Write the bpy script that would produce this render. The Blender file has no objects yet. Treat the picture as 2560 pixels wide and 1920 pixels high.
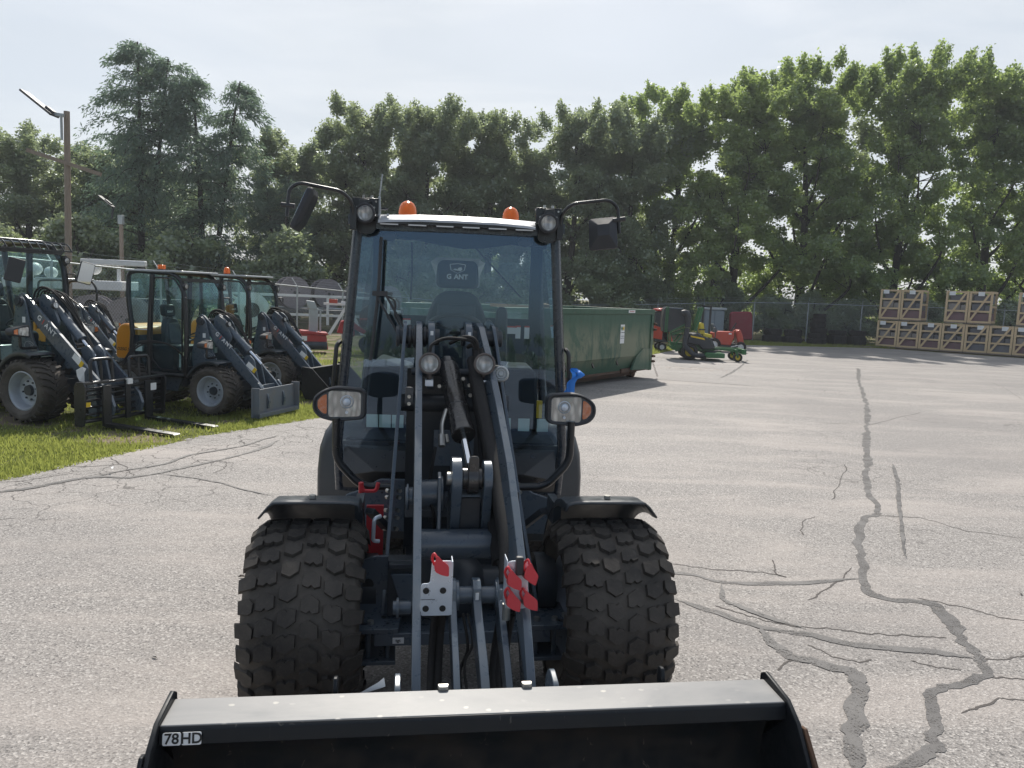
import bpy, bmesh, math, random
import numpy as np
from mathutils import Matrix, Vector, Quaternion
R = math.radians
sc = bpy.context.scene
COL = sc.collection

# ---------------------------------------------------------------- camera
CAM_Z, PITCH, ROLL = 1.947, 6.6, 2.25
cd = bpy.data.cameras.new('camera'); cam = bpy.data.objects.new('camera', cd); COL.objects.link(cam)
cd.sensor_width = 36.0; cd.lens = 36.0 * 1923.0 / 2560.0
cd.clip_start = 0.05; cd.clip_end = 2000
cam.location = (0, 0, CAM_Z)
cam.rotation_euler = (Matrix.Rotation(R(90 - PITCH), 4, 'X') @ Matrix.Rotation(R(ROLL), 4, 'Z')).to_euler()
sc.camera = cam

# ---------------------------------------------------------------- world and sun
SUN_EL, SUN_AZ = 47.0, -4.0          # azimuth measured from +Y towards +X
w = bpy.data.worlds.new("World"); sc.world = w; w.use_nodes = True
nt = w.node_tree; nt.nodes.clear()
out = nt.nodes.new('ShaderNodeOutputWorld'); bg = nt.nodes.new('ShaderNodeBackground')
sky = nt.nodes.new('ShaderNodeTexSky'); sky.sky_type = 'NISHITA'; sky.sun_disc = False
sky.sun_elevation = R(SUN_EL); sky.sun_rotation = R(SUN_AZ)
sky.air_density = 1.0; sky.dust_density = 2.5; sky.ozone_density = 1.0; sky.altitude = 50
tc = nt.nodes.new('ShaderNodeTexCoord')
mp = nt.nodes.new('ShaderNodeMapping'); mp.inputs['Scale'].default_value = (1.0, 1.0, 2.6)
ns = nt.nodes.new('ShaderNodeTexNoise'); ns.inputs['Scale'].default_value = 1.6; ns.inputs['Detail'].default_value = 4; ns.inputs['Roughness'].default_value = 0.45
mr = nt.nodes.new('ShaderNodeMapRange'); mr.inputs['From Min'].default_value = 0.3; mr.inputs['From Max'].default_value = 0.7
mr.inputs['To Min'].default_value = 0.72; mr.inputs['To Max'].default_value = 1.0
veil = nt.nodes.new('ShaderNodeMix'); veil.data_type = 'RGBA'
veil.inputs['B'].default_value = (5.55, 5.95, 6.35, 1)       # thin bright overcast veil
nt.links.new(tc.outputs['Generated'], mp.inputs['Vector']); nt.links.new(mp.outputs[0], ns.inputs['Vector'])
nt.links.new(ns.outputs['Fac'], mr.inputs['Value'])
# the haze veil is thick on the sun's side and thins out towards the opposite, bluer side
dotn = nt.nodes.new('ShaderNodeVectorMath'); dotn.operation = 'DOT_PRODUCT'; dotn.inputs[1].default_value = (math.sin(R(SUN_AZ)) * .97, math.cos(R(SUN_AZ)) * .97, .25)
nt.links.new(tc.outputs['Generated'], dotn.inputs[0])
m2_ = nt.nodes.new('ShaderNodeMapRange'); m2_.interpolation_type = 'SMOOTHSTEP'; m2_.inputs['From Min'].default_value = -1.0; m2_.inputs['From Max'].default_value = 0.7; m2_.inputs['To Min'].default_value = 0.12; m2_.inputs['To Max'].default_value = 0.92
nt.links.new(dotn.outputs['Value'], m2_.inputs['Value'])
mm_ = nt.nodes.new('ShaderNodeMath'); mm_.operation = 'MULTIPLY'; nt.links.new(mr.outputs[0], mm_.inputs[0]); nt.links.new(m2_.outputs[0], mm_.inputs[1]); nt.links.new(mm_.outputs[0], veil.inputs['Factor'])
mp2 = nt.nodes.new('ShaderNodeMapping'); mp2.inputs['Scale'].default_value = (1.2, 2.2, 7.0); mp2.inputs['Rotation'].default_value = (0.25, 0.1, 0.4); nt.links.new(tc.outputs['Generated'], mp2.inputs['Vector'])
ns2 = nt.nodes.new('ShaderNodeTexNoise'); ns2.inputs['Scale'].default_value = 1.8; ns2.inputs['Detail'].default_value = 6; ns2.inputs['Roughness'].default_value = 0.55; ns2.inputs['Distortion'].default_value = 0.6; nt.links.new(mp2.outputs[0], ns2.inputs['Vector'])
r2 = nt.nodes.new('ShaderNodeMapRange'); r2.inputs['From Min'].default_value = 0.38; r2.inputs['From Max'].default_value = 0.64; nt.links.new(ns2.outputs['Fac'], r2.inputs['Value'])
cl = nt.nodes.new('ShaderNodeMix'); cl.data_type = 'RGBA'; cl.inputs['A'].default_value = (5.05, 5.48, 5.95, 1); cl.inputs['B'].default_value = (5.95, 6.25, 6.55, 1)
nt.links.new(r2.outputs[0], cl.inputs['Factor']); nt.links.new(cl.outputs['Result'], veil.inputs['B'])
nt.links.new(sky.outputs[0], veil.inputs['A']); nt.links.new(veil.outputs['Result'], bg.inputs['Color'])
bg.inputs['Strength'].default_value = 0.11
nt.links.new(bg.outputs[0], out.inputs['Surface'])
sd = bpy.data.lights.new('sun', 'SUN'); sun = bpy.data.objects.new('sun', sd); COL.objects.link(sun)
sd.energy = 4.1; sd.angle = R(0.9); sd.color = (1.0, 0.95, 0.87)
_s = Vector((math.sin(R(SUN_AZ)) * math.cos(R(SUN_EL)), math.cos(R(SUN_AZ)) * math.cos(R(SUN_EL)), math.sin(R(SUN_EL))))
sun.rotation_euler = _s.to_track_quat('Z', 'Y').to_euler()
sc.view_settings.view_transform = 'Standard'; sc.view_settings.look = 'None'
sc.view_settings.exposure = 0.32; sc.view_settings.gamma = 1.0; sc.view_settings.use_curve_mapping = False
sc.cycles.max_bounces = 8; sc.cycles.transparent_max_bounces = 24; sc.cycles.transmission_bounces = 6

# ---------------------------------------------------------------- materials
MATS = {}
def newmat(name):
    m = bpy.data.materials.new(name); m.use_nodes = True; MATS[name] = m
    b = m.node_tree.nodes['Principled BSDF']
    return m, m.node_tree, b
def mixrgb(t, fac, a, b):
    n = t.nodes.new('ShaderNodeMix'); n.data_type = 'RGBA'
    for s, v in (('Factor', fac), ('A', a), ('B', b)):
        if isinstance(v, bpy.types.NodeSocket): t.links.new(v, n.inputs[s])
        elif isinstance(v, (tuple, list)): n.inputs[s].default_value = (*v[:3], 1)
        else: n.inputs[s].default_value = v
    return n.outputs['Result']
def noise(t, scale, detail=4, rough=0.55, vec=None, dist=0.0):
    n = t.nodes.new('ShaderNodeTexNoise'); n.inputs['Scale'].default_value = scale
    n.inputs['Detail'].default_value = detail; n.inputs['Roughness'].default_value = rough; n.inputs['Distortion'].default_value = dist
    if vec is not None: t.links.new(vec, n.inputs['Vector'])
    return n.outputs['Fac']
def rng(t, v, a, b, c=0.0, d=1.0):
    n = t.nodes.new('ShaderNodeMapRange'); t.links.new(v, n.inputs['Value'])
    for s, x in zip(('From Min', 'From Max', 'To Min', 'To Max'), (a, b, c, d)): n.inputs[s].default_value = x
    return n.outputs['Result']
def objco(t, scale=None):
    c = t.nodes.new('ShaderNodeTexCoord').outputs['Object']
    if scale:
        m = t.nodes.new('ShaderNodeMapping'); m.inputs['Scale'].default_value = scale; t.links.new(c, m.inputs['Vector']); return m.outputs[0]
    return c
def mathn(t, op, a, b):
    n = t.nodes.new('ShaderNodeMath'); n.operation = op
    for i, v in enumerate((a, b)):
        if isinstance(v, bpy.types.NodeSocket): t.links.new(v, n.inputs[i])
        else: n.inputs[i].default_value = v
    return n.outputs[0]
def bump(t, b, h, strength=0.3, dist=0.01):
    n = t.nodes.new('ShaderNodeBump'); n.inputs['Strength'].default_value = strength; n.inputs['Distance'].default_value = dist
    t.links.new(h, n.inputs['Height']); t.links.new(n.outputs[0], b.inputs['Normal'])
def paint(name, col, rough=0.4, metal=0.0, dirt=0.25, dcol=(0.16, 0.14, 0.12), scale=5.0, coat=0.0, bmp=0.04, spec=0.5, scratch=0.0, scol=(0.4, 0.4, 0.4)):
    m, t, b = newmat(name); co = objco(t)
    n1 = noise(t, scale, 6, 0.62, co); f = rng(t, n1, 0.42, 0.72, 0.0, dirt)
    c = mixrgb(t, f, col, dcol)
    if scratch:
        n3 = noise(t, 22, 3, 0.7, objco(t, (1, 1, 0.35)), 1.2)
        c = mixrgb(t, rng(t, n3, 0.66, 0.70, 0.0, scratch), c, scol)
    t.links.new(c, b.inputs['Base Color'])
    n2 = noise(t, scale * 4, 3, 0.6, co)
    t.links.new(rng(t, n2, 0.3, 0.7, max(rough - 0.08, 0.02), min(rough + 0.12, 1)), b.inputs['Roughness'])
    b.inputs['Metallic'].default_value = metal; b.inputs['Coat Weight'].default_value = coat; b.inputs['Coat Roughness'].default_value = 0.15
    b.inputs['Specular IOR Level'].default_value = spec
    if bmp: bump(t, b, noise(t, 90, 2, 0.5, co), bmp, 0.002)
    return m
GREY = paint('grey_paint', (0.073, 0.098, 0.126), 0.30, dirt=0.16, coat=0.5)
GREYD = paint('dark_grey_paint', (0.028, 0.036, 0.046), 0.38, dirt=0.22)
BLACKP = paint('black_paint', (0.011, 0.012, 0.014), 0.33, dirt=0.12, dcol=(0.08, 0.075, 0.07), coat=0.2)
BUCKET = paint('bucket_black_paint', (0.009, 0.011, 0.014), 0.42, dirt=0.10, dcol=(0.05, 0.045, 0.04), coat=0.0, spec=0.3, scratch=0.25, scol=(0.25, 0.22, 0.19))
BUCKIN = paint('bucket_inner_paint', (0.010, 0.012, 0.014), 0.42, dirt=0.6, dcol=(0.065, 0.048, 0.036), scratch=0.5, scol=(0.16, 0.13, 0.10))
PLAST = paint('black_plastic', (0.032, 0.033, 0.037), 0.5, dirt=0.25, dcol=(0.09, 0.088, 0.085))
PLASTD = paint('dusty_plastic', (0.10, 0.085, 0.078), 0.7, dirt=0.5, dcol=(0.20, 0.16, 0.14))
FENDER = paint('fender_plastic', (0.035, 0.042, 0.050), 0.36, dirt=0.3, dcol=(0.10, 0.10, 0.10), coat=0.1)
CABGLS = paint('cab_post_paint', (0.022, 0.030, 0.042), 0.25, dirt=0.1, coat=0.5)
ROOFM = paint('roof_panel', (0.42, 0.44, 0.46), 0.32, dirt=0.2, coat=0.4)
STEEL = paint('zinc_steel', (0.68, 0.73, 0.80), 0.34, metal=0.45, dirt=0.2, dcol=(0.30, 0.30, 0.32))
BOLT = paint('bolt_steel', (0.50, 0.50, 0.47), 0.35, metal=0.85, dirt=0.5, dcol=(0.16, 0.10, 0.06))
CHROME = paint('chrome_rod', (0.72, 0.75, 0.80), 0.12, metal=1.0, dirt=0.05, bmp=0)
CYLM = paint('cylinder_black', (0.018, 0.018, 0.020), 0.22, dirt=0.5, dcol=(0.11, 0.095, 0.08), scale=4, coat=0.4)
RIMW = paint('silver_rim', (0.42, 0.45, 0.49), 0.35, metal=0.2, dirt=0.3)
RED = paint('red_cap', (0.62, 0.035, 0.045), 0.42, dirt=0.2, dcol=(0.45, 0.06, 0.06))
REDP = paint('red_paint', (0.42, 0.028, 0.035), 0.35, dirt=0.2, coat=0.3)
REDO = paint('orange_red_paint', (0.45, 0.045, 0.020), 0.38, dirt=0.15, coat=0.3)
ORNG = paint('yellow_orange_paint', (0.78, 0.30, 0.012), 0.35, dirt=0.12, dcol=(0.4, 0.2, 0.05), coat=0.3)
JDG = paint('mower_green', (0.013, 0.115, 0.030), 0.35, dirt=0.15, coat=0.3)
YEL = paint('yellow_paint', (0.72, 0.56, 0.05), 0.45, dirt=0.15)
WHITE = paint('white_paint', (0.72, 0.73, 0.73), 0.45, dirt=0.25, dcol=(0.45, 0.43, 0.40))
LBL = paint('white_label', (0.80, 0.80, 0.79), 0.55, dirt=0.1, bmp=0, dcol=(0.6, 0.6, 0.58))
LBLK = paint('black_print', (0.012, 0.012, 0.012), 0.5, dirt=0, bmp=0)
LRED = paint('red_print', (0.55, 0.05, 0.03), 0.5, dirt=0, bmp=0)
LYEL = paint('yellow_print', (0.75, 0.50, 0.02), 0.5, dirt=0, bmp=0)
LGRN = paint('green_print', (0.02, 0.16, 0.06), 0.5, dirt=0, bmp=0)
LGRY = paint('grey_print', (0.35, 0.37, 0.38), 0.6, dirt=0, bmp=0)
FABR = paint('seat_vinyl', (0.018, 0.022, 0.028), 0.5, dirt=0.2, dcol=(0.05, 0.055, 0.06))
TURN = paint('turn_signal_lens', (0.72, 0.20, 0.05), 0.15, metal=0.2, dirt=0.6, dcol=(0.75, 0.50, 0.38), scale=30)
BLUE = paint('blue_strap', (0.02, 0.22, 0.72), 0.5, dirt=0.1)
ALU = paint('galvanised_steel', (0.42, 0.45, 0.46), 0.5, metal=0.4, dirt=0.4, dcol=(0.3, 0.3, 0.3))
INNER = paint('cab_interior', (0.020, 0.028, 0.036), 0.85, dirt=0.08, spec=0.12)
MINT = paint('cab_label_and_reflection', (0.55, 0.70, 0.66), 0.5, dirt=0.1)  # pale mint for window labels and for painted windshield reflections

def glassmat(name, tint, refl, rough=0.0, dust=0.03):
    m = bpy.data.materials.new(name); m.use_nodes = True; t = m.node_tree; t.nodes.clear()
    o = t.nodes.new('ShaderNodeOutputMaterial'); tr = t.nodes.new('ShaderNodeBsdfTransparent'); gl = t.nodes.new('ShaderNodeBsdfGlossy')
    tr.inputs['Color'].default_value = (*tint, 1); gl.inputs['Roughness'].default_value = rough; gl.inputs['Color'].default_value = (0.55, 0.74, 1.0, 1)
    # two-sided Schlick term: the pane reflects alike from inside and outside
    ge = t.nodes.new('ShaderNodeNewGeometry'); dp = t.nodes.new('ShaderNodeVectorMath'); dp.operation = 'DOT_PRODUCT'; t.links.new(ge.outputs['Normal'], dp.inputs[0]); t.links.new(ge.outputs['Incoming'], dp.inputs[1])
    f0 = ((refl - 1) / (refl + 1)) ** 2
    pw = mathn(t, 'POWER', mathn(t, 'SUBTRACT', 1.0, mathn(t, 'MINIMUM', mathn(t, 'ABSOLUTE', dp.outputs['Value'], 0.0), 1.0)), 5.0)
    fr_ = mathn(t, 'ADD', mathn(t, 'MULTIPLY', pw, 1 - f0), f0)
    mx = t.nodes.new('ShaderNodeMixShader'); t.links.new(fr_, mx.inputs[0]); t.links.new(tr.outputs[0], mx.inputs[1]); t.links.new(gl.outputs[0], mx.inputs[2])
    df = t.nodes.new('ShaderNodeBsdfDiffuse'); df.inputs['Color'].default_value = (0.5, 0.52, 0.5, 1)
    m2 = t.nodes.new('ShaderNodeMixShader'); n = noise(t, 2.5, 5, 0.6, objco(t)); t.links.new(rng(t, n, 0.3, 0.8, dust * 0.3, dust), m2.inputs[0])
    t.links.new(mx.outputs[0], m2.inputs[1]); t.links.new(df.outputs[0], m2.inputs[2]); t.links.new(m2.outputs[0], o.inputs[0])
    MATS[name] = m; return m
GLASS = glassmat('windshield_glass', (0.76, 0.84, 0.87), 2.05, 0.0, 0.012)
GLASS2 = glassmat('side_glass', (0.86, 0.95, 0.93), 1.55, 0.0, 0.02)
LENS = glassmat('clear_lens', (0.93, 0.93, 0.92), 1.45, dust=0.12)
FILMW = glassmat('crinkled_plastic_film', (0.75, 0.80, 0.78), 1.5, 0.2, 1.6)
FILM = glassmat('stretch_film', (0.80, 0.82, 0.82), 1.5, 0.15, 0.25)
def amber():
    m, t, b = newmat('amber_lens'); b.inputs['Base Color'].default_value = (1.0, 0.20, 0.015, 1); b.inputs['Roughness'].default_value = 0.18
    b.inputs['Transmission Weight'].default_value = 0.35; b.inputs['Subsurface Weight'].default_value = 0.3; b.inputs['Subsurface Radius'].default_value = (0.05, 0.02, 0.01)
    wv = t.nodes.new('ShaderNodeTexWave'); wv.wave_type = 'BANDS'; wv.bands_direction = 'Z'; wv.inputs['Scale'].default_value = 40
    t.links.new(objco(t), wv.inputs['Vector']); bump(t, b, wv.outputs['Fac'], 0.4, 0.003); return m
AMBER = amber()
def reflector():
    m, t, b = newmat('lamp_reflector'); b.inputs['Metallic'].default_value = 0.45; b.inputs['Roughness'].default_value = 0.14
    v = t.nodes.new('ShaderNodeTexVoronoi'); v.inputs['Scale'].default_value = 38; t.links.new(objco(t, (1, 1, 0.35)), v.inputs['Vector'])
    t.links.new(mixrgb(t, rng(t, v.outputs['Distance'], 0.1, 0.6), (0.9, 0.89, 0.86), (0.45, 0.44, 0.42)), b.inputs['Base Color'])
    bump(t, b, v.outputs['Distance'], 0.7, 0.01); return m
REFL = reflector()
def mirror():
    m, t, b = newmat('mirror_glass'); b.inputs['Metallic'].default_value = 1; b.inputs['Roughness'].default_value = 0.02; b.inputs['Base Color'].default_value = (0.85, 0.87, 0.9, 1); return m
MIRR = mirror()
def rubber(name, base, dust, amt, emb=0.5):
    m, t, b = newmat(name); co = objco(t)
    n1 = noise(t, 3.0, 6, 0.7, co); n2 = noise(t, 60, 4, 0.7, co)
    c = mixrgb(t, rng(t, n1, 0.35, 0.75, 0.05, amt), base, dust)
    c = mixrgb(t, rng(t, n2, 0.55, 0.75, 0, 0.35), c, dust)
    t.links.new(c, b.inputs['Base Color']); b.inputs['Roughness'].default_value = 0.78; b.inputs['Specular IOR Level'].default_value = 0.35
    bump(t, b, n2, emb, 0.004); return m
TYRE = rubber('tyre_rubber', (0.045, 0.039, 0.034), (0.17, 0.145, 0.118), 0.85)
TREAD = rubber('tread_block_rubber', (0.030, 0.027, 0.025), (0.15, 0.128, 0.105), 0.65)
TYREO = rubber('old_tyre_rubber', (0.022, 0.020, 0.020), (0.06, 0.05, 0.045), 0.5)
HOSE = rubber('hose_rubber', (0.012, 0.012, 0.013), (0.06, 0.055, 0.05), 0.3, 0.2)

def asphalt(name='asphalt', seal=False):
    m, t, b = newmat(name); g = t.nodes.new('ShaderNodeNewGeometry').outputs['Position']
    if seal:
        n = noise(t, 3, 5, 0.6, g); n2 = noise(t, 140, 2, 0.6, g)
        c = mixrgb(t, rng(t, n, 0.3, 0.7), (0.075, 0.070, 0.069), (0.140, 0.132, 0.128)); c = mixrgb(t, rng(t, n2, 0.55, 0.75, 0, 0.5), c, (0.2, 0.19, 0.185))
        t.links.new(c, b.inputs['Base Color']); b.inputs['Roughness'].default_value = 0.58
        al = mathn(t, 'ADD', mathn(t, 'MULTIPLY', noise(t, 85, 3, 0.7, g), 0.6), mathn(t, 'MULTIPLY', noise(t, 6, 4, 0.6, g), 0.5))
        t.links.new(rng(t, al, 0.44, 0.54, 0.15, 1.0), b.inputs['Alpha']); return m
    big = noise(t, 0.22, 4, 0.6, g, 0.4)
    mp = t.nodes.new('ShaderNodeMapping'); mp.inputs['Scale'].default_value = (0.28, 1.0, 1); mp.inputs['Rotation'].default_value = (0, 0, 0.35); t.links.new(g, mp.inputs['Vector'])
    stk = noise(t, 1.1, 6, 0.68, mp.outputs[0], 0.5)
    v = t.nodes.new('ShaderNodeTexVoronoi'); v.inputs['Scale'].default_value = 95; t.links.new(g, v.inputs['Vector'])
    grain = noise(t, 75, 5, 0.8, g)
    sep = t.nodes.new('ShaderNodeSeparateColor'); t.links.new(v.outputs['Color'], sep.inputs[0])
    c = mixrgb(t, rng(t, grain, 0.36, 0.64), (0.150, 0.138, 0.131), (0.345, 0.322, 0.304))
    c = mixrgb(t, rng(t, sep.outputs[0], 0.70, 0.95, 0, 0.6), c, (0.56, 0.53, 0.50))
    c = mixrgb(t, rng(t, sep.outputs[1], 0.80, 0.98, 0, 0.8), c, (0.070, 0.066, 0.066))
    c = mixrgb(t, rng(t, stk, 0.46, 0.68, 0, 0.6), c, (0.42, 0.375, 0.345))
    c = mixrgb(t, rng(t, big, 0.48, 0.66, 0, 0.5), c, (0.200, 0.186, 0.180))
    c = mixrgb(t, rng(t, noise(t, 0.9, 5, 0.7, g, 0.8), 0.66, 0.72, 0, 0.35), c, (0.12, 0.105, 0.10))
    c = mixrgb(t, rng(t, noise(t, 7, 4, 0.7, g), 0.70, 0.76, 0, 0.5), c, (0.13, 0.12, 0.115))
    # fine crazing
    vo = t.nodes.new('ShaderNodeTexVoronoi'); vo.feature = 'DISTANCE_TO_EDGE'; vo.inputs['Scale'].default_value = 2.3
    nd = t.nodes.new('ShaderNodeTexNoise'); nd.inputs['Scale'].default_value = 3; nd.inputs['Detail'].default_value = 5; t.links.new(g, nd.inputs['Vector'])
    ad = t.nodes.new('ShaderNodeVectorMath'); ad.operation = 'ADD'; sm = t.nodes.new('ShaderNodeVectorMath'); sm.operation = 'SCALE'; sm.inputs['Scale'].default_value = 0.45
    t.links.new(nd.outputs['Color'], sm.inputs[0]); t.links.new(g, ad.inputs[0]); t.links.new(sm.outputs[0], ad.inputs[1]); t.links.new(ad.outputs[0], vo.inputs['Vector'])
    line = rng(t, vo.outputs['Distance'], 0.008, 0.022, 1, 0)
    sx = t.nodes.new('ShaderNodeSeparateXYZ'); t.links.new(g, sx.inputs[0])
    # crazed zones: along the grass edge on the left, and patchily elsewhere
    edge = mathn(t, 'SUBTRACT', sx.outputs[0], mathn(t, 'MULTIPLY', mathn(t, 'SUBTRACT', sx.outputs[1], 7.2), 0.46))
    zone = mathn(t, 'MAXIMUM', rng(t, edge, -3.6, -2.6, 1, 0), rng(t, noise(t, 0.35, 2, 0.5, g), 0.57, 0.64, 0, 0.7))
    c = mixrgb(t, mathn(t, 'MULTIPLY', mathn(t, 'MULTIPLY', line, zone), 0.75), c, (0.045, 0.04, 0.038))
    t.links.new(c, b.inputs['Base Color']); b.inputs['Roughness'].default_value = 0.75; b.inputs['Specular IOR Level'].default_value = 0.35
    bump(t, b, mathn(t, 'ADD', mathn(t, 'MULTIPLY', grain, 0.6), v.outputs['Distance']), 0.55, 0.006)
    return m
ASPH = asphalt(); SEAL = asphalt('crack_sealant', True)
def crackm():
    m, t, b = newmat('crack_dark'); b.inputs['Base Color'].default_value = (0.085, 0.075, 0.070, 1); b.inputs['Roughness'].default_value = 0.9; return m
CRK = crackm()
def grassground():
    m, t, b = newmat('grass_soil'); g = t.nodes.new('ShaderNodeNewGeometry').outputs['Position']
    n1 = noise(t, 0.9, 5, 0.6, g); n2 = noise(t, 30, 4, 0.7, g)
    c = mixrgb(t, rng(t, n2, 0.35, 0.65), (0.075, 0.090, 0.030), (0.15, 0.155, 0.055))
    c = mixrgb(t, rng(t, n1, 0.46, 0.56, 0, 0.9), c, (0.24, 0.19, 0.145))
    t.links.new(c, b.inputs['Base Color']); b.inputs['Roughness'].default_value = 0.95; b.inputs['Specular IOR Level'].default_value = 0.1
    bump(t, b, n2, 0.8, 0.03); return m
GSOIL = grassground()
def leafm(name, dark, lite, trans=0.42, gloss=0.06):
    m = bpy.data.materials.new(name); m.use_nodes = True; t = m.node_tree; t.nodes.clear(); MATS[name] = m
    o = t.nodes.new('ShaderNodeOutputMaterial')
    at = t.nodes.new('ShaderNodeAttribute'); at.attribute_name = 'tint'; s = t.nodes.new('ShaderNodeSeparateColor'); t.links.new(at.outputs['Color'], s.inputs[0])
    oi = t.nodes.new('ShaderNodeObjectInfo')
    f_ = mathn(t, 'ADD', mathn(t, 'MULTIPLY', s.outputs[0], 0.75), mathn(t, 'MULTIPLY', oi.outputs['Random'], 0.35))
    c = mixrgb(t, f_, dark, lite)
    c = mixrgb(t, rng(t, oi.outputs['Random'], 0.5, 1.0, 0, 0.22), c, (lite[0] * 1.15, lite[1] * 0.92, lite[2]))
    c = mixrgb(t, rng(t, s.outputs[1], 0.93, 1.0, 0, 0.6), c, (0.16, 0.10, 0.03))
    tl = mixrgb(t, 0.6, c, tuple(min(1, x * 2.6) for x in lite))
    d = t.nodes.new('ShaderNodeBsdfDiffuse'); tr = t.nodes.new('ShaderNodeBsdfTranslucent'); gl = t.nodes.new('ShaderNodeBsdfGlossy'); gl.inputs['Roughness'].default_value = 0.42
    gl.inputs['Color'].default_value = (0.75, 0.8, 0.8, 1)
    t.links.new(c, d.inputs['Color']); t.links.new(tl, tr.inputs['Color'])
    a = t.nodes.new('ShaderNodeMixShader'); a.inputs[0].default_value = trans; t.links.new(d.outputs[0], a.inputs[1]); t.links.new(tr.outputs[0], a.inputs[2])
    e = t.nodes.new('ShaderNodeMixShader'); e.inputs[0].default_value = gloss; t.links.new(a.outputs[0], e.inputs[1]); t.links.new(gl.outputs[0], e.inputs[2])
    t.links.new(e.outputs[0], o.inputs[0]); return m
LEAF = leafm('maple_leaf', (0.105, 0.155, 0.058), (0.235, 0.300, 0.085), 0.52, 0.09)
LEAFO = leafm('oak_leaf', (0.110, 0.145, 0.080), (0.220, 0.262, 0.125), 0.5, 0.12)
NEED = leafm('pine_needles', (0.070, 0.110, 0.085), (0.130, 0.185, 0.115), 0.40, 0.06)
GRASSB = leafm('grass_blade', (0.10, 0.14, 0.034), (0.26, 0.285, 0.072), 0.42, 0.03)
BARK = paint('bark', (0.045, 0.036, 0.030), 0.9, dirt=0.5, dcol=(0.10, 0.085, 0.07), scale=3, bmp=0.5, spec=0.2)
def wood(name, a, b_, sc_=(8, 8, 1.2), rough=0.75):
    m, t, b = newmat(name); n = noise(t, 4, 6, 0.65, objco(t, sc_), 0.6); n2 = noise(t, 1.5, 3, 0.5, objco(t))
    c = mixrgb(t, rng(t, n, 0.3, 0.7), a, b_); c = mixrgb(t, rng(t, n2, 0.4, 0.7, 0, 0.4), c, tuple(x * 0.6 for x in b_))
    t.links.new(c, b.inputs['Base Color']); b.inputs['Roughness'].default_value = rough; bump(t, b, n, 0.3, 0.004); return m
POLEW = wood('weathered_pole_wood', (0.19, 0.135, 0.095), (0.34, 0.28, 0.23), (14, 14, 0.7))
PINEW = wood('crate_pine', (0.58, 0.41, 0.23), (0.74, 0.56, 0.35), (6, 6, 6))
REELW = wood('grey_reel_wood', (0.17, 0.145, 0.15), (0.30, 0.27, 0.28), (1.5, 10, 10))
CARD = wood('cardboard', (0.33, 0.21, 0.12), (0.42, 0.28, 0.17), (3, 3, 3))
CABLE = paint('wound_cable', (0.045, 0.032, 0.036), 0.5, dirt=0.3)
def dumpm():
    m, t, b = newmat('dumpster_green'); co = objco(t, (1.0, 1.0, 0.30))
    n = noise(t, 1.5, 7, 0.7, co, 1.3); n2 = noise(t, 7, 5, 0.75, objco(t, (1, 1, 0.22)), 0.8)
    sx = t.nodes.new('ShaderNodeSeparateXYZ'); t.links.new(objco(t), sx.inputs[0])
    band = mathn(t, 'MULTIPLY', rng(t, sx.outputs[2], 0.35, 0.6, 0, 1), rng(t, sx.outputs[2], 1.0, 1.45, 1, 0))
    c = mixrgb(t, rng(t, n2, 0.35, 0.7, 0, 0.6), (0.018, 0.075, 0.042), (0.045, 0.125, 0.080))
    c = mixrgb(t, mathn(t, 'MULTIPLY', rng(t, n, 0.40, 0.52), mathn(t, 'MULTIPLY', band, 0.85)), c, (0.19, 0.21, 0.135))
    c = mixrgb(t, rng(t, noise(t, 5, 6, 0.7, objco(t, (0.6, 0.6, 1.5)), 1.5), 0.64, 0.68, 0, 0.7), c, (0.15, 0.07, 0.035))
    t.links.new(c, b.inputs['Base Color']); b.inputs['Roughness'].default_value = 0.48; bump(t, b, n2, 0.15, 0.01); return m
DUMP = dumpm()
RUST = paint('rusty_steel', (0.075, 0.045, 0.03), 0.8, dirt=0.6, dcol=(0.16, 0.07, 0.03))
def buckettop():
    m, t, b = newmat('worn_bucket_top'); co = objco(t)
    n = noise(t, 1.6, 5, 0.6, objco(t, (1, 2.5, 1)), 0.6)
    c = mixrgb(t, rng(t, n, 0.35, 0.7), (0.15, 0.156, 0.162), (0.27, 0.262, 0.255))
    v = t.nodes.new('ShaderNodeTexVoronoi'); v.voronoi_dimensions = '2D'; v.inputs['Scale'].default_value = 15; v.inputs['Randomness'].default_value = 1.0; t.links.new(objco(t, (1, 1.3, 0.2)), v.inputs['Vector'])
    s = t.nodes.new('ShaderNodeSeparateColor'); t.links.new(v.outputs['Color'], s.inputs[0])
    rad = mathn(t, 'ADD', v.outputs['Distance'], mathn(t, 'MULTIPLY', noise(t, 45, 3, 0.6, co), 0.22))
    spot = mathn(t, 'MULTIPLY', rng(t, rad, 0.19, 0.28, 1, 0), rng(t, s.outputs[0], 0.60, 0.95))
    spot = mathn(t, 'MULTIPLY', spot, rng(t, noise(t, 3.0, 2, 0.5, co), 0.44, 0.60))
    c = mixrgb(t, mathn(t, 'MULTIPLY', spot, 0.8), c, (0.50, 0.47, 0.42))
    core = mathn(t, 'MULTIPLY', rng(t, rad, 0.05, 0.09, 1, 0), rng(t, s.outputs[0], 0.80, 0.84))
    c = mixrgb(t, mathn(t, 'MULTIPLY', core, 0.7), c, (0.16, 0.13, 0.11))
    t.links.new(c, b.inputs['Base Color']); t.links.new(rng(t, n, 0.3, 0.7, 0.36, 0.5), b.inputs['Roughness'])
    bump(t, b, noise(t, 25, 3, 0.6, co), 0.05, 0.003); return m
BTOP = buckettop()
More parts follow.
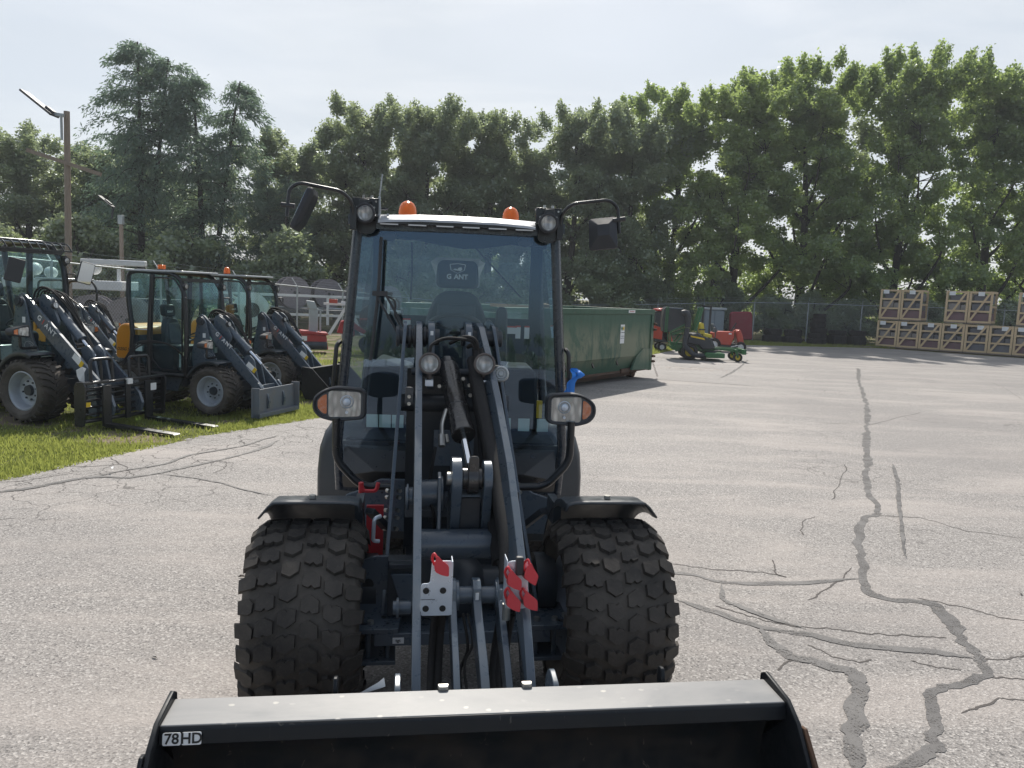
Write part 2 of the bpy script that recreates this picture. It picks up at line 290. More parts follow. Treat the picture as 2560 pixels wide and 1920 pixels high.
# ---------------------------------------------------------------- mesh helpers
def fillet(pts, rad, n=5):
    pts = [Vector(p) for p in pts]; o = [pts[0]]
    for i in range(1, len(pts) - 1):
        a, b, c = pts[i - 1], pts[i], pts[i + 1]
        u = (a - b); v = (c - b); r = min(rad, u.length * 0.48, v.length * 0.48)
        p = b + u.normalized() * r; q = b + v.normalized() * r
        for k in range(n + 1):
            s = k / n; o.append((1 - s) ** 2 * p + 2 * s * (1 - s) * b + s * s * q)
    o.append(pts[-1]); return o
def smoothpath(pts, n=6):
    P = [Vector(p) for p in pts]; P = [2 * P[0] - P[1]] + P + [2 * P[-1] - P[-2]]; o = []
    for i in range(1, len(P) - 2):
        for k in range(n):
            s = k / n; a, b, c, d = P[i - 1:i + 3]
            o.append(0.5 * ((2 * b) + (c - a) * s + (2 * a - 5 * b + 4 * c - d) * s * s + (3 * b - a - 3 * c + d) * s ** 3))
    o.append(P[-2]); return o
class MB:
    def __init__(s, M=None): s.v = []; s.f = []; s.M = M
    def add(s, vs, fs, M=None):
        o = len(s.v)
        for p in vs:
            p = Vector(p)
            if M is not None: p = M @ p
            if s.M is not None: p = s.M @ p
            s.v.append(p[:])
        s.f += [tuple(i + o for i in f) for f in fs]; return s
    def box(s, x0, x1, y0, y1, z0, z1, M=None):
        vs = [(x, y, z) for z in (z0, z1) for y in (y0, y1) for x in (x0, x1)]
        return s.add(vs, [(0, 2, 3, 1), (4, 5, 7, 6), (0, 1, 5, 4), (2, 6, 7, 3), (0, 4, 6, 2), (1, 3, 7, 5)], M)
    def cbox(s, c, d, M=None):
        return s.box(c[0] - d[0] / 2, c[0] + d[0] / 2, c[1] - d[1] / 2, c[1] + d[1] / 2, c[2] - d[2] / 2, c[2] + d[2] / 2, M)
    def beam(s, p, q, w, h, up=(0, 0, 1)):
        p = Vector(p); q = Vector(q); d = (q - p); L = d.length; d.normalize(); x = d.cross(Vector(up))
        if x.length < 1e-4: x = d.cross(Vector((1, 0, 0)))
        x.normalize(); y = x.cross(d); M = Matrix((x, d, y)).transposed().to_4x4(); M.translation = p
        return s.box(-w / 2, w / 2, 0, L, -h / 2, h / 2, M)
    def cyl(s, p, q, r, r2=None, n=16, caps=True):
        p = Vector(p); q = Vector(q); r2 = r if r2 is None else r2
        d = (q - p).normalized(); x = d.orthogonal().normalized(); y = d.cross(x)
        vs = []
        for c, rr in ((p, r), (q, r2)):
            for i in range(n):
                a = 2 * math.pi * i / n; vs.append(c + (x * math.cos(a) + y * math.sin(a)) * rr)
        fs = [(i, (i + 1) % n, n + (i + 1) % n, n + i) for i in range(n)]
        if caps: fs += [tuple(range(n - 1, -1, -1)), tuple(range(n, 2 * n))]
        return s.add(vs, fs)
    def tube(s, pts, r, n=8, caps=True):
        pts = [Vector(p) for p in pts]; m = len(pts); rr = r if isinstance(r, (list, tuple)) else [r] * m
        t0 = (pts[1] - pts[0]).normalized(); x = t0.orthogonal().normalized(); vs = []
        for i, p in enumerate(pts):
            t = ((pts[min(i + 1, m - 1)] - pts[max(i - 1, 0)])).normalized()
            x = (x - t * x.dot(t)).normalized(); y = t.cross(x)
            for k in range(n):
                a = 2 * math.pi * k / n; vs.append(p + (x * math.cos(a) + y * math.sin(a)) * rr[i])
        fs = [(i * n + k, i * n + (k + 1) % n, (i + 1) * n + (k + 1) % n, (i + 1) * n + k) for i in range(m - 1) for k in range(n)]
        if caps: fs += [tuple(range(n - 1, -1, -1)), tuple(range((m - 1) * n, m * n))]
        return s.add(vs, fs)
    def lathe(s, prof, c=(0, 0, 0), axis=(0, 0, 1), n=24, a0=0.0, a1=2 * math.pi, closed=False):
        c = Vector(c); d = Vector(axis).normalized(); x = d.orthogonal().normalized()
        if abs(d.x) > 0.9: x = Vector((0, 1, 0)) * (1 if d.x > 0 else 1)
        y = d.cross(x); full = abs(a1 - a0 - 2 * math.pi) < 1e-6; m = n if full else n + 1; vs = []
        for (r, h) in prof:
            for i in range(m):
                a = a0 + (a1 - a0) * i / n; vs.append(c + d * h + (x * math.cos(a) + y * math.sin(a)) * max(r, 1e-5))
        fs = []; P = len(prof); last = P if closed else P - 1
        for j in range(last):
            j2 = (j + 1) % P
            for i in range(n if full else n):
                i2 = (i + 1) % m
                fs.append((j * m + i, j * m + i2, j2 * m + i2, j2 * m + i))
        return s.add(vs, fs)
    def prism(s, poly, ax, a, b, fx=None, M=None):
        """poly in the two remaining axes (x: (y,z)  y: (x,z)  z: (x,y)); fx shifts along ax"""
        def P(u, v, w):
            w2 = w + (fx(u, v) if fx else 0)
            return {'x': (w2, u, v), 'y': (u, w2, v), 'z': (u, v, w2)}[ax]
        n = len(poly); vs = [P(u, v, a) for u, v in poly] + [P(u, v, b) for u, v in poly]
        return s.add(vs, [tuple(range(n)), tuple(range(2 * n - 1, n - 1, -1))] + [(i, n + i, n + (i + 1) % n, (i + 1) % n) for i in range(n)], M)
    def ell(s, c, r, n=12, m=8, M=None):
        vs = [(c[0], c[1], c[2] + r[2])]; fs = []
        for j in range(1, m):
            ph = math.pi * j / m
            for i in range(n):
                a = 2 * math.pi * i / n; vs.append((c[0] + r[0] * math.sin(ph) * math.cos(a), c[1] + r[1] * math.sin(ph) * math.sin(a), c[2] + r[2] * math.cos(ph)))
        vs.append((c[0], c[1], c[2] - r[2])); L = len(vs) - 1
        fs += [(0, 1 + i, 1 + (i + 1) % n) for i in range(n)]
        for j in range(m - 2):
            for i in range(n): a = 1 + j * n + i; b = 1 + j * n + (i + 1) % n; fs.append((a, a + n, b + n, b))
        o = 1 + (m - 2) * n; fs += [(L, o + (i + 1) % n, o + i) for i in range(n)]
        return s.add(vs, fs, M)
    def plane(s, pts): return s.add(pts, [tuple(range(len(pts)))])
    def mesh(s, name, mats, smooth=40, fix=True):
        me = bpy.data.meshes.new(name); me.from_pydata([tuple(v) for v in s.v], [], s.f)
        if fix:
            bm = bmesh.new(); bm.from_mesh(me); bmesh.ops.recalc_face_normals(bm, faces=bm.faces); bm.to_mesh(me); bm.free()
        for m in (mats if isinstance(mats, (list, tuple)) else [mats]): me.materials.append(m)
        if smooth:
            me.polygons.foreach_set('use_smooth', [True] * len(me.polygons)); me.set_sharp_from_angle(angle=R(smooth))
        me.update(); return me
    def build(s, name, mat, parent=None, bevel=0, smooth=40, label=None, kind=None, seg=2):
        o = bpy.data.objects.new(name, s.mesh(name, mat, smooth)); COL.objects.link(o)
        if parent is not None: o.parent = parent
        if bevel:
            b = o.modifiers.new('bevel', 'BEVEL'); b.width = bevel; b.segments = seg; b.limit_method = 'ANGLE'; b.angle_limit = R(35)
        if label: o['label'] = label
        if kind: o['kind'] = kind
        return o
def thing(name, label, cat, loc=(0, 0, 0), yaw=0, group=None):
    o = bpy.data.objects.new(name, None); COL.objects.link(o); o.location = loc; o.rotation_euler = (0, 0, R(yaw)); o.empty_display_size = 0.2
    return tag(o, label, cat, group)
def tag(o, label, cat, group=None, kind=None):
    if label: o['label'] = label
    if cat: o['category'] = cat
    if group: o['group'] = group
    if kind: o['kind'] = kind
    return o
def copytree(o, parent=None):
    c = o.copy(); COL.objects.link(c); c.parent = parent
    for ch in o.children: copytree(ch, c)
    return c
def text(name, s, size, mat, parent, M, extr=0.001, off=0.0, sx=1.0, shear=0.0):
    cu = bpy.data.curves.new(name, 'FONT'); cu.body = s; cu.size = size; cu.align_x = 'CENTER'; cu.align_y = 'CENTER'; cu.extrude = extr; cu.offset = off; cu.shear = shear; cu.resolution_u = 4
    t = bpy.data.objects.new(name, cu); COL.objects.link(t); dg = bpy.context.evaluated_depsgraph_get()
    me = bpy.data.meshes.new_from_object(t.evaluated_get(dg)); bpy.data.objects.remove(t); bpy.data.curves.remove(cu)
    me.transform(M @ Matrix.Diagonal((sx, 1, 1, 1))); me.materials.clear(); me.materials.append(mat)
    o = bpy.data.objects.new(name, me); COL.objects.link(o); o.parent = parent; return o
def frame(o, x, y):
    """matrix with given x and y axes (z = x cross y)"""
    x = Vector(x).normalized(); y = Vector(y); z = x.cross(y).normalized(); y = z.cross(x)
    M = Matrix((x, y, z)).transposed().to_4x4(); M.translation = o; return M
def npmesh(name, V, F, mat, tint=None, nv=4):
    me = bpy.data.meshes.new(name); n = len(F)
    me.vertices.add(len(V)); me.vertices.foreach_set('co', V.astype(np.float32).ravel())
    me.loops.add(n * nv); me.loops.foreach_set('vertex_index', F.astype(np.int32).ravel())
    me.polygons.add(n); me.polygons.foreach_set('loop_start', np.arange(0, n * nv, nv, dtype=np.int32))
    try: me.polygons.foreach_set('loop_total', np.full(n, nv, dtype=np.int32))
    except Exception: pass
    me.materials.append(mat)
    if tint is not None:
        a = me.color_attributes.new('tint', 'FLOAT_COLOR', 'POINT'); a.data.foreach_set('color', tint.astype(np.float32).ravel())
    me.update(calc_edges=True); me.validate(); return me
def mobj(name, me, parent=None, kind=None):
    o = bpy.data.objects.new(name, me); COL.objects.link(o); o.parent = parent
    if kind: o['kind'] = kind
    return o
def bolts(mb, pts, r, h, d=(0, -1, 0)):
    d = Vector(d)
    for p in pts: mb.cyl(Vector(p), Vector(p) + d * h, r, n=6)
    return mb
def circ(cy, cz, r, a0, a1, n):
    return [(cy + r * math.cos(R(a0 + (a1 - a0) * i / n)), cz + r * math.sin(R(a0 + (a1 - a0) * i / n))) for i in range(n + 1)]
# ---------------------------------------------------------------- ground
g = MB().plane([(-400, -400, -0.02), (400, -400, -0.02), (400, 600, -0.02), (-400, 600, -0.02)]).build('ground', GSOIL, smooth=0)
tag(g, 'bare soil and rough grass ground reaching under the tree line', None, kind='structure')
EDGE = [(-40.0, -75), (-5.9, 4.6), (-4.85, 7.18), (-4.5, 8.14), (-3.96, 9.68), (-2.92, 11.39), (-0.6, 15.9), (5.3, 28.4), (7.6, 33.5), (9.7, 36.4), (14.5, 37.9), (18.3, 38.9), (23.3, 34.7), (34, 25.5), (60, 6), (60, -75)]
random.seed(5)
E2 = []
for i in range(len(EDGE)):
    a = Vector(EDGE[i]); b = Vector(EDGE[(i + 1) % len(EDGE)]); n = 26 if 0 < i < 12 else 1
    for k in range(n):
        p = a.lerp(b, k / n); d = (b - a).normalized(); q = Vector((d.y, -d.x)); j = random.uniform(-0.06, 0.06) if n > 1 else 0
        E2.append((p.x + q.x * j, p.y + q.y * j))
lot = MB().plane([(x, y, 0.0) for x, y in E2]).build('asphalt_lot', ASPH, smooth=0)
tag(lot, 'worn grey asphalt yard with dark sealed cracks', None, kind='structure')
SEAMS= [(0.13, [(11.307, 25.153), (9.358, 20.669), (7.103, 15.245), (5.398, 11.533), (4.72, 9.924), (4.007, 8.427), (3.676, 7.529), (3.522, 7.145), (3.351, 7.036), (2.926, 6.165), (2.579, 5.325), (2.559, 5.085), (2.754, 5.014), (2.882, 4.897), (2.84, 4.614), (2.776, 4.462), (2.74, 4.256), (2.687, 4.096), (2.624, 3.945), (2.453, 3.89), (2.286, 3.809), (2.131, 3.621), (1.994, 3.363), (1.949, 3.258), (1.732, 3.101), (1.51, 2.907)]), (0.08, [(0.96, 5.38), (1.146, 5.374), (1.363, 5.346), (1.569, 5.218), (2.032, 5.243), (2.595, 5.403)]), (0.08, [(1.118, 4.873), (1.342, 4.687), (1.561, 4.497), (1.846, 4.38), (2.055, 4.263), (2.42, 4.245), (2.69, 4.172)]), (0.11, [(1.561, 4.497), (1.574, 4.254), (1.647, 4.085), (1.788, 4.007), (1.874, 3.913), (1.835, 3.748), (1.671, 3.405), (1.596, 3.274), (1.502, 3.007)]), (0.06, [(1.525, 5.189), (1.461, 4.886), (1.535, 4.787), (1.654, 4.638), (1.856, 4.487)]), (0.1, [(-4.689, 6.633), (-4.581, 6.766), (-4.398, 6.956), (-4.085, 7.401), (-3.803, 7.448), (-3.579, 7.628), (-3.494, 7.741), (-3.382, 8.018), (-3.191, 8.387), (-2.97, 8.985), (-2.923, 9.63)]), (0.06, [(-4.085, 7.401), (-3.938, 7.715), (-3.69, 8.071), (-3.604, 8.547), (-3.259, 9.13), (-3.14, 9.584), (-3.012, 9.922)]), (0.05, [(-3.6, 7.673), (-3.186, 7.55), (-2.81, 7.382), (-2.517, 7.168), (-2.161, 6.977)]), (0.1, [(3.518, 19.164), (4.44, 18.773), (5.427, 18.514), (5.989, 18.211)]), (0.1, [(8.257, 26.996), (6.609, 22.695), (5.437, 20.054)]), (0.05, [(4.888, 9.644), (4.382, 8.487), (3.76, 7.177), (3.155, 5.879)])]
CRACKS= [[(3.522, 7.145), (3.924, 7.114), (4.122, 6.738), (4.545, 6.57)], [(2.815, 5.065), (3.081, 4.917), (3.204, 4.784), (3.375, 4.741)], [(2.633, 3.96), (2.843, 3.94)], [(2.69, 4.172), (2.85, 4.17), (3.049, 4.25)], [(1.775, 4.271), (1.862, 4.119), (1.984, 4.068), (2.073, 4.105)], [(1.236, 5.546), (1.544, 5.471), (1.881, 5.455), (2.039, 5.368)], [(2.53, 6.388), (2.719, 6.868), (2.882, 7.014)], [(3.293, 7.667), (3.697, 8.377), (4.211, 9.522)], [(13.726, 21.879), (12.844, 19.801), (11.75, 17.529)], [(1.369, 4.792), (1.504, 4.683), (1.634, 4.578), (1.772, 4.516), (2.019, 4.502), (2.215, 4.448), (2.522, 4.44), (2.676, 4.436)], [(2.055, 5.752), (1.98, 5.414), (2.039, 5.368)], [(2.028, 4.942), (2.386, 5.305), (2.626, 5.646)], [(7.943, 14.782), (6.061, 12.854), (5.213, 12.916)], [(2.263, 3.559), (2.543, 3.726), (2.692, 3.712)], [(2.291, 4.108), (2.399, 4.042), (2.531, 4.023)], [(1.482, 3.938), (1.571, 4.034), (1.612, 4.067)], [(-4.619, 7.597), (-4.583, 7.806), (-4.331, 7.85), (-4.126, 7.993)], [(-4.691, 7.121), (-4.522, 7.328), (-4.364, 7.543)], [(-4.372, 8.283), (-4.033, 7.903), (-3.743, 7.504)], [(-3.425, 8.119), (-3.421, 8.344), (-3.105, 8.288), (-3.013, 7.978), (-3.048, 7.768)], [(-3.401, 9.529), (-3.206, 9.209), (-2.986, 9.116)], [(-4.47, 7.071), (-4.64, 7.173), (-4.795, 7.087)]]
def ribbon(pts, w, z, seed, taper=True):
    random.seed(seed); P = smoothpath([(x, y, 0) for x, y in pts], 7); L = [0]; R_ = []
    Q = []
    for i in range(len(P) - 1):
        n = max(1, int((P[i + 1] - P[i]).length / 0.06)); n = min(n, 14)
        for k in range(n): Q.append(P[i].lerp(P[i + 1], k / n))
    Q.append(P[-1]); V = []; ww = w; off = 0
    for i, p in enumerate(Q):
        t = (Q[min(i + 1, len(Q) - 1)] - Q[max(i - 1, 0)]).normalized(); nrm = Vector((-t.y, t.x, 0))
        ww += random.uniform(-0.20, 0.20) * w; ww = min(max(ww, 0.6 * w), 1.3 * w); off = off * 0.8 + random.uniform(-0.2, 0.2) * w
        e = min(1, i / 4, (len(Q) - 1 - i) / 4) if taper else 1
        V.append((p + nrm * (off + ww / 2 * e + 0.001) + Vector((0, 0, z)))[:]); V.append((p + nrm * (off - ww / 2 * e) + Vector((0, 0, z)))[:])
    return V, [(2 * i, 2 * i + 1, 2 * i + 3, 2 * i + 2) for i in range(len(Q) - 1)]
for i, (w_, pts) in enumerate(SEAMS):
    MB().add(*ribbon(pts, w_ * 0.66, 0.003 + 0.0006 * i, i)).build('sealed_crack', SEAL, lot, smooth=0)
for i, pts in enumerate(CRACKS):
    jp = []
    random.seed(i)
    for k in range(len(pts) - 1):
        jj = min(.03, .035 * math.dist(pts[k], pts[k + 1]))
        for s in range(6):
            f = s / 6; jp.append((pts[k][0] * (1 - f) + pts[k + 1][0] * f + random.uniform(-jj, jj), pts[k][1] * (1 - f) + pts[k + 1][1] * f + random.uniform(-jj, jj)))
    jp.append(pts[-1])
    MB().add(*ribbon(jp, 0.011, 0.0018, 50 + i)).build('open_crack', CRK, lot, smooth=0)

# ---------------------------------------------------------------- grass
rs = np.random.RandomState(3)
def blades(name, N, region, hmin, hmax, label, patch=True):
    P = region(N); n = len(P); h = rs.uniform(hmin, hmax, n) * rs.uniform(0.5, 1, n); a = rs.uniform(0, 2 * np.pi, n); w_ = rs.uniform(0.004, 0.010, n) * (1 + P[:, 1] / 25)
    ln = rs.uniform(0.1, 0.7, n) * h; b = rs.uniform(0, 2 * np.pi, n)
    dx, dy = np.cos(a) * w_, np.sin(a) * w_; z0 = np.full(n, -0.02)
    v0 = np.stack([P[:, 0] - dx, P[:, 1] - dy, z0], 1); v1 = np.stack([P[:, 0] + dx, P[:, 1] + dy, z0], 1)
    tip = np.stack([P[:, 0] + np.cos(b) * ln, P[:, 1] + np.sin(b) * ln, z0 + h], 1)
    V = np.stack([v0, v1, tip], 1).reshape(-1, 3); F = np.arange(3 * n).reshape(n, 3)
    t = rs.uniform(0, 1, n); T = np.ones((n, 3, 4)); T[:, :, 0] = t[:, None]; T[:, :, 1] = rs.uniform(0.0, 1.0, n)[:, None] ** 1
    o = mobj(name, npmesh(name, V, F, GRASSB, T.reshape(-1, 4), 3)); tag(o, label, 'grass', kind='stuff'); return o
ex = np.array([e[0] for e in EDGE[1:10]]); ey = np.array([e[1] for e in EDGE[1:10]])
def bare(P):
    f = np.sin(P[:, 0] * 1.7 + 1.1 * np.sin(P[:, 1] * 1.3)) * np.sin(P[:, 1] * 1.9 + 1.3 * np.sin(P[:, 0] * 0.9)) + 0.5 * np.sin(P[:, 0] * 4.1) * np.sin(P[:, 1] * 3.7)
    d = np.interp(P[:, 1], ey, ex) - P[:, 0]
    den = np.clip(0.42 - 0.75 * f, 0.05, 1)
    forks = ((P[:, 0] + 4.85) ** 2 / 1.1 + (P[:, 1] - 9.75) ** 2 / 0.5) < 1
    den = np.where(d < 0.6, np.maximum(den, 0.8), den); den = np.where(forks, 0.12, den)
    den = np.where((P[:, 0] < -5.2) & (P[:, 1] < 8.6) & (d > 0.5), den * 0.45, den)
    return P[rs.uniform(0, 1, len(P)) < den]
def near(N):
    y = rs.uniform(5.5, 15.5, N); x = np.interp(y, ey, ex) + 0.06 - np.abs(rs.normal(0, 1, N)) * 2.6; P = np.stack([x, y], 1); return bare(P[x > -12])
def mid(N):
    y = rs.uniform(15, 34, N); x = np.interp(y, ey, ex) - rs.uniform(-0.05, 1, N) ** 1.5 * 9; return bare(np.stack([x, y], 1))
def back(N):
    s = rs.uniform(0, 1, N); P = np.stack([9.0 + s * 10.5, 36.2 + s * 3.0 + rs.uniform(0.1, 3.4, N)], 1); return P
blades('grass', 170000, near, 0.02, 0.085, 'bright yellow-green grass strip beside the asphalt under the parked loaders')
blades('grass', 60000, mid, 0.05, 0.18, 'green grass strip further back between the loaders and the dumpster')
blades('grass', 16000, back, 0.05, 0.20, 'thin dark grass along the far fence behind the tyres')

# ---------------------------------------------------------------- trees
def leafcloud(C, Rr, counts, size, up=0.5, squash=0.8, shell=0.55, seed=0, droop=0.0, tintc=None):
    r = np.random.RandomState(seed); idx = np.repeat(np.arange(len(C)), counts); n = len(idx)
    d = r.normal(size=(n, 3)); d /= np.linalg.norm(d, axis=1)[:, None]
    rad = shell + (1 - shell) * r.uniform(0, 1, n); rad = np.where(r.uniform(0, 1, n) < 0.35, r.uniform(0.1, 1, n), rad) * r.uniform(0.8, 1.18, n)
    P = C[idx] + d * (rad[:, None] * Rr[idx]) * np.array([1, 1, squash])
    nrm = r.normal(size=(n, 3)) + np.array([0, 0, up]) + d * 0.4; nrm /= np.linalg.norm(nrm, axis=1)[:, None]
    a = r.normal(size=(n, 3)) + np.array([0, 0, -droop]); u = a - nrm * np.sum(a * nrm, 1)[:, None]; u /= np.linalg.norm(u, axis=1)[:, None]; v = np.cross(nrm, u)
    L = size * r.uniform(0.6, 1.25, n)[:, None]; Wd = L * r.uniform(0.26, 0.42, n)[:, None]
    P = P + r.normal(size=(n, 3)) * 0.10
    V = np.stack([P - u * L * 0.5, P + v * Wd + u * L * 0.08, P + u * L * 0.5 - nrm * L * 0.12, P - v * Wd + u * L * 0.08], 1).reshape(-1, 3)
    ct = r.uniform(0, 1, len(C)) if tintc is None else tintc
    T = np.ones((n, 4, 4)); T[:, :, 0] = np.clip(ct[idx] * 0.7 + r.uniform(-0.2, 0.5, n), 0, 1)[:, None]; T[:, :, 1] = r.uniform(0, 1, n)[:, None]
    return V, np.arange(4 * n).reshape(n, 4), T.reshape(-1, 4)
def decid(seed, H, Wd, base, ncl, nleaf, lsize, mat, tw=0.9, topsprout=True, shape=0.62):
    """returns (crown mesh, trunk mesh) for a broadleaf tree of height H"""
    r = np.random.RandomState(seed); C = []; Rr = []; t = MB()
    lean = r.uniform(-0.04, 0.04, 2); top = np.array([lean[0] * H, lean[1] * H, H * 0.86])
    tr = 0.016 * H + 0.05
    pts = [Vector((lean[0] * H * s + 0.15 * math.sin(s * 5 + seed), lean[1] * H * s + 0.15 * math.cos(s * 4 + seed), H * 0.86 * s - 0.2 * (s == 0))) for s in np.linspace(0, 1, 9)]
    t.tube(pts, [tr * (1 - 0.9 * s) + 0.02 for s in np.linspace(0, 1, 9)], 8)
    nl = max(7, int(ncl / 14)); per = ncl // nl
    for i in range(nl):
        s = ((i + r.uniform(0.1, 0.9)) / nl) ** 0.85; zc = base + (H - base) * (0.10 + 0.80 * s)
        env = Wd / 2 * math.sin(math.pi * min(1, 0.22 + 0.70 * s) ** shape) ** 0.7; LR = Wd * r.uniform(0.15, 0.23) * (1.15 - 0.35 * s)
        a = i * 2.4 + r.uniform(-.5, .5); q = max(0, env - LR) * r.uniform(0.55, 1.05); c0 = np.array([q * math.cos(a) + lean[0] * zc, q * math.sin(a) + lean[1] * zc, zc])
        z0 = max(base * 0.5, zc - q * r.uniform(0.7, 1.3) - 0.5); p0 = Vector((lean[0] * z0, lean[1] * z0, z0)); p1 = Vector(c0); wr = 0.05 + 0.40 * tr * (1 - s)
        b1 = p0.lerp(p1, 0.45) + Vector((r.uniform(-.3, .3), r.uniform(-.3, .3), -0.10 * q))
        t.tube(smoothpath([p0, b1, p1, p1 + Vector((r.uniform(-.3, .3), r.uniform(-.3, .3), LR * .6))], 4), [wr * (1 - 0.85 * k / 12) for k in range(13)], 5)
        for k in range(per):
            d = r.normal(size=3) + np.array([0, 0, 0.35]); d /= np.linalg.norm(d); cc = c0 + d * LR * r.uniform(0.45, 1.12) * np.array([1, 1, 0.8]); C.append(tuple(cc)); Rr.append(r.uniform(0.45, 1.0) * tw)
            if k % 5 == 0: m_ = p1.lerp(Vector(cc), .5) + Vector((r.uniform(-.15, .15), r.uniform(-.15, .15), 0)); t.tube([p1, m_, Vector(cc)], [0.035, 0.022, 0.01], 4)
    if topsprout:
        for i in range(ncl // 6):
            a = r.uniform(0, 2 * math.pi); q = Wd * 0.42 * math.sqrt(r.uniform(0, 1)); z = H - 0.9 - (q / Wd) ** 2 * H * 0.55 + r.uniform(-0.5, 0.9)
            for k in range(4): C.append((q * math.cos(a) + lean[0] * z + 0.08 * k * math.cos(a), q * math.sin(a) + lean[1] * z + 0.08 * k * math.sin(a), z + 0.26 * k)); Rr.append(0.50 - 0.11 * k)
    C = np.array(C); Rr = np.array(Rr)[:, None]
    wgt = (Rr[:, 0] ** 1.8); cnt = np.maximum(3, (wgt / wgt.sum() * nleaf)).astype(int)
    V, F, T = leafcloud(C, Rr, cnt, lsize, 0.6, 0.72, 0.5, seed, 0.4); V[:, 2] *= H / max(V[:, 2].max(), 1)
    return npmesh('crown', V, F, mat, T), t.mesh('trunk', BARK, 60)
def pinet(seed, H, Wd, base, heads):
    r = np.random.RandomState(seed); t = MB(); C = []; S = []; D = []
    for hx, hz, z0 in heads:
        P = [Vector((hx * s ** 1.5 if z0 == 0 else hx * (0.35 + 0.65 * s), 0.25 * math.sin(3 * s + hx), z0 + (hz - z0) * s)) for s in np.linspace(0, 1, 8)]
        t.tube(P, [(0.20 if z0 == 0 else 0.12) * (1 - 0.88 * s) + 0.02 for s in np.linspace(0, 1, 8)], 8)
        n = int((hz - base) * 7)
        for i in range(n):
            s = (i + r.uniform(0, 1)) / n; z = base + (hz - base) * s; f = (z - z0) / (hz - z0)
            if f < 0.1: continue
            x0 = hx * f ** 1.5 if z0 == 0 else hx * (0.35 + 0.65 * f)
            L = Wd / 2 * (1 - s) ** 0.55 * r.uniform(0.45, 1.1) + 0.45; a = r.uniform(0, 2 * math.pi); dx, dy = math.cos(a), math.sin(a)
            m = 9; pts = []
            up = r.uniform(0.05, 0.5)
            for k in range(m + 1):
                u = k / m; pts.append(Vector((x0 + dx * L * u, dy * L * u, z + L * (up * u - 0.55 * u * u * u))))
            t.tube(pts, [0.045 * (1 - 0.8 * k / m) * (0.4 + L / 5) for k in range(m + 1)], 4)
            for k in range(2, m + 1):
                for q in range(4):
                    side = r.uniform(-1, 1) * 0.24 * L * (k / m) ** 0.5; C.append(pts[k] + Vector((-dy * side, dx * side, -0.05 - abs(side) * 0.35 + r.uniform(-0.1, 0.1)))); D.append((dx, dy, -0.6))
    C = np.array([c[:] for c in C]); n = len(C); per = 8; idx = np.repeat(np.arange(n), per); N = len(idx)
    P = C[idx] + r.normal(size=(N, 3)) * np.array([0.17, 0.17, 0.10]); Dn = np.array(D)[idx] + r.normal(size=(N, 3)) * 0.7 + np.array([0, 0, -0.35]); Dn /= np.linalg.norm(Dn, axis=1)[:, None]
    b = r.normal(size=(N, 3)); v = np.cross(Dn, b); v /= np.linalg.norm(v, axis=1)[:, None]; L = r.uniform(0.14, 0.30, N)[:, None]; w_ = L * 0.14
    V = np.stack([P, P + Dn * L * 0.5 + v * w_, P + Dn * L, P + Dn * L * 0.5 - v * w_], 1).reshape(-1, 3)
    ct = r.uniform(0, 1, n); T = np.ones((N, 4, 4)); T[:, :, 0] = np.clip(ct[idx] * 0.6 + r.uniform(0, 0.4, N), 0, 1)[:, None]; T[:, :, 1] = r.uniform(0, 0.96, N)[:, None]
    return npmesh('crown', V, np.arange(4 * N).reshape(N, 4), NEED, T.reshape(-1, 4)), t.mesh('trunk', BARK, 60)
MAPLE = [decid(11, 17, 12, 1.5, 260, 70000, 0.22, LEAF, 0.82), decid(12, 18, 11.5, 1.2, 260, 70000, 0.22, LEAF, 0.82), decid(13, 16, 10, 1.2, 210, 56000, 0.22, LEAF, 0.8)]
OAK = [decid(21, 13, 7.8, 1.0, 140, 50000, 0.175, LEAFO, 0.70, True, 0.55), decid(22, 13, 7.0, 1.0, 130, 46000, 0.18, LEAFO, 0.72, True, 0.5), decid(23, 12.5, 8.2, 1.0, 140, 50000, 0.185, LEAFO, 0.80, True, 0.6), decid(24, 13.5, 7.4, 1.4, 120, 42000, 0.185, LEAFO, 0.76, True, 0.5)]
BUSH = [decid(31, 4.2, 5.0, 0.3, 46, 20000, 0.18, LEAFO, 0.75, False), decid(32, 3.6, 5.5, 0.2, 46, 20000, 0.17, LEAFO, 0.7, False)]
PINES = [pinet(41, 14, 7.5, 2.2, [(0, 14.2, 0), (1.6, 13.4, 5.5)]), pinet(42, 12.5, 6.5, 1.8, [(-0.7, 12.4, 0), (2.1, 12.2, 4.5)])]
def tree(name, pair, loc, s, yaw, label, cat, group, sz=None):
    t = thing(name, label, cat, loc, yaw, group); t.scale = (s, s, sz or s)
    mobj('crown', pair[0], t); mobj('trunk', pair[1], t); return t
random.seed(8)
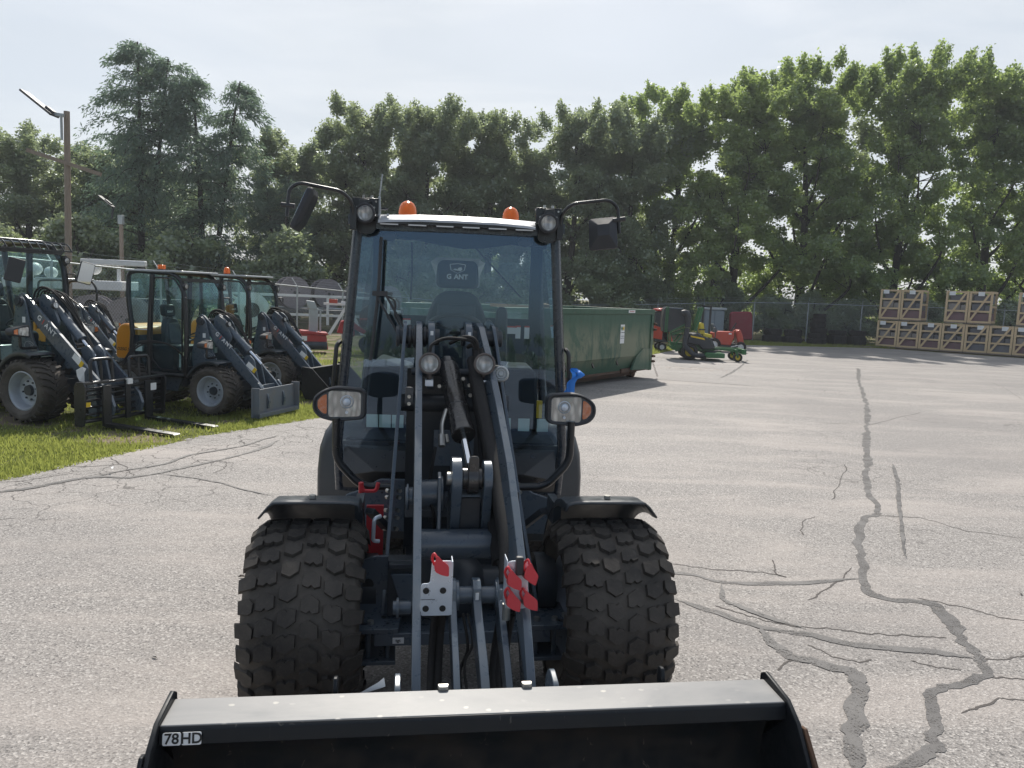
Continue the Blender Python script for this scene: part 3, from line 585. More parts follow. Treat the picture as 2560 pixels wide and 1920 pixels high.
# (x, y, variant, scale xy, scale z, label)
for i, (x, y, k, s, sz, lab) in enumerate([
    (12.9, 46.5, 0, 0.92, 0.88, 'broad maple left of the tallest trees with a rounded bright crown'),
    (16.9, 46.0, 1, 0.90, 0.91, 'tall maple with sunlit yellow-green top above the tyre stacks'),
    (22.6, 46.5, 0, 0.88, 1.00, 'tallest maple with spiky top above the left pair of stacked crates'),
    (27.6, 46.5, 1, 0.92, 0.93, 'tall maple above the right-hand crates at the edge of the picture'),
    (32.5, 47.0, 2, 1.0, 1.08, 'tall maple beyond the right end of the crate row'),
    (9.6, 49.0, 2, 0.92, 0.96, 'maple between the dumpster and the bright broad maple')]):
    tree('maple_tree', MAPLE[k], (x, y, 0), s, random.uniform(0, 360), lab, 'tree', 'maple trees behind the far fence', sz)
oaks = [(-34, 46, 0, 1.1, .86, 'bushy tree at the far left edge of the picture'), (-29.2, 47, 2, 1.0, .88, 'leafy tree just left of the wooden pole'), (-25.5, 48, 1, 1.05, .80, 'leafy tree partly hidden behind the wooden pole'), (-22.6, 47, 2, 1.0, .74, 'low leafy tree between the wooden pole and the big pine'),
    (-13.2, 46, 2, .95, .86, 'rounded tree right of the drooping pine'), (-11.0, 48, 0, .9, .80, 'low tree in the dip between the pine and the tree with the high crown'), (-8.9, 46, 1, 1.0, 1.0, 'slender tree with a high crown above the left mirror'), (-6.9, 47.5, 3, .9, .92, 'narrow tree above the thin antenna'),
    (-5.2, 47, 0, .95, 1.03, 'tree whose crown stands above the left orange beacon'), (-3.2, 48, 3, .85, .93, 'narrow tree in the gap between the two orange beacons'), (-1.5, 47, 1, .95, .99, 'tree behind the middle of the loader roof'), (1.0, 48.5, 2, .85, .93, 'tree just left of the right orange beacon'),
    (2.9, 47, 0, .95, 1.04, 'tree rising right of the right orange beacon'), (5.0, 48, 1, .95, .98, 'tree above the right mirror arm'), (7.1, 47.5, 2, .9, 1.07, 'yellowish tree right of the right mirror'), (20, 50, 3, 1.0, 1.05, 'darker tree in the gap between two tall maples')]
for (x, y, k, s, sz, lab) in oaks:
    tree('oak_tree', OAK[k], (x, y, 0), s * 1.08, random.uniform(0, 360), lab, 'tree', 'oaks of the tree line behind the yard', sz)
tree('pine_tree', PINES[0], (-19.6, 40.5, 0), 0.98, 8, 'tall dark pine with a ragged double top right of the wooden pole', 'tree', 'pines behind the parked loaders')
tree('pine_tree', PINES[1], (-16.3, 40.5, 0), 0.99, -5, 'pine with arching drooping branches against the sky', 'tree', 'pines behind the parked loaders')
tree('pine_tree', PINES[1], (-12.6, 42.0, 0), 0.62, 160, 'short pine at the foot of the drooping pine', 'tree', 'pines behind the parked loaders')
# second row and undergrowth: one mass of foliage that closes the view under the crowns
V = []; F = []; T = []; off = 0
r = np.random.RandomState(77)
def mass(n, fx, zr, size, seed, cnt):
    C = fx(n); C = np.concatenate([C, r.uniform(zr[0], zr[1], (n, 1))], 1); return leafcloud(C, r.uniform(0.6, 1.3, (n, 1)), np.full(n, cnt), size, 0.5, 0.75, 0.3, seed, 0.3)
def massobj(lst, name, label, mat):
    global off
    V = []; F = []; T = []; o = 0
    for v, f, t in lst: V.append(v); F.append(f + o); T.append(t); o += len(v)
    ob = mobj(name, npmesh(name, np.concatenate(V), np.concatenate(F), mat, np.concatenate(T))); tag(ob, label, 'undergrowth', kind='stuff')
massobj([mass(430, lambda n: np.stack([r.uniform(-38, 8, n), r.uniform(49, 56, n)], 1), (0.2, 9.6), 0.26, 5, 230)], 'woodland', 'dense dark wood behind the tree line left of the tall maples', LEAFO)
massobj([mass(170, lambda n: np.stack([r.uniform(6, 40, n), r.uniform(50, 57, n)], 1), (0.1, 4.8), 0.24, 6, 210),
         mass(26, lambda n: np.stack([r.uniform(6, 40, n), r.uniform(50, 57, n)], 1), (3, 9), 0.24, 7, 120)], 'woodland', 'dark wood seen between the trunks of the tall maples', LEAF)
r = np.random.RandomState(78)
massobj([mass(120, lambda n: np.stack([r.uniform(7, 40, n), 46.2 - 0.28 * np.clip(r.uniform(7, 40, n) - 15, 0, 30) * 0 + r.uniform(-.8, 1.5, n)], 1), (0.1, 2.9), 0.20, 8, 260)], 'undergrowth', 'green shrubs and saplings between the trunks of the tall maples', LEAF)
for i, (x, y, k, s, lab) in enumerate([(-30, 36, 0, 1.1, 'green bush behind the left end of the fence'), (-25, 37, 1, 1.25, 'bush at the foot of the wooden pole'), (-20.5, 36.5, 0, 1.2, 'bush under the tall pine'), (-16, 38, 1, 1.3, 'bush under the drooping pine'), (-11.5, 39.5, 0, 1.2, 'bush behind the cable reels'),
        (-7.5, 43.5, 1, 1.2, 'bush seen left of the loader cab'), (-3, 44.5, 0, 1.2, 'bush seen through the loader windshield left of the seat'), (1.5, 46, 1, 1.2, 'bush seen through the windshield right of the seat'), (5.6, 46, 0, 1.1, 'bright green bush above the dumpster'), (8.6, 46, 1, 1.0, 'dark bush behind the red tractor'),
        (11.8, 45, 0, .85, 'bush behind the red panel at the fence'), (14.7, 43.6, 1, .75, 'bush behind the left tyre stack'), (16.7, 43.2, 0, .7, 'bush behind the tall tyre stack'), (18.8, 43.2, 1, .75, 'bush behind the right tyre stack'), (22, 42.2, 0, .7, 'bush behind the gap between the stacked crates'), (27, 41.5, 1, .8, 'bush behind the last crates on the right'), (31, 40.5, 0, .9, 'bush at the right edge behind the crates')]):
    tree('bush', BUSH[k], (x, y, 0), s, random.uniform(0, 360), lab, 'bush', 'bushes along the back fence')
# ---------------------------------------------------------------- shared machine pieces
def rpoly(pts, rad, n=4):
    P = [Vector((a, b, 0)) for a, b in pts]; o = []; m = len(P)
    for i in range(m):
        a, b, c = P[i - 1], P[i], P[(i + 1) % m]; u = a - b; v = c - b; r = min(rad, u.length * .45, v.length * .45)
        p = b + u.normalized() * r; q = b + v.normalized() * r
        for k in range(n + 1):
            s = k / n; w_ = (1 - s) ** 2 * p + 2 * s * (1 - s) * b + s * s * q; o.append((w_.x, w_.y))
    return o
def scalep(P, s, sy=None):
    cx = sum(p[0] for p in P) / len(P); cy = sum(p[1] for p in P) / len(P); sy = sy or s
    return [(cx + (p[0] - cx) * s, cy + (p[1] - cy) * sy) for p in P]
def tyre_parts(Rt, W, Rr, blockf, n=48):
    """meshes for a tyre whose axle runs along x: carcass, tread, rim (outer face towards -x)"""
    h = 0.021 if blockf != 'bar' else 0.026; Rb = Rt - h
    prof = [(Rr, -W * .36), (Rr + .02, -W * .42), (Rr + (Rb - Rr) * .35, -W * .495), (Rb - (Rb - Rr) * .32, -W * .50), (Rb - .030, -W * .492), (Rb - .010, -W * .45), (Rb, -W * .25), (Rb + .004, 0)]
    prof = prof + [(r, -x) for r, x in reversed(prof[:-1])]
    car = MB().lathe(prof, (0, 0, 0), (1, 0, 0), n, closed=True)
    for sgn in (-1, 1):
        for rr_ in (.45, .62): r_ = Rr + (Rb - Rr) * rr_; car.lathe([(r_ - .006, sgn * (W * .493)), (r_, sgn * (W * .507)), (r_ + .006, sgn * (W * .493))], (0, 0, 0), (1, 0, 0), n)
    tr = MB()
    def pt(u, ang, hh):
        d = (abs(2 * u / W)) ** 4 * 0.012 + (max(0, abs(u) - W * .47) * 1.2)
        r = Rb - d + hh; return (u, -r * math.cos(ang), r * math.sin(ang))
    def block(poly, u0, a0, hh=h, tap=.88):
        cu = sum(p[0] for p in poly) / len(poly); ca = sum(p[1] for p in poly) / len(poly)
        V = [pt(u0 + p[0], a0 + p[1] / Rb, -.008) for p in poly] + [pt(u0 + cu + (p[0] - cu) * tap, a0 + (ca + (p[1] - ca) * tap) / Rb, hh) for p in poly]
        m = len(poly); tr.add(V, [tuple(range(m, 2 * m))] + [(i, (i + 1) % m, m + (i + 1) % m, m + i) for i in range(m)])
    random.seed(3)
    if blockf == 'block':
        N = 26; p = 2 * math.pi * Rb / N; cw = W * .195
        base = [(-.46, -.24), (0, -.47), (.46, -.24), (.48, .30), (.17, .40), (0, .27), (-.17, .40), (-.48, .30)]
        for i in range(N):
            for j, u in enumerate((-.285, -.098, .092, .282)):
                flip = 1 if j % 2 else -1; st = (i + (.5 if j % 2 else 0)) * p + (0.13 * p if j in (0, 3) else 0)
                block([(a * cw * .91, b * p * .94 * flip + a * p * .10 * (1 if u < 0 else -1)) for a, b in base], u * W, st / Rb)
            for sg in (-1, 1):
                st = (i + (.5 if sg > 0 else 0.0)) * p
                wl = W * (.125 if i % 2 else .10)
                block([(sg * a, b) for a, b in [(-wl * .50, -.30 * p), (-wl * .2, -.38 * p), (wl * .85, -.36 * p), (wl * .95, .26 * p), (-wl * .15, .32 * p), (-wl * .54, .10 * p)]], sg * W * .435, st / Rb, h, .90)
    else:
        N = 26; p = 2 * math.pi * Rb / N
        for i in range(N):
            for sg in (-1, 1):
                st = (i + (.5 if sg > 0 else 0)) * p
                block([(sg * a * W, b * p) for a, b in [(-.02, -.75), (.06, -.80), (.20, -.25), (.49, .15), (.49, .50), (.17, .12), (.02, -.30)]], 0, st / Rb, h, .93)
    rim = MB().lathe([(Rr, -W * .37), (Rr + .012, -W * .385), (Rr + .012, -W * .40), (Rr - .004, -W * .41), (Rr - .02, -W * .36), (Rr - .035, -W * .20), (Rr - .045, -W * .12), (Rr * .62, -W * .10), (Rr * .55, -W * .14), (.05, -W * .15), (.001, -W * .15)], (0, 0, 0), (1, 0, 0), 32)
    rim.lathe([(Rr, W * .37), (Rr + .012, W * .40), (Rr - .004, W * .41), (Rr - .03, W * .30), (Rr - .045, -W * .08)], (0, 0, 0), (1, 0, 0), 32)
    hub = MB(); 
    for k in range(8): a = 2 * math.pi * k / 8; hub.cyl((-W * .13, Rr * .48 * math.cos(a), Rr * .48 * math.sin(a)), (-W * .19, Rr * .48 * math.cos(a), Rr * .48 * math.sin(a)), .013, n=6)
    hub.cyl((-W * .14, 0, 0), (-W * .24, 0, 0), Rr * .30, Rr * .26, n=16)
    return [car.mesh('tyre', TYRE, 50), tr.mesh('tread', TREAD, 25), rim.mesh('rim', RIMW, 40), hub.mesh('hub', GREYD, 40)]
def add_wheel(parent, meshes, loc, side, rimmat=None, spin=0):
    w_ = bpy.data.objects.new('wheel', None); COL.objects.link(w_); w_.parent = parent; w_.location = loc; w_.rotation_euler = (R(spin), 0, 0 if side < 0 else R(180))
    for me in meshes:
        c = bpy.data.objects.new(me.name.split('.')[0], me); COL.objects.link(c); c.parent = w_
        if rimmat and me.name.startswith('rim'):
            c.material_slots[0].link = 'OBJECT'; c.material_slots[0].material = rimmat
    return w_
def beacon(parent, p, r=.042, h=.11, flat=False, M=None):
    b = MB(M); b.cyl(p, (p[0], p[1], p[2] + .025), r * 1.1, n=20); base = b.build('beacon', PLAST, parent)
    pr = [(r * .98, .022), (r, .04), (r * .99, h * .5), (r * .90, h * .70), (r * .70, h * .86), (r * .38, h * .965), (0, h)] if not flat else [(r * .98, .022), (r * 1.03, h * .5), (r * 1.0, h * .62), (r * .9, h * .68), (0, h * .70)]
    MB(M).lathe(pr, p, (0, 0, 1), 24).build('beacon_lens', AMBER, base, smooth=60)
    return base
def seat_parts(parent, M, txt=True, film=False, mat=None, cov=True):
    mat = mat or FABR
    s = MB(M); s.prism(rpoly([(-.24, 0), (.24, 0), (.24, .12), (-.24, .12)], .05), 'y', -.28, .22); o = s.build('seat', mat, parent, bevel=.02)
    b = MB(M); b.prism(rpoly([(-.235, .10), (.235, .10), (.21, .42), (.13, .60), (-.13, .60), (-.21, .42)], .09), 'y', .16, .27, fx=lambda x, z: (z - .1) * .16); b.build('backrest', mat, parent, bevel=.025)
    sp = MB(M); sp.prism([(-.15, .14), (.15, .14), (.13, .5), (-.13, .5)], 'y', .145, .17, fx=lambda x, z: (z - .1) * .16); sp.build('seat_pad', GREYD, o, bevel=.01)
    h = MB(M); h.prism(rpoly([(-.15, .62), (.15, .62), (.145, .79), (.12, .83), (-.12, .83), (-.145, .79)], .045), 'y', .20, .30, fx=lambda x, z: (z - .1) * .13 ); hr = h.build('headrest', mat, parent, bevel=.02)
    return hr
# ---------------------------------------------------------------- the main wheel loader
LD = thing('wheel_loader', 'large dark grey wheel loader with glass cab and black bucket facing the camera', 'wheel loader', (-.245, 3.793, 0), 8.2, None)
WR, WW = .437, .485
YC = -.25
wm = tyre_parts(WR, WW, .255, 'block')
add_wheel(LD, wm, (-.702, YC, WR - .004), -1); add_wheel(LD, wm, (.702, YC, WR - .004), 1, spin=-7)
for s in (-1, 1):                                     # rear wheels of the articulated rear frame
    p = Matrix.Translation((.013, .95, 0)) @ Matrix.Rotation(R(-4.4), 4, 'Z') @ Vector((s * .55, 1.0, WR - .004)); add_wheel(LD, wm, p, s)
# axle and front frame
ax = MB(); ax.cyl((-.48, .02, .47), (.48, .02, .47), .085, n=20); ax.ell((0, .02, .45), (.17, .16, .17), 20, 12); ax.cyl((-.50, .02, .47), (-.40, .02, .47), .15, n=24); ax.cyl((.40, .02, .47), (.50, .02, .47), .15, n=24)
ax.cyl((0, .1, .47), (0, .5, .50), .10, n=16); ax.build('front_axle', GREYD, LD)
fr = MB()
for s, x0 in ((-1, -.40), (1, .44)):
    P = [(-.11, -.30), (.10, -.30), (.10, .12), (-.11, .12), (-.11 - .03, .0)]
    fr.prism([(x0 + s * a, b) for a, b in P], 'z', .345, .37)
    for yy in (-.24, .02): fr.cyl((x0 + s * .03, yy, .20), (x0 + s * .03, yy, .37), .013, n=8); fr.cyl((x0 - s * .06, yy, .20), (x0 - s * .06, yy, .37), .013, n=8)
    fr.prism([(x0 + s * a, b) for a, b in [(-.1, -.28), (.07, -.28), (.07, .04), (-.1, .04)]], 'z', .18, .20)
fr.box(-.40, .44, -.30, -.275, .285, .345); fr.box(-.36, .38, -.28, .4, .30, .325)
fr.build('front_frame', GREY, LD, bevel=.003)
MB().prism([(.13, 0), (-.06, 0), (-.06, .10), (.0, .28), (.06, .30), (.13, .30)], 'y', -.12, -.095, M=Matrix.Translation((-.46, 0, .36))).build('gusset', GREY, LD, bevel=.003)
MB().cyl((-.44, -.125, .52), (-.44, -.09, .52), .028, n=16).build('gusset_hole', BLACKP, LD)
for p in [(-.42, -.24, .365), (-.50, -.24, .365), (.47, -.24, .365), (.53, -.20, .365), (.38, -.24, .365)]: MB().cyl(p, (p[0], p[1], p[2] + .022), .016, n=6).build('bolt', BOLT, LD)
for p in ((-.455, -.27), (-.36, -.2), (.50, -.28)): MB().cyl((p[0], p[1] + .03, .3705), (p[0], p[1] + .03, .3725), .013, n=14).build('plate_hole', BLACKP, LD)
pl = MB().box(-.315, -.262, -.3025, -.3015, .297, .327).build('maker_plate', LBL, LD)
text('lettering', 'tgt', .022, LBLK, pl, frame((-.289, -.304, .313), (1, 0, 0), (0, 0, 1)))
# towers: tapering mast plates that lean outwards to the frame
def xl(y, z): return -.277 - (1.78 - z) * .058
def xr(y, z): return .183 + (1.78 - z) * .148
for name, fx, t0, t1 in (('mast_plate', xl, -.018, .0), ('mast_plate', xr, .0, .018)):
    P = circ(.47, 1.70, .085, 200, -20, 8)
    P = P[::-1]; poly = [(.55, 1.67)] + P + [(.16, 1.10), (-.05, .75), (-.12, .37), (.55, .37), (.60, .9), (.62, 1.3)]
    poly = rpoly([(.575, 1.62), (.56, 1.76), (.49, 1.785), (.41, 1.77), (.36, 1.66), (.24, 1.25), (.08, .85), (-.10, .55), (-.16, .37), (.55, .37), (.62, .9), (.64, 1.3)], .02, 2)
    MB().prism(poly, 'x', t0, t1, fx).build(name, GREY, LD, bevel=.002)
for x in (-.163, .040):                               # inner rear lugs of the arms
    P = rpoly([(.36, 1.42), (.37, 1.74), (.42, 1.785), (.52, 1.785), (.56, 1.72), (.54, 1.42)], .03, 3)
    o = MB().prism(P, 'x', x, x + .035).build('pivot_lug', GREY, LD, bevel=.003)
    MB().box(x + .010, x + .026, .364, .3655, 1.715, 1.738).build('decal', LBL, o)
pin = MB()
for a, b in ((-.335, -.10), (.02, .245)):
    pin.cyl((a, .47, 1.70), (b, .47, 1.70), .045, n=20)
for x, r_, w_ in ((-.325, .058, .02), (-.262, .065, .018), (-.236, .062, .012), (-.18, .055, .018), (.08, .058, .02), (.148, .062, .014), (.21, .068, .02), (.238, .045, .018)):
    pin.cyl((x - w_ / 2, .47, 1.70), (x + w_ / 2, .47, 1.70), r_, n=22)
pin.build('pivot_pin', GREYD, LD, bevel=.003)
MB().cyl((-.30, .50, 1.33), (.30, .50, 1.33), .05, n=18).cyl((-.25, .34, 1.52), (.18, .34, 1.52), .022, n=12).build('cross_member', GREYD, LD)
MB().box(-.27, .28, .50, .515, .45, 1.52).build('mast_back_plate', GREYD, LD)
MB().box(-.12, .10, .36, .372, 1.0, 1.20).build('guard_plate', GREY, LD, bevel=.003)
# lift arms
def axl(y, z): return -.2115 - .012 * max(0, min(1, (.45 - y) / 1.6))
def axr(y, z):
    k = [(.5, .112), (.1, .165), (-.3, .200), (-.75, .212), (-1.25, .196)]
    for (a, u), (b, v) in zip(k, k[1:]):
        if y >= b: return u + (v - u) * max(0, min(1, (a - y) / (a - b)))
    return k[-1][1]
armP = [(.54, 1.66), (.53, 1.75), (.46, 1.785), (.39, 1.76), (.20, 1.615), (-.05, 1.42), (-.35, 1.185), (-.60, .985), (-.76, .845), (-1.00, .655), (-1.20, .475), (-1.26, .34), (-1.22, .22), (-1.12, .22), (-.98, .42), (-.76, .62), (-.50, .80), (-.2, 1.03), (.1, 1.28), (.36, 1.52)]
for fx in (axl, axr):
    o = MB().prism(armP, 'x', -.0165, .0165, fx).build('lift_arm', GREY, LD, bevel=.003)
mt = MB(); mt.cyl((-.20, -.36, .80), (.125, -.36, .80), .068, n=28); mt.cyl((.125, -.36, .80), (.20, -.36, .80), .05, n=20); mt.build('torque_tube', GREY, LD, bevel=.004)
mt = MB(); mt.cyl((-.215, -.22, 1.00), (-.10, -.22, 1.00), .066, n=28); mt.cyl((-.11, -.22, 1.0), (-.095, -.22, 1.0), .082, n=28); mt.cyl((-.27, -.22, .98), (-.235, -.22, .98), .05, n=20); mt.cyl((-.265, -.22, .98), (-.255, -.22, .98), .065, n=20)
mt.cyl((-.05, -.20, .98), (.10, -.20, .98), .085, n=24); mt.build('pivot_tube', GREY, LD, bevel=.003)
MB().prism([(-.33, 1.10), (-.28, 1.12), (-.30, .82), (-.36, .84)], 'x', -.125, -.108).build('link_plate', GREY, LD, bevel=.003)
# bell crank with the tilt cylinder eye
bc = MB()
for x0, x1, r_ in ((-.066, -.020, .100), (.080, .120, .085)):
    P = circ(-.33, 1.10, r_, -40, 215, 16) + [(-.39, .99), (-.35, .90), (-.27, .80), (-.16, .78), (-.12, .90), (-.18, 1.02)]
    bc.prism(P, 'x', x0, x1)
bc.build('bell_crank', GREY, LD, bevel=.004)
MB().box(-.018, .078, -.30, -.26, .80, 1.0).build('crank_web', GREYD, LD, bevel=.004)
for x in (.0985,): MB().box(x - .010, x + .010, -.405, -.402, 1.095, 1.125).build('decal', LBL, LD)
pn = MB(); pn.cyl((-.085, -.33, 1.10), (.125, -.33, 1.10), .030, n=20); pn.cyl((.112, -.33, 1.10), (.13, -.33, 1.10), .042, n=20); pn.build('crank_pin', BOLT, LD, bevel=.002)
ey = MB(); ey.cyl((.008, -.33, 1.10), (.058, -.33, 1.10), .072, n=24); ey.cyl((-.016, -.33, 1.10), (.078, -.33, 1.10), .050, n=20); ey.prism(rpoly([(.010, 1.13), (.012, 1.215), (.056, 1.215), (.058, 1.13)], .015), 'y', -.385, -.365); ey.build('rod_eye', CYLM, LD, bevel=.004)
c0 = Vector((-.052, .34, 1.545)); c1 = Vector((.006, -.085, 1.255)); dd = (c1 - c0).normalized()
cy = MB(); cy.cyl(c0, c1, .056, n=28); cy.cyl(c0 + dd * .32, c0 + dd * .335, .0585, n=28); cy.cyl(c1 - dd * .05, c1, .060, n=28); cy.cyl(c0 - dd * .05, c0, .045, n=20); cy.build('tilt_cylinder', CYLM, LD, bevel=.004)
MB().cyl(c1, (.030, -.30, 1.115), .0185, n=18).build('cylinder_rod', CHROME, LD)
f = MB(); f.tube(fillet([(-.075, .05, 1.36), (-.098, -.02, 1.30), (-.098, -.07, 1.23)], .02), .011, 8); f.cyl((-.098, -.05, 1.25), (-.098, -.085, 1.20), .017, n=8); f.cyl((-.075, -.05, 1.25), (-.07, -.09, 1.22), .008, n=8); f.build('hydraulic_fitting', BOLT, LD)
# work lights and horn on the mast
for x, z in ((-.162, 1.587), (.116, 1.592)):
    h = MB(); h.lathe([(.032, .080), (.046, .062), (.054, .0), (.056, -.012), (.049, -.016), (.044, -.008)], (x, .10, z), (0, 1, -.12), 28); h.cyl((x, .10 + .02, z - .03), (x, .14, z - .085), .012, n=8); o = h.build('work_light', PLASTD, LD)
    MB().lathe([(.0435, -.006), (.032, .012), (.012, .022), (0, .023)], (x, .10, z), (0, 1, -.12), 24).build('reflector', REFL, o)
    MB().lathe([(.044, -.010), (.028, -.013), (0, -.014)], (x, .10, z), (0, 1, -.12), 24).build('lens', LENS, o)
    MB().box(x - .02, x + .02, .10, .16, z - .115, z - .085).build('lamp_bracket', STEEL, o)
h = MB(); hc = (.206, .13, 1.540)
h.lathe([(0, -.012), (.010, -.012), (.014, -.004), (.022, -.008), (.028, -.002), (.034, -.008), (.040, -.002), (.043, .006), (.040, .018), (.02, .03), (0, .03)], hc, (.1, 1, -.15), 30); h.build('horn', ALU, LD)
MB().beam((.145, .13, 1.585), (.20, .15, 1.58), .012, .006).build('horn_bracket', BOLT, LD)
# hoses
hs = MB()
hs.tube(smoothpath([(-.162, .13, 1.638), (-.150, .14, 1.680), (-.085, .15, 1.712), (0, .15, 1.712), (.055, .15, 1.700), (.078, .17, 1.655), (.070, .17, 1.57), (.095, .12, 1.42), (.105, -.03, 1.25), (.13, -.2, 1.08), (.135, -.3, .95), (.14, -.42, .80), (.15, -.62, .74)], 5), .0085, 8)
hs.tube(smoothpath([(-.05, .3, 1.68), (.02, .17, 1.722), (.075, .15, 1.70), (.090, .18, 1.60), (.115, .09, 1.40), (.14, -.12, 1.15), (.155, -.3, .92), (.17, -.5, .78), (.18, -.66, .74)], 5), .010, 8)
hs.tube(smoothpath([(.05, .34, 1.66), (.07, .2, 1.68), (.085, .15, 1.60), (.10, .06, 1.42), (.09, -.06, 1.22), (.105, -.2, 1.02), (.12, -.34, .90), (.13, -.48, .74)], 5), .012, 8)
hs.tube(smoothpath([(-.13, -.1, 1.2), (-.16, -.18, 1.0), (-.14, -.3, .93), (-.13, -.2, .8)], 5), .008, 8)
for x in (.145, .165, .19): hs.tube(smoothpath([(x, -.66, .66), (x + .004, -.62, .56), (x - .01, -.60, .42), (x - .03, -.70, .30), (x - .02, -.9, .28)], 5), .019, 8)
for dx in (0, .03): hs.tube(smoothpath([(-.13 + dx, -.66, .62), (-.14 + dx, -.62, .5), (-.15 + dx, -.7, .34), (-.16 + dx, -.95, .24)], 5), .017, 8)
hs.tube(smoothpath([(.0, -.45, .5), (.01, -.62, .42), (-.03, -.72, .36), (-.02, -.9, .30)], 5), .007, 6); hs.tube(smoothpath([(.02, -.45, .5), (.03, -.62, .44), (-.01, -.70, .38), (.0, -.9, .30)], 5), .006, 6)
hs.build('hydraulic_hoses', HOSE, LD, smooth=60)
sl = MB(); sl.tube(smoothpath([(.09, .22, 1.66), (.108, .19, 1.52), (.112, .10, 1.36), (.112, -.04, 1.20), (.128, -.22, 1.03), (.14, -.36, .86), (.15, -.5, .76)], 5), [.030] * 31, 10); sl.build('hose_sleeve', HOSE, LD, smooth=60)
for dz, dx, rr_ in ((0, 0, .034), (-.075, .008, .034), (-.14, .012, .028)):
    MB().tube(smoothpath([(.070 + dx, .24, 1.60 + dz), (.098 + dx, .02, 1.42 + dz), (.128 + dx, -.2, 1.24 + dz), (.150 + dx, -.42, 1.06 + dz), (.160 + dx, -.62, .90 + dz), (.150 + dx, -.76, .76 + dz)], 5), rr_, 8).build('hose_sleeve', HOSE, LD, smooth=60)
ti = MB()
for p in ((.109, .17, 1.48), (.112, .04, 1.28), (.124, -.2, 1.05)): ti.lathe([(.031, -.002), (.034, -.002), (.034, .002), (.031, .002)], p, (.1, .7, 1), 14, closed=True)
ti.build('cable_tie', PLAST, LD)
# hitch linkage near the bucket
ln = MB(); ln.cyl((-.085, -.72, .70), (.185, -.72, .70), .036, n=22)
for x0 in (-.090, -.060, .105, .135): ln.cyl((x0, -.72, .70), (x0 + .014, -.72, .70), .062, n=22)
ln.build('hitch_shaft', GREY, LD, bevel=.002)
for x0, t in ((.008, .034), (.112, .026), (-.085, .026)):
    P = circ(-.72, .70, .062, 200, 20, 8)[::1]
    P = [(-.785, .70), (-.775, .745), (-.74, .77), (-.70, .768), (-.665, .73), (-.66, .66), (-.76, .56), (-.98, .46), (-1.14, .34), (-1.22, .25), (-1.27, .30), (-1.20, .42), (-1.02, .56), (-.84, .66)]
    dx = .012 if x0 == .008 else 0
    o = MB().prism(P, 'x', x0, x0 + t, fx=lambda y, z, d=dx: d * (-.7 - y) * 2).build('hitch_link', GREY, LD, bevel=.003)
MB().box(.018, .032, -.7875, -.786, .705, .735).build('decal', LBL, LD)
qh = MB(); qh.cyl((-.30, -1.20, .30), (.30, -1.20, .30), .045, n=20); qh.cyl((-.30, -1.22, .52), (.28, -1.22, .52), .02, n=12)
for x in (-.30, .25): qh.prism(rpoly([(-1.16, .10), (-1.14, .56), (-1.20, .62), (-1.30, .60), (-1.32, .10)], .03), 'x', x, x + .02)
qh.build('quick_hitch', GREY, LD, bevel=.003)
MB().cyl((-.315, -.6, .60), (-.24, -.6, .60), .028, n=16).cyl((-.30, -.6, .6), (-.29, -.6, .6), .042, n=16).build('arm_boss', GREY, LD)
# coupler plates and red caps
def hole(cx, cz, y, r_=.0125): return MB(Matrix.Translation((-.008, -.156, .064))).cyl((cx, y - .0045, cz), (cx, y - .001, cz), r_, n=16)
CT = Matrix.Translation((-.008, -.156, .064)); CT2 = Matrix.Translation((-.026, -.156, .066))
cp = MB(CT).prism(rpoly([(-.200, .635), (-.078, .635), (-.078, .855), (-.160, .855), (-.166, .765), (-.200, .765)], .012, 3), 'y', -.764, -.758)
cp = cp.box(-.082, -.078, -.758, -.69, .635, .85).build('coupler_plate', STEEL, LD, bevel=.0015)
for a, b in ((-.180, .737), (-.115, .737), (-.180, .665), (-.115, .665)): hole(a, b, -.762).build('coupler_hole', BLACKP, cp)
MB(CT).box(-.200, -.145, -.7652, -.7642, .7005, .7025).build('slot', BLACKP, cp)
cp2 = MB(CT2).prism(rpoly([(.150, .655), (.236, .655), (.236, .85), (.150, .85)], .02, 3), 'y', -.764, -.758, fx=lambda x, z: 0).box(.150, .154, -.758, -.68, .655, .85).build('coupler_plate', STEEL, LD, bevel=.0015)
MB(CT2).prism(rpoly([(.182, .80), (.212, .80), (.212, .872), (.182, .872)], .006), 'y', -.79, -.764).build('socket', PLAST, LD, bevel=.004)
def redcap(x, z, tilt, out, flip=1):
    CT_ = CT if x < 0 else CT2
    st = MB(CT_).cyl((x, -.764, z), (x + out * .02, -.79, z + .002), .0165, n=16).build('coupler', BOLT, LD)
    M = CT_ @ Matrix.Translation((x + out * .022, -.795, z + .004)) @ Matrix.Rotation(R(tilt), 4, 'Y') @ Matrix.Rotation(R(-12), 4, 'X')
    c = MB(M); c.lathe([(.020, .0), (.022, -.010), (.0, -.012)], (0, .008, 0), (0, 1, 0), 20); c.lathe([(.0215, .018), (.0235, .018), (.0235, .008), (.0215, .008)], (0, .008, 0), (0, 1, 0), 20, closed=True)
    c.prism(rpoly([(-.024, .016), (-.010, .050), (.006, .030), (.032, .006), (.030, -.034), (.002, -.026), (-.022, -.012)], .008, 3), 'y', -.014, -.006)
    c.tube(smoothpath([(-.012, -.008, .040), (-.022, -.001, .055), (-.030, .012, .035), (-.022, .018, .010)], 5), .0055, 6)
    c.build('red_cap', RED, st, bevel=.002, smooth=50)
redcap(-.132, .835, -4, .15); redcap(.165, .775, 0, .3); redcap(.222, .800, 14, .6); redcap(.165, .690, 4, .3); redcap(.222, .690, -4, .7)
MB(CT2).cyl((.158, -.735, .665), (.158, -.735, .60), .016, n=12).cyl((.215, -.735, .665), (.215, -.735, .60), .016, n=12).build('hose_fitting', BOLT, LD)
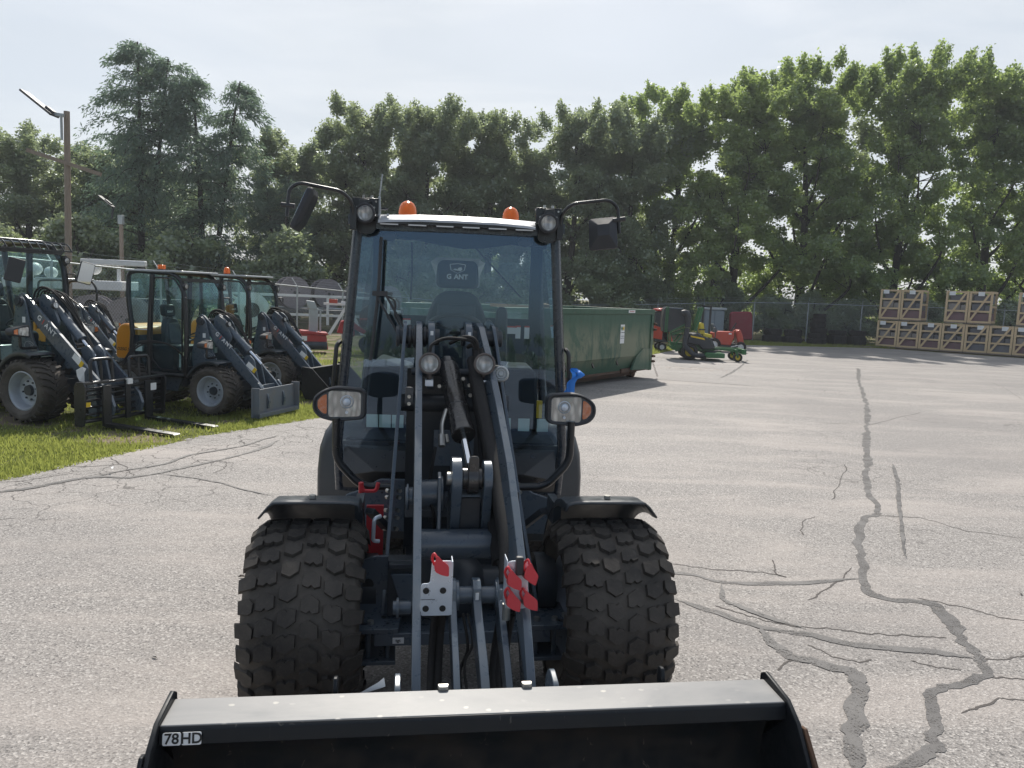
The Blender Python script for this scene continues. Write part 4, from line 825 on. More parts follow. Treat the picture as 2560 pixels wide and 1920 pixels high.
# little brackets and bolts on the masts and arms
for x, y, z in ((-.262, -.02, 1.45), (.252, -.22, .98), (-.252, -.26, .95)): MB().prism(rpoly([(-.02, -.055), (.02, -.055), (.02, .03), (-.02, .03)], .01), 'y', -.004, .004, M=Matrix.Translation((x, y, z))).build('bracket', GREYD, LD, bevel=.002)
def bolt1(a, b_, r_): MB().cyl(a, b_, r_, n=6).build('bolt', BOLT, LD)
for z in (.905, .87, .80, .76, .70):
    for dx in (-.03, .028): bolt1((xl(0, z) + dx - .006, .20, z), (xl(0, z) + dx + .006, .18, z), .011)
bolt1((xr(0, .9) + .02, .20, .9), (xr(0, .9) + .03, .18, .9), .011)
for x, z in ((-.262, 1.435), (-.262, 1.40), (.252, .975), (.252, .935), (-.252, .945), (-.252, .91)): bolt1((x, -.03 if x < -.26 else -.24, z), (x, -.045 if x < -.26 else -.25, z), .009)
for p in ((-.105, .22, 1.46), (.05, .2, 1.47), (.055, .18, 1.42), (.02, .24, 1.50)): bolt1(p, (p[0], p[1] - .02, p[2]), .010)
gr = MB(); gr.tube(fillet([(-.385, -.12, .86), (-.415, -.14, .855), (-.42, -.13, .74), (-.39, -.12, .735)], .02), .010, 8); gr.build('grab_loop', STEEL, LD)
MB().box(-.345, -.10, -.18, -.10, .38, .66).box(-.34, -.22, -.22, -.12, .63, .655).build('lock_bracket', GREYD, LD, bevel=.004)
MB().prism([(-.33, .60), (-.20, .60), (-.20, .44), (-.28, .44)], 'y', -.205, -.185).build('label_bracket', GREY, LD, bevel=.003)
# valve block, dark clutter behind the mast
vb = MB(); random.seed(4)
for k in range(9): vb.cbox((random.uniform(-.2, .2), random.uniform(.1, .4), random.uniform(.5, .9)), (random.uniform(.04, .12), .1, random.uniform(.03, .10)))
vb.box(-.26, .27, .1, .5, .36, .5); vb.build('valve_block', GREYD, LD, bevel=.004, kind='stuff')
# headlamp bars, headlamps
for s in (-1, 1):
    b = MB().tube(fillet([(s * .335, .34, .888), (s * .505, .34, .890), (s * .640, .345, 1.035), (s * .640, .35, 1.26)], .06, 7), .021, 12); bar = b.build('lamp_bar', BLACKP, LD, smooth=60)
    cx, cz = (-.622, 1.334) if s < 0 else (.634, 1.326)
    out = [(cx + s * a, cz + bb) for a, bb in [(-.135, .065), (-.11, .083), (.02, .092), (.09, .072), (.140, .03), (.142, -.03), (.11, -.072), (.03, -.094), (-.11, -.080), (-.135, -.06)]]
    if s > 0: out = out[::-1]
    out = rpoly(out, .03, 3)
    yr = R(-6 * s)
    hh = MB(); n_ = len(out); inn = scalep(out, .86, .80)
    rings = [(.93, .46), (1.0, .42), (1.03, .37), (1.02, .352), (.96, .347), (.90, .352), (.865, .366)]
    V = []; 
    for sc_, y in rings: V += [(p[0], y, p[1]) for p in scalep(out, sc_, sc_ if sc_ > .9 else sc_ * .96)]
    F_ = [(i + j * n_, (i + 1) % n_ + j * n_, (i + 1) % n_ + (j + 1) * n_, i + (j + 1) * n_) for j in range(len(rings) - 1) for i in range(n_)]
    F_.append(tuple(range(n_))); F_.append(tuple((len(rings) - 1) * n_ + i for i in range(n_)))
    hh.add(V, F_); hl = hh.build('headlamp', PLAST, LD, smooth=50)
    q = rpoly([(cx - s * a, cz + bb) for a, bb in [(.108, .064), (-.062, .070), (-.062, -.073), (.108, -.066)]], .02, 3)
    MB().prism(q, 'y', .362, .365).build('reflector', REFL, hl)
    lb = MB().lathe([(.030, -.004), (.036, .0), (.030, .004)], (cx - s * .035, .360, cz + .012), (0, 1, 0), 24, closed=True); lb.lathe([(.0, -.012), (.018, -.008), (.024, .0)], (cx - s * .035, .360, cz + .012), (0, 1, 0), 24); lb.cyl((cx - s * .035, .361, cz - .045), (cx - s * .035, .352, cz - .045), .008, n=12)
    lb.build('bulb_shield', STEEL, hl)
    a_ = rpoly([(cx + s * a, cz + bb) for a, bb in [(.070, .053), (.092, .043), (.117, .018), (.117, -.022), (.093, -.050), (.070, -.056)]], .012, 3)
    MB().prism(a_, 'y', .359, .364).build('turn_signal', TURN, hl)
    MB().add([(p[0], .353, p[1]) for p in scalep(out, .885, .86)], [tuple(range(n_))]).build('lens', LENS, hl)
# front fenders
for s, cx in ((-1, -.695), (1, .705)):
    m = MB(); N = 12; prof = [(-.225, -.040), (-.212, -.006), (-.18, .004), (-.10, .006), (.10, .006), (.165, .004), (.190, -.016), (.232, -.070)]
    V = []
    for i in range(N + 1):
        a = R(82 + (165 - 82) * i / N); rad = .535
        fl = 1 if 0 < i < N else 1.0
        for (u, dz) in prof: r_ = rad + dz * fl; V.append((cx + s * u, -r_ * math.cos(a) + YC, WR + r_ * math.sin(a) + .012 * (i == 0)))
    P_ = len(prof); m.add(V, [(i * P_ + j, i * P_ + j + 1, (i + 1) * P_ + j + 1, (i + 1) * P_ + j) for i in range(N) for j in range(P_ - 1)])
    o = m.build('fender', FENDER, LD, smooth=50); so = o.modifiers.new('t', 'SOLIDIFY'); so.thickness = .009; so.offset = -1
    MB().cyl((cx, YC + .02, .980), (cx, YC + .02, .995), .016, n=8).build('bolt', BOLT, o)
    MB().box(cx - s * .20 - .02, cx - s * .20 + .02, -.02, .16, .78, .90).beam((cx - s * .25, .08, .83), (s * .36, .2, .70), .05, .03).build('fender_bracket', GREYD, o)
# ---- bucket
bkt = MB(); inner = [(-1.535, .588), (-1.500, .575), (-1.44, .55), (-1.40, .45), (-1.385, .30), (-1.42, .16), (-1.50, .07), (-1.62, .035), (-2.16, .028)]
MB().prism([(-1.374, .641), (-1.530, .641), (-1.530, .633), (-1.374, .633)], 'x', -.985, .985).build('bucket_top_plate', BTOP, LD, bevel=.004)
th = MB(); th.prism([(-1.5302, .6405), (-1.540, .632), (-1.548, .588), (-1.538, .586), (-1.530, .630)], 'x', -.984, .984); th.build('bucket_lip', BUCKET, LD, bevel=.003)
outer = [(-1.538, .586), (-1.49, .560), (-1.425, .535), (-1.385, .45), (-1.37, .30), (-1.405, .15), (-1.49, .05), (-1.62, .012), (-2.16, .008)]
MB().prism(inner + outer[::-1], 'x', -.983, .983).build('bucket_shell', BUCKIN, LD, smooth=50)
MB().prism([(-1.374, .632), (-1.384, .632), (-1.36, .30), (-1.40, .10), (-1.33, .10), (-1.33, .55)], 'x', -.97, .97).build('bucket_back', BUCKET, LD)
sideP = [(-1.345, .650), (-1.375, .668), (-1.535, .654), (-1.612, .612), (-1.70, .515), (-2.10, .10), (-2.16, .03), (-2.16, 0), (-1.5, 0), (-1.36, .12), (-1.33, .35)]
for s in (-1, 1):
    o = MB().prism(sideP, 'x', s * .985, s * 1.000).build('bucket_side', BUCKET, LD, bevel=.004)
    MB().prism([(-1.60, .600), (-1.63, .605), (-1.72, .515), (-2.14, .08), (-2.14, .0), (-2.02, .0), (-2.0, .12), (-1.66, .50)], 'x', s * 1.001, s * 1.013).build('side_cutter', RUST if s > 0 else BUCKET, o, bevel=.003)
MB().prism([(-2.14, .028), (-2.26, .006), (-2.26, 0), (-2.14, .004)], 'x', -.99, .99).build('cutting_edge', RUST, LD)
for x in (-.50, .62): MB().prism(rpoly([(-1.30, .60), (-1.30, .665), (-1.335, .672), (-1.35, .64), (-1.35, .60)], .01), 'x', x, x + .014).build('lifting_hook', BUCKET, LD, bevel=.003)
for x in (-.16, .12): MB().prism(rpoly([(x, -1.36), (x + .04, -1.36), (x + .035, -1.385), (x + .005, -1.385)], .008), 'z', .641, .655).build('hook_tab', BOLT, LD, bevel=.002)
MB().add([(-.44, -1.33, .60), (-.33, -1.34, .64), (-.335, -1.34, .672), (-.355, -1.34, .655)], [(0, 1, 2, 3)]).build('paper_tag', LBL, LD)
tl = Vector((0, -1.548 + 1.530, .588 - .633)).normalized()
for x0, x1, s in ((-.972, -.920, '78'), (-.918, -.862, 'HD')):
    Mx = frame(((x0 + x1) / 2, -1.5475, .609), (1, 0, 0), (0, .178, .984))
    q = rpoly([(-(x1 - x0) / 2, -.0185), ((x1 - x0) / 2, -.0185), ((x1 - x0) / 2, .0185), (-(x1 - x0) / 2, .0185)], .006, 3)
    d = MB(Mx).prism(q, 'z', 0, .0015).build('decal', LBL, LD)
    text('lettering', s, .043, LBLK, d, Mx @ Matrix.Translation((0, 0, .0028)), .0006, .0008, .98)
# ---------------------------------------------------------------- cab (its own slightly turned frame)
CM = Matrix.Translation((.013, .95, 0)) @ Matrix.Rotation(R(-4.4), 4, 'Z')
# windshield quad: bottom y 0, top leaning back a little
def cw(z): return .70 - (z - 1.28) * .075 if z > .9 else .70     # half width at height z
zb, zt = .70, 2.37
def fy(z): return .055 * (z - .7) / 1.67 - .02
posts = MB(CM)
for s in (-1, 1):
    P = [(s * (cw(z) - .02), fy(z) + .03, z) for z in (.70, 1.0, 1.4, 1.8, 2.2, 2.37)]
    posts.tube(P, .030, 10); posts.tube([(s * (cw(z) + .002), fy(z) + .11, z) for z in (.75, 1.2, 1.6, 2.0, 2.36)], .024, 8)
    posts.tube([(s * (cw(z) + .0), 1.40, z) for z in (1.05, 1.6, 2.36)], .035, 8)
    posts.beam((s * .62, 0, 2.36), (s * .62, 1.42, 2.36), .07, .06)
    posts.beam((s * .69, .05, .74), (s * .69, 1.4, .9), .05, .08)
posts.beam((-.60, 1.40, 2.37), (.60, 1.40, 2.37), .07, .06); posts.beam((-.60, .01, 2.345), (.60, .01, 2.345), .05, .07)
posts.beam((-.66, 0, .73), (.66, 0, .73), .05, .06)
posts.build('cab_frame', CABGLS, LD, smooth=60)
# rear wall with window opening
rw = MB(CM); rw.box(-.66, -.57, 1.36, 1.40, 1.0, 2.36); rw.box(.57, .66, 1.36, 1.40, 1.0, 2.36); rw.box(-.57, .57, 1.36, 1.40, 1.0, 1.76); rw.box(-.57, .57, 1.36, 1.40, 2.352, 2.37)
rw.build('rear_wall', INNER, LD)
MB(CM).plane([(-.57, 1.385, 1.76), (.57, 1.385, 1.76), (.57, 1.385, 2.352), (-.57, 1.385, 2.352)]).build('rear_window', GLASS2, LD)
V = []
for z in (.735, 1.1, 1.5, 1.9, 2.345):
    for k in range(7):
        u = -1 + 2 * k / 6; V.append((u * (cw(z) - .028), fy(z) - .012 + .035 * u * u, z))
MB(CM).add(V, [(j * 7 + i, j * 7 + i + 1, (j + 1) * 7 + i + 1, (j + 1) * 7 + i) for j in range(4) for i in range(6)]).build('windshield', GLASS, LD, smooth=80)
for s in (-1, 1):
    MB(CM).plane([(s * (cw(1.0) - .005), .12, 1.0), (s * (cw(1.0) - .005), 1.38, 1.0), (s * (cw(2.33) - .005), 1.38, 2.33), (s * (cw(2.33) - .005), .12, 2.33)]).build('side_window', GLASS2, LD)
    MB(CM).tube(fillet([(s * .700, .05, 1.62), (s * .715, .01, 1.60), (s * .735, .01, 1.32), (s * .72, .04, 1.29)], .03), .014, 8).build('grab_rail', BLACKP, LD)
# black lower band behind the glass and sloping hood corners
lo = MB(CM)
lo.box(-.68, .68, .05, .09, .72, 1.00); lo.build('lower_panel', BLACKP, LD)
for s in (-1, 1):
    MB(CM).add([(s * .20, .02, .98), (s * .66, .02, .98), (s * .66, -.06, .80), (s * .45, -.16, .86), (s * .20, -.16, .86), (s * .20, -.1, .74), (s * .45, -.1, .74), (s * .66, -.02, .72)],
               [(0, 1, 3, 4), (1, 2, 3), (4, 3, 6, 5), (3, 2, 7, 6)]).build('hood_panel', BLACKP, LD, bevel=.003, smooth=20)
    pp = MB(CM).prism(rpoly([(s * .20, .50), (s * .62, .50), (s * .62, .72), (s * .50, .76), (s * .42, .82), (s * .20, .82)], .02), 'y', -.20, -.17).build('frame_panel', GREY, LD, bevel=.004)
    MB(CM).cyl((s * .40, -.203, .79), (s * .40, -.201, .79), .007, n=10).cyl((s * .40, -.203, .74), (s * .40, -.201, .74), .007, n=10).build('panel_hole', BLACKP, pp)
MB(CM).box(-.66, .66, -.10, 1.9, .42, .52).box(-.50, .50, .0, 1.2, .5, .74).build('rear_frame', GREYD, LD, bevel=.01)
MB(CM).box(-.60, .60, 1.45, 2.35, .55, 1.52).build('engine_cover', GREYD, LD, bevel=.04)
# red safety bracket on the left of the mast
rb = MB().tube(fillet([(-.50, .30, .60), (-.50, .28, .84), (-.50, .26, .93)], .02), .014, 6).tube(fillet([(-.50, .26, .93), (-.49, .26, .885), (-.42, .26, .885), (-.41, .26, .93)], .02), .011, 6).box(-.47, -.38, .28, .30, .46, .80).build('safety_bracket', RED, LD)
# rear mudguards
for s in (-1, 1):
    sec = [(.58, .40), (.58, 1.06), (.70, 1.085), (.79, 1.06), (.85, .99), (.885, .88), (.90, .72), (.90, .50)]
    m = MB(CM); V = []; ys = [(.36, .90), (.38, .96), (.43, 1.0), (.9, 1.03), (1.5, 1.0), (1.65, .92)]
    for y, k in ys:
        for a, z in sec: V.append((s * (.58 + (a - .58) * k), y, .40 + (z - .40) * k))
    n_ = len(sec); m.add(V, [(j_ * n_ + i_, j_ * n_ + i_ + 1, (j_ + 1) * n_ + i_ + 1, (j_ + 1) * n_ + i_) for j_ in range(5) for i_ in range(n_ - 1)] + [tuple(range(n_))])
    m.build('rear_mudguard', FENDER, LD, smooth=60)
# floor, console, seat, wheel
MB(CM).box(-.66, .66, .08, 1.38, .99, 1.01).build('cab_floor', INNER, LD)
ct = MB(CM); ct.prism(rpoly([(.30, 1.0), (.30, 1.62), (.40, 1.66), (.52, 1.60), (.60, 1.0)], .05), 'x', -.13, .13); ct.build('steering_column', INNER, LD, bevel=.02)
SM = CM @ Matrix.Translation((0, .50, 1.70)) @ Matrix.Rotation(R(-32), 4, 'X')
sw = MB(SM); a_ = [(0.19 * math.cos(t * math.pi / 16), 0.19 * math.sin(t * math.pi / 16), 0) for t in range(33)]; sw.tube(a_, .014, 8, caps=False); sw.cyl((0, 0, -.03), (0, 0, .01), .04, n=12)
for a in (90, 210, 330): sw.beam((0, 0, -.01), (.18 * math.cos(R(a)), .18 * math.sin(R(a)), 0), .03, .01)
sw.build('steering_wheel', PLAST, LD)
hr = seat_parts(LD, CM @ Matrix.Translation((0, .78, 1.36)) @ Matrix.Scale(1.06, 4, (1, 0, 0)))
HF = CM @ Matrix.Translation((0, .78 + .275, 1.36))
# plastic film around the head rest, print on it
fl = MB(HF)
fl.prism(rpoly([(-.185, .80), (-.165, .845), (.165, .845), (.195, .80), (.172, .76), (.165, .63), (-.160, .63), (-.168, .76)], .012, 2), 'y', .030, .045)
for s in (-1, 1): fl.add([(s * .16, .02, .835), (s * .205, .03, .815), (s * .185, .04, .765), (s * .16, .02, .70), (s * .150, .0, .78)], [(0, 1, 4), (1, 2, 4), (2, 3, 4)])
fl.build('plastic_film', FILMW, hr, smooth=0)
dm = frame(CM @ Vector((0, .78 + .20 + .083 - .028, 1.36 + .755)), (1, -.077, 0), (.0, .13, 1))
text('lettering', 'G', .050, LBL, hr, dm @ Matrix.Translation((-.062, -.052, 0)), .0008, .0016); text('lettering', 'I', .050, GREYD, hr, dm @ Matrix.Translation((-.033, -.052, 0)), .0008, .0012); text('lettering', 'ANT', .050, LBL, hr, dm @ Matrix.Translation((.026, -.052, 0)), .0008, .0016)
sh = MB(dm); shp = [(-.060, .038), (0, .046), (.060, .038), (.052, -.006), (0, -.030), (-.052, -.006)]; n_ = 6
def ring(P, s): return [(p[0] * s, p[1] * s + .004, 0) for p in P]
sh.add(ring(shp, 1.0) + ring(shp, .90), [(i, (i + 1) % 6, 6 + (i + 1) % 6, 6 + i) for i in range(6)])
sh.add([(-.035, .002, 0), (-.02, .010, 0), (.0, .004, 0), (.006, .018, 0), (.028, .022, 0), (.034, .004, 0), (.022, -.008, 0), (.0, -.004, 0), (-.02, -.002, 0)], [tuple(range(9))]); sh.build('emblem', LBL, hr, smooth=0)
# armrest, lever, monitor, labels
MB(CM).prism(rpoly([(.27, 1.45), (.37, 1.45), (.36, 1.83), (.345, 1.86), (.295, 1.86), (.28, 1.83)], .03), 'y', .62, .69).build('armrest', PLAST, LD, bevel=.012)
MB(CM).cyl((.23, .64, 1.58), (.23, .62, 1.72), .010, n=8).ell((.23, .62, 1.735), (.030, .03, .034)).build('joystick', GREY, LD)
MB(CM).prism(rpoly([(-.60, 1.02), (-.34, 1.02), (-.30, 1.42), (-.55, 1.48)], .04), 'y', .35, 1.0).prism(rpoly([(.34, 1.02), (.60, 1.02), (.56, 1.44), (.30, 1.44)], .04), 'y', .45, 1.1).build('side_console', INNER, LD, bevel=.02)
for x, z, w_, h_ in ((.37, 1.665, .11, .05), (.47, 1.65, .04, .09), (.54, 1.65, .04, .09), (-.42, 1.70, .06, .04)):
    o = MB(CM).box(x, x + w_, 1.352, 1.3585, z - h_ / 2, z + h_ / 2).build('label', LBL, LD); MB(CM).box(x, x + w_, 1.350, 1.352, z + h_ / 2, z + h_ / 2 + .012).build('label_header', LRED, o)
for x in (-.50, -.42, -.34, .34, .46, .58): MB(CM).box(x - .036, x + .036, .085, .095, 1.085, 1.165).build('mint_reflection_panel', MINT, LD)  # mint panels paint in the row of pale rectangles reflected in the windshield
MB(CM).box(.54, .575, .10, .13, 1.17, 1.28).build('yellow_tag', LYEL, LD)
hd = MB(CM); hd.prism([(-.57, 2.335), (-.57, 2.27), (-.36, 2.285), (-.12, 2.245), (.04, 2.225), (.17, 2.235), (.34, 2.265), (.57, 2.245), (.57, 2.335)], 'y', .20, .26).build('headliner', INNER, LD, bevel=.01)
for s in (-1, 1): MB(CM).ell((s * .43, .20, 2.285), (.05, .03, .035)).build('cab_speaker', PLAST, LD)
MB(CM).beam((.10, 1.34, 2.33), (.50, 1.34, 1.93), .012, .012).build('wiper_arm', PLAST, LD)
MB(CM).tube(smoothpath([(-.36, 1.30, 2.32), (-.355, 1.30, 2.1), (-.36, 1.30, 1.88)], 4), .008, 6).build('cable', PLAST, LD)
# front wiper
wp = MB(CM); wp.tube(smoothpath([(-.50, -.06, 1.52), (-.478, -.055, 1.75), (-.462, -.045, 1.95), (-.452, -.03, 2.26)], 5), .011, 6); o = wp.build('wiper_blade', PLAST, LD)
wa = MB(CM); wa.beam((-.485, -.06, 1.935), (-.29, -.03, 1.60), .016, .014); wa.beam((-.42, -.06, 1.925), (-.22, -.03, 1.58), .016, .014); wa.cbox((-.45, -.06, 1.925), (.09, .03, .03)); wa.tube(smoothpath([(-.41, -.06, 1.91), (-.36, -.06, 1.88), (-.36, -.05, 1.80), (-.33, -.05, 1.74)], 4), .006, 6); wa.build('wiper_arm', PLAST, LD)
# roof with front visor and slots
rf = MB(CM); V = []; X = [-.615, -.55, -.3, 0, .3, .55, .615]
for y, z in ((-.115, 2.352), (-.112, 2.366), (-.06, 2.398), (.1, 2.410), (.7, 2.425), (1.35, 2.42), (1.46, 2.39), (1.46, 2.36)):
    for x in X: e = (abs(x) / .615) ** 4; V.append((x * (.755 if y < 0 else 1), y, z - .015 * e + .003 * (1 - (x / .6) ** 2)))
n_ = len(X); rf.add(V, [(j * n_ + i, j * n_ + i + 1, (j + 1) * n_ + i + 1, (j + 1) * n_ + i) for j in range(7) for i in range(n_ - 1)])
roof = rf.build('roof', ROOFM, LD, smooth=35)
vs = MB(CM); xs = [-.60, -.47, -.345, -.30, -.175, -.13, -.005, .04, .165, .21, .335, .38, .49, .60]
sl_ = [(-.455, -.345), (-.29, -.18), (-.125, -.02), (.03, .135), (.185, .295), (.345, .455)]
ed = -.47
for a, b_ in sl_: vs.box(ed, a, -.10, .02, 2.338, 2.362); vs.box(a, b_, -.10, -.085, 2.338, 2.362); vs.box(a, b_, .0, .02, 2.338, 2.362); ed = b_
vs.box(ed, .47, -.10, .02, 2.338, 2.362); vs.build('visor', BLACKP, LD)
for a, b_ in sl_: MB(CM).box(a + .002, b_ - .002, -.103, -.1005, 2.330, 2.337).build('visor_slot_trim', WHITE, LD)  # white strips paint in the bright sky reflected at the visor slots
for x in (-.41, .52): MB(CM).cyl((x, -.08, 2.385), (x, -.092, 2.39), .007, n=8).build('roof_screw', BOLT, roof)
beacon(LD, (-.339, .5, 2.405), .060, .136, M=CM); beacon(LD, (.349, .5, 2.405), .056, .128, M=CM)
# roof lamps with black brackets
for s, zc in ((-1, 2.395), (1, 2.385)):
    x = s * .545; 
    bk = MB(CM); bk.box(x - .075, x + .075, -.045, -.035, zc - .0, zc + .085); bk.box(x - .075, x + .075, -.045, .06, zc + .085, zc + .09)
    bk.box(x - .028, x + .028, -.125, -.045, zc + .03, zc + .075); bk.box(x - s * -.075 - .006, x - s * -.075 + .006, -.045, .06, zc - .02, zc + .09)
    bk.prism(rpoly([(x - .055, zc - .01), (x + .055, zc - .01), (x + .058, zc - .10), (x, zc - .125), (x - .058, zc - .10)], .03), 'y', -.03, .0)
    o = bk.build('lamp_bracket', BLACKP, LD, bevel=.003)
    c = (x - s * .006, -.125, zc - .006); l = MB(CM).lathe([(.030, .075), (.052, .05), (.059, .01), (.059, -.008), (.050, -.012), (.044, -.004)], c, (0, 1, .05), 28).build('roof_lamp', PLAST, LD)
    MB(CM).lathe([(.0435, -.002), (.030, .012), (0, .02)], c, (0, 1, .05), 24).build('reflector', REFL, l); MB(CM).lathe([(.044, -.006), (.0, -.010)], c, (0, 1, .05), 24).build('lens', LENS, l)
    [bolts(MB(CM), [p], .006, .008).build('bolt', BOLT, o) for p in ((x - .05, -.046, zc + .035), (x + .05, -.046, zc + .035), (x + .06, -.046, zc + .07))]; [bolts(MB(CM), [p], .009, .02, (0, 0, 1)).build('bolt', BOLT, o) for p in ((x - .02, 0, zc + .09), (x + .03, 0, zc + .09))]
# mirror arms and mirrors, in loader axes
for s, P in ((-1, [(-.600, .86, 2.30), (-.602, .84, 2.44), (-.66, .80, 2.497), (-.900, .80, 2.532), (-.955, .80, 2.495), (-.968, .80, 2.34)]), (1, [(.625, .86, 2.30), (.627, .84, 2.44), (.68, .80, 2.500), (.905, .80, 2.535), (.962, .80, 2.50), (.982, .80, 2.34)])):
    a = MB().tube(fillet(P, .05, 6), .0105, 10); a.box(P[0][0] - .018, P[0][0] + .018, P[0][1] - .02, P[0][1] + .05, 2.29, 2.42); arm = a.build('mirror_arm', BLACKP, LD, smooth=60)
    cl = MB(); cl.cyl((P[-1][0] + s * .03, .80, 2.405 if s < 0 else 2.43), (P[-1][0] - s * .045, .80, 2.40 if s < 0 else 2.415), .014, n=10); cl.build('mirror_clamp', PLAST, arm)
    if s < 0: Mm = Matrix.Translation((-.875, .82, 2.385)) @ Matrix.Rotation(R(24), 4, 'Y') @ Matrix.Rotation(R(84), 4, 'Z')
    else: Mm = Matrix.Translation((.890, .83, 2.335)) @ Matrix.Rotation(R(-7), 4, 'Y') @ Matrix.Rotation(R(-24), 4, 'Z') @ Matrix.Rotation(R(-16), 4, 'X')
    hw, hh = (.085, .128) if s < 0 else (.086, .098); fl_k = .82 if s < 0 else .42; fl_d = .030 if s < 0 else .050
    q0 = rpoly([(-hw, -hh), (hw, -hh), (hw, hh), (-hw, hh)], .02, 3); q1 = scalep(q0, .96); q2 = [(p[0] * fl_k + (.01 if s > 0 else 0), p[1] * fl_k * .85 + .01) for p in q0]
    V = [(p[0], .014, p[1]) for p in q1] + [(p[0], 0, p[1]) for p in q0] + [(p[0], -.012, p[1]) for p in q0] + [(p[0], -fl_d, p[1]) for p in q2]; n_ = len(q0)
    me_ = MB(Mm).add(V, [(j * n_ + i, j * n_ + (i + 1) % n_, (j + 1) * n_ + (i + 1) % n_, (j + 1) * n_ + i) for j in range(3) for i in range(n_)] + [tuple(range(n_)), tuple(range(3 * n_, 4 * n_))]).build('mirror', PLAST, LD, smooth=12)
    MB(Mm).prism(scalep(q0, .93), 'y', .0145, .0155).build('mirror_glass', MIRR, me_)
# antenna
an = MB(CM); an.cyl((-.470, -.02, 2.44), (-.468, -.02, 2.50), .010, .007, n=8); an.tube([(-.468, -.02, 2.50), (-.452, -.03, 2.63)], .0035, 6); an.cyl((-.475, -.02, 2.38), (-.470, -.02, 2.44), .014, n=8)
for k in range(16): p = Vector((-.468, -.02, 2.51)).lerp(Vector((-.453, -.03, 2.625)), k / 15); an.cyl(p, p + Vector((0, 0, .004)), .0055, n=6)
an.build('antenna', ALU, LD); MB(CM).cyl((-.435, -.04, 2.42), (-.435, -.04, 2.432), .02, n=16).build('roof_cap', PLAST, LD)
# blue strap tied to the grab rail
random.seed(9); bs = MB(CM)
for k in range(4):
    x = .735 + k * .012; P = smoothpath([(x, -.02, 1.50), (x + random.uniform(-.02, .05), -.05, 1.47), (x + random.uniform(-.03, .05), -.05, 1.42), (x + random.uniform(-.06, .04), -.04, 1.34 - .03 * k)], 4); n_ = len(P)
    bs.add([(p + Vector((-.012, 0, 0)))[:] for p in P] + [(p + Vector((.014, .006, 0)))[:] for p in P], [(i, i + 1, n_ + i + 1, n_ + i) for i in range(n_ - 1)])
bs.lathe([(.022, -.012), (.024, 0), (.022, .012)], (.752, -.01, 1.495), (0, 0, 1), 12); bs.ell((.785, -.03, 1.47), (.022, .015, .022), 8, 6)
o = bs.build('strap', BLUE, None, smooth=40); o.matrix_world = LD.matrix_basis.copy(); o.location = LD.location; o.rotation_euler = LD.rotation_euler
tag(o, 'bright blue plastic strap tied round the right door handle of the loader', 'strap')
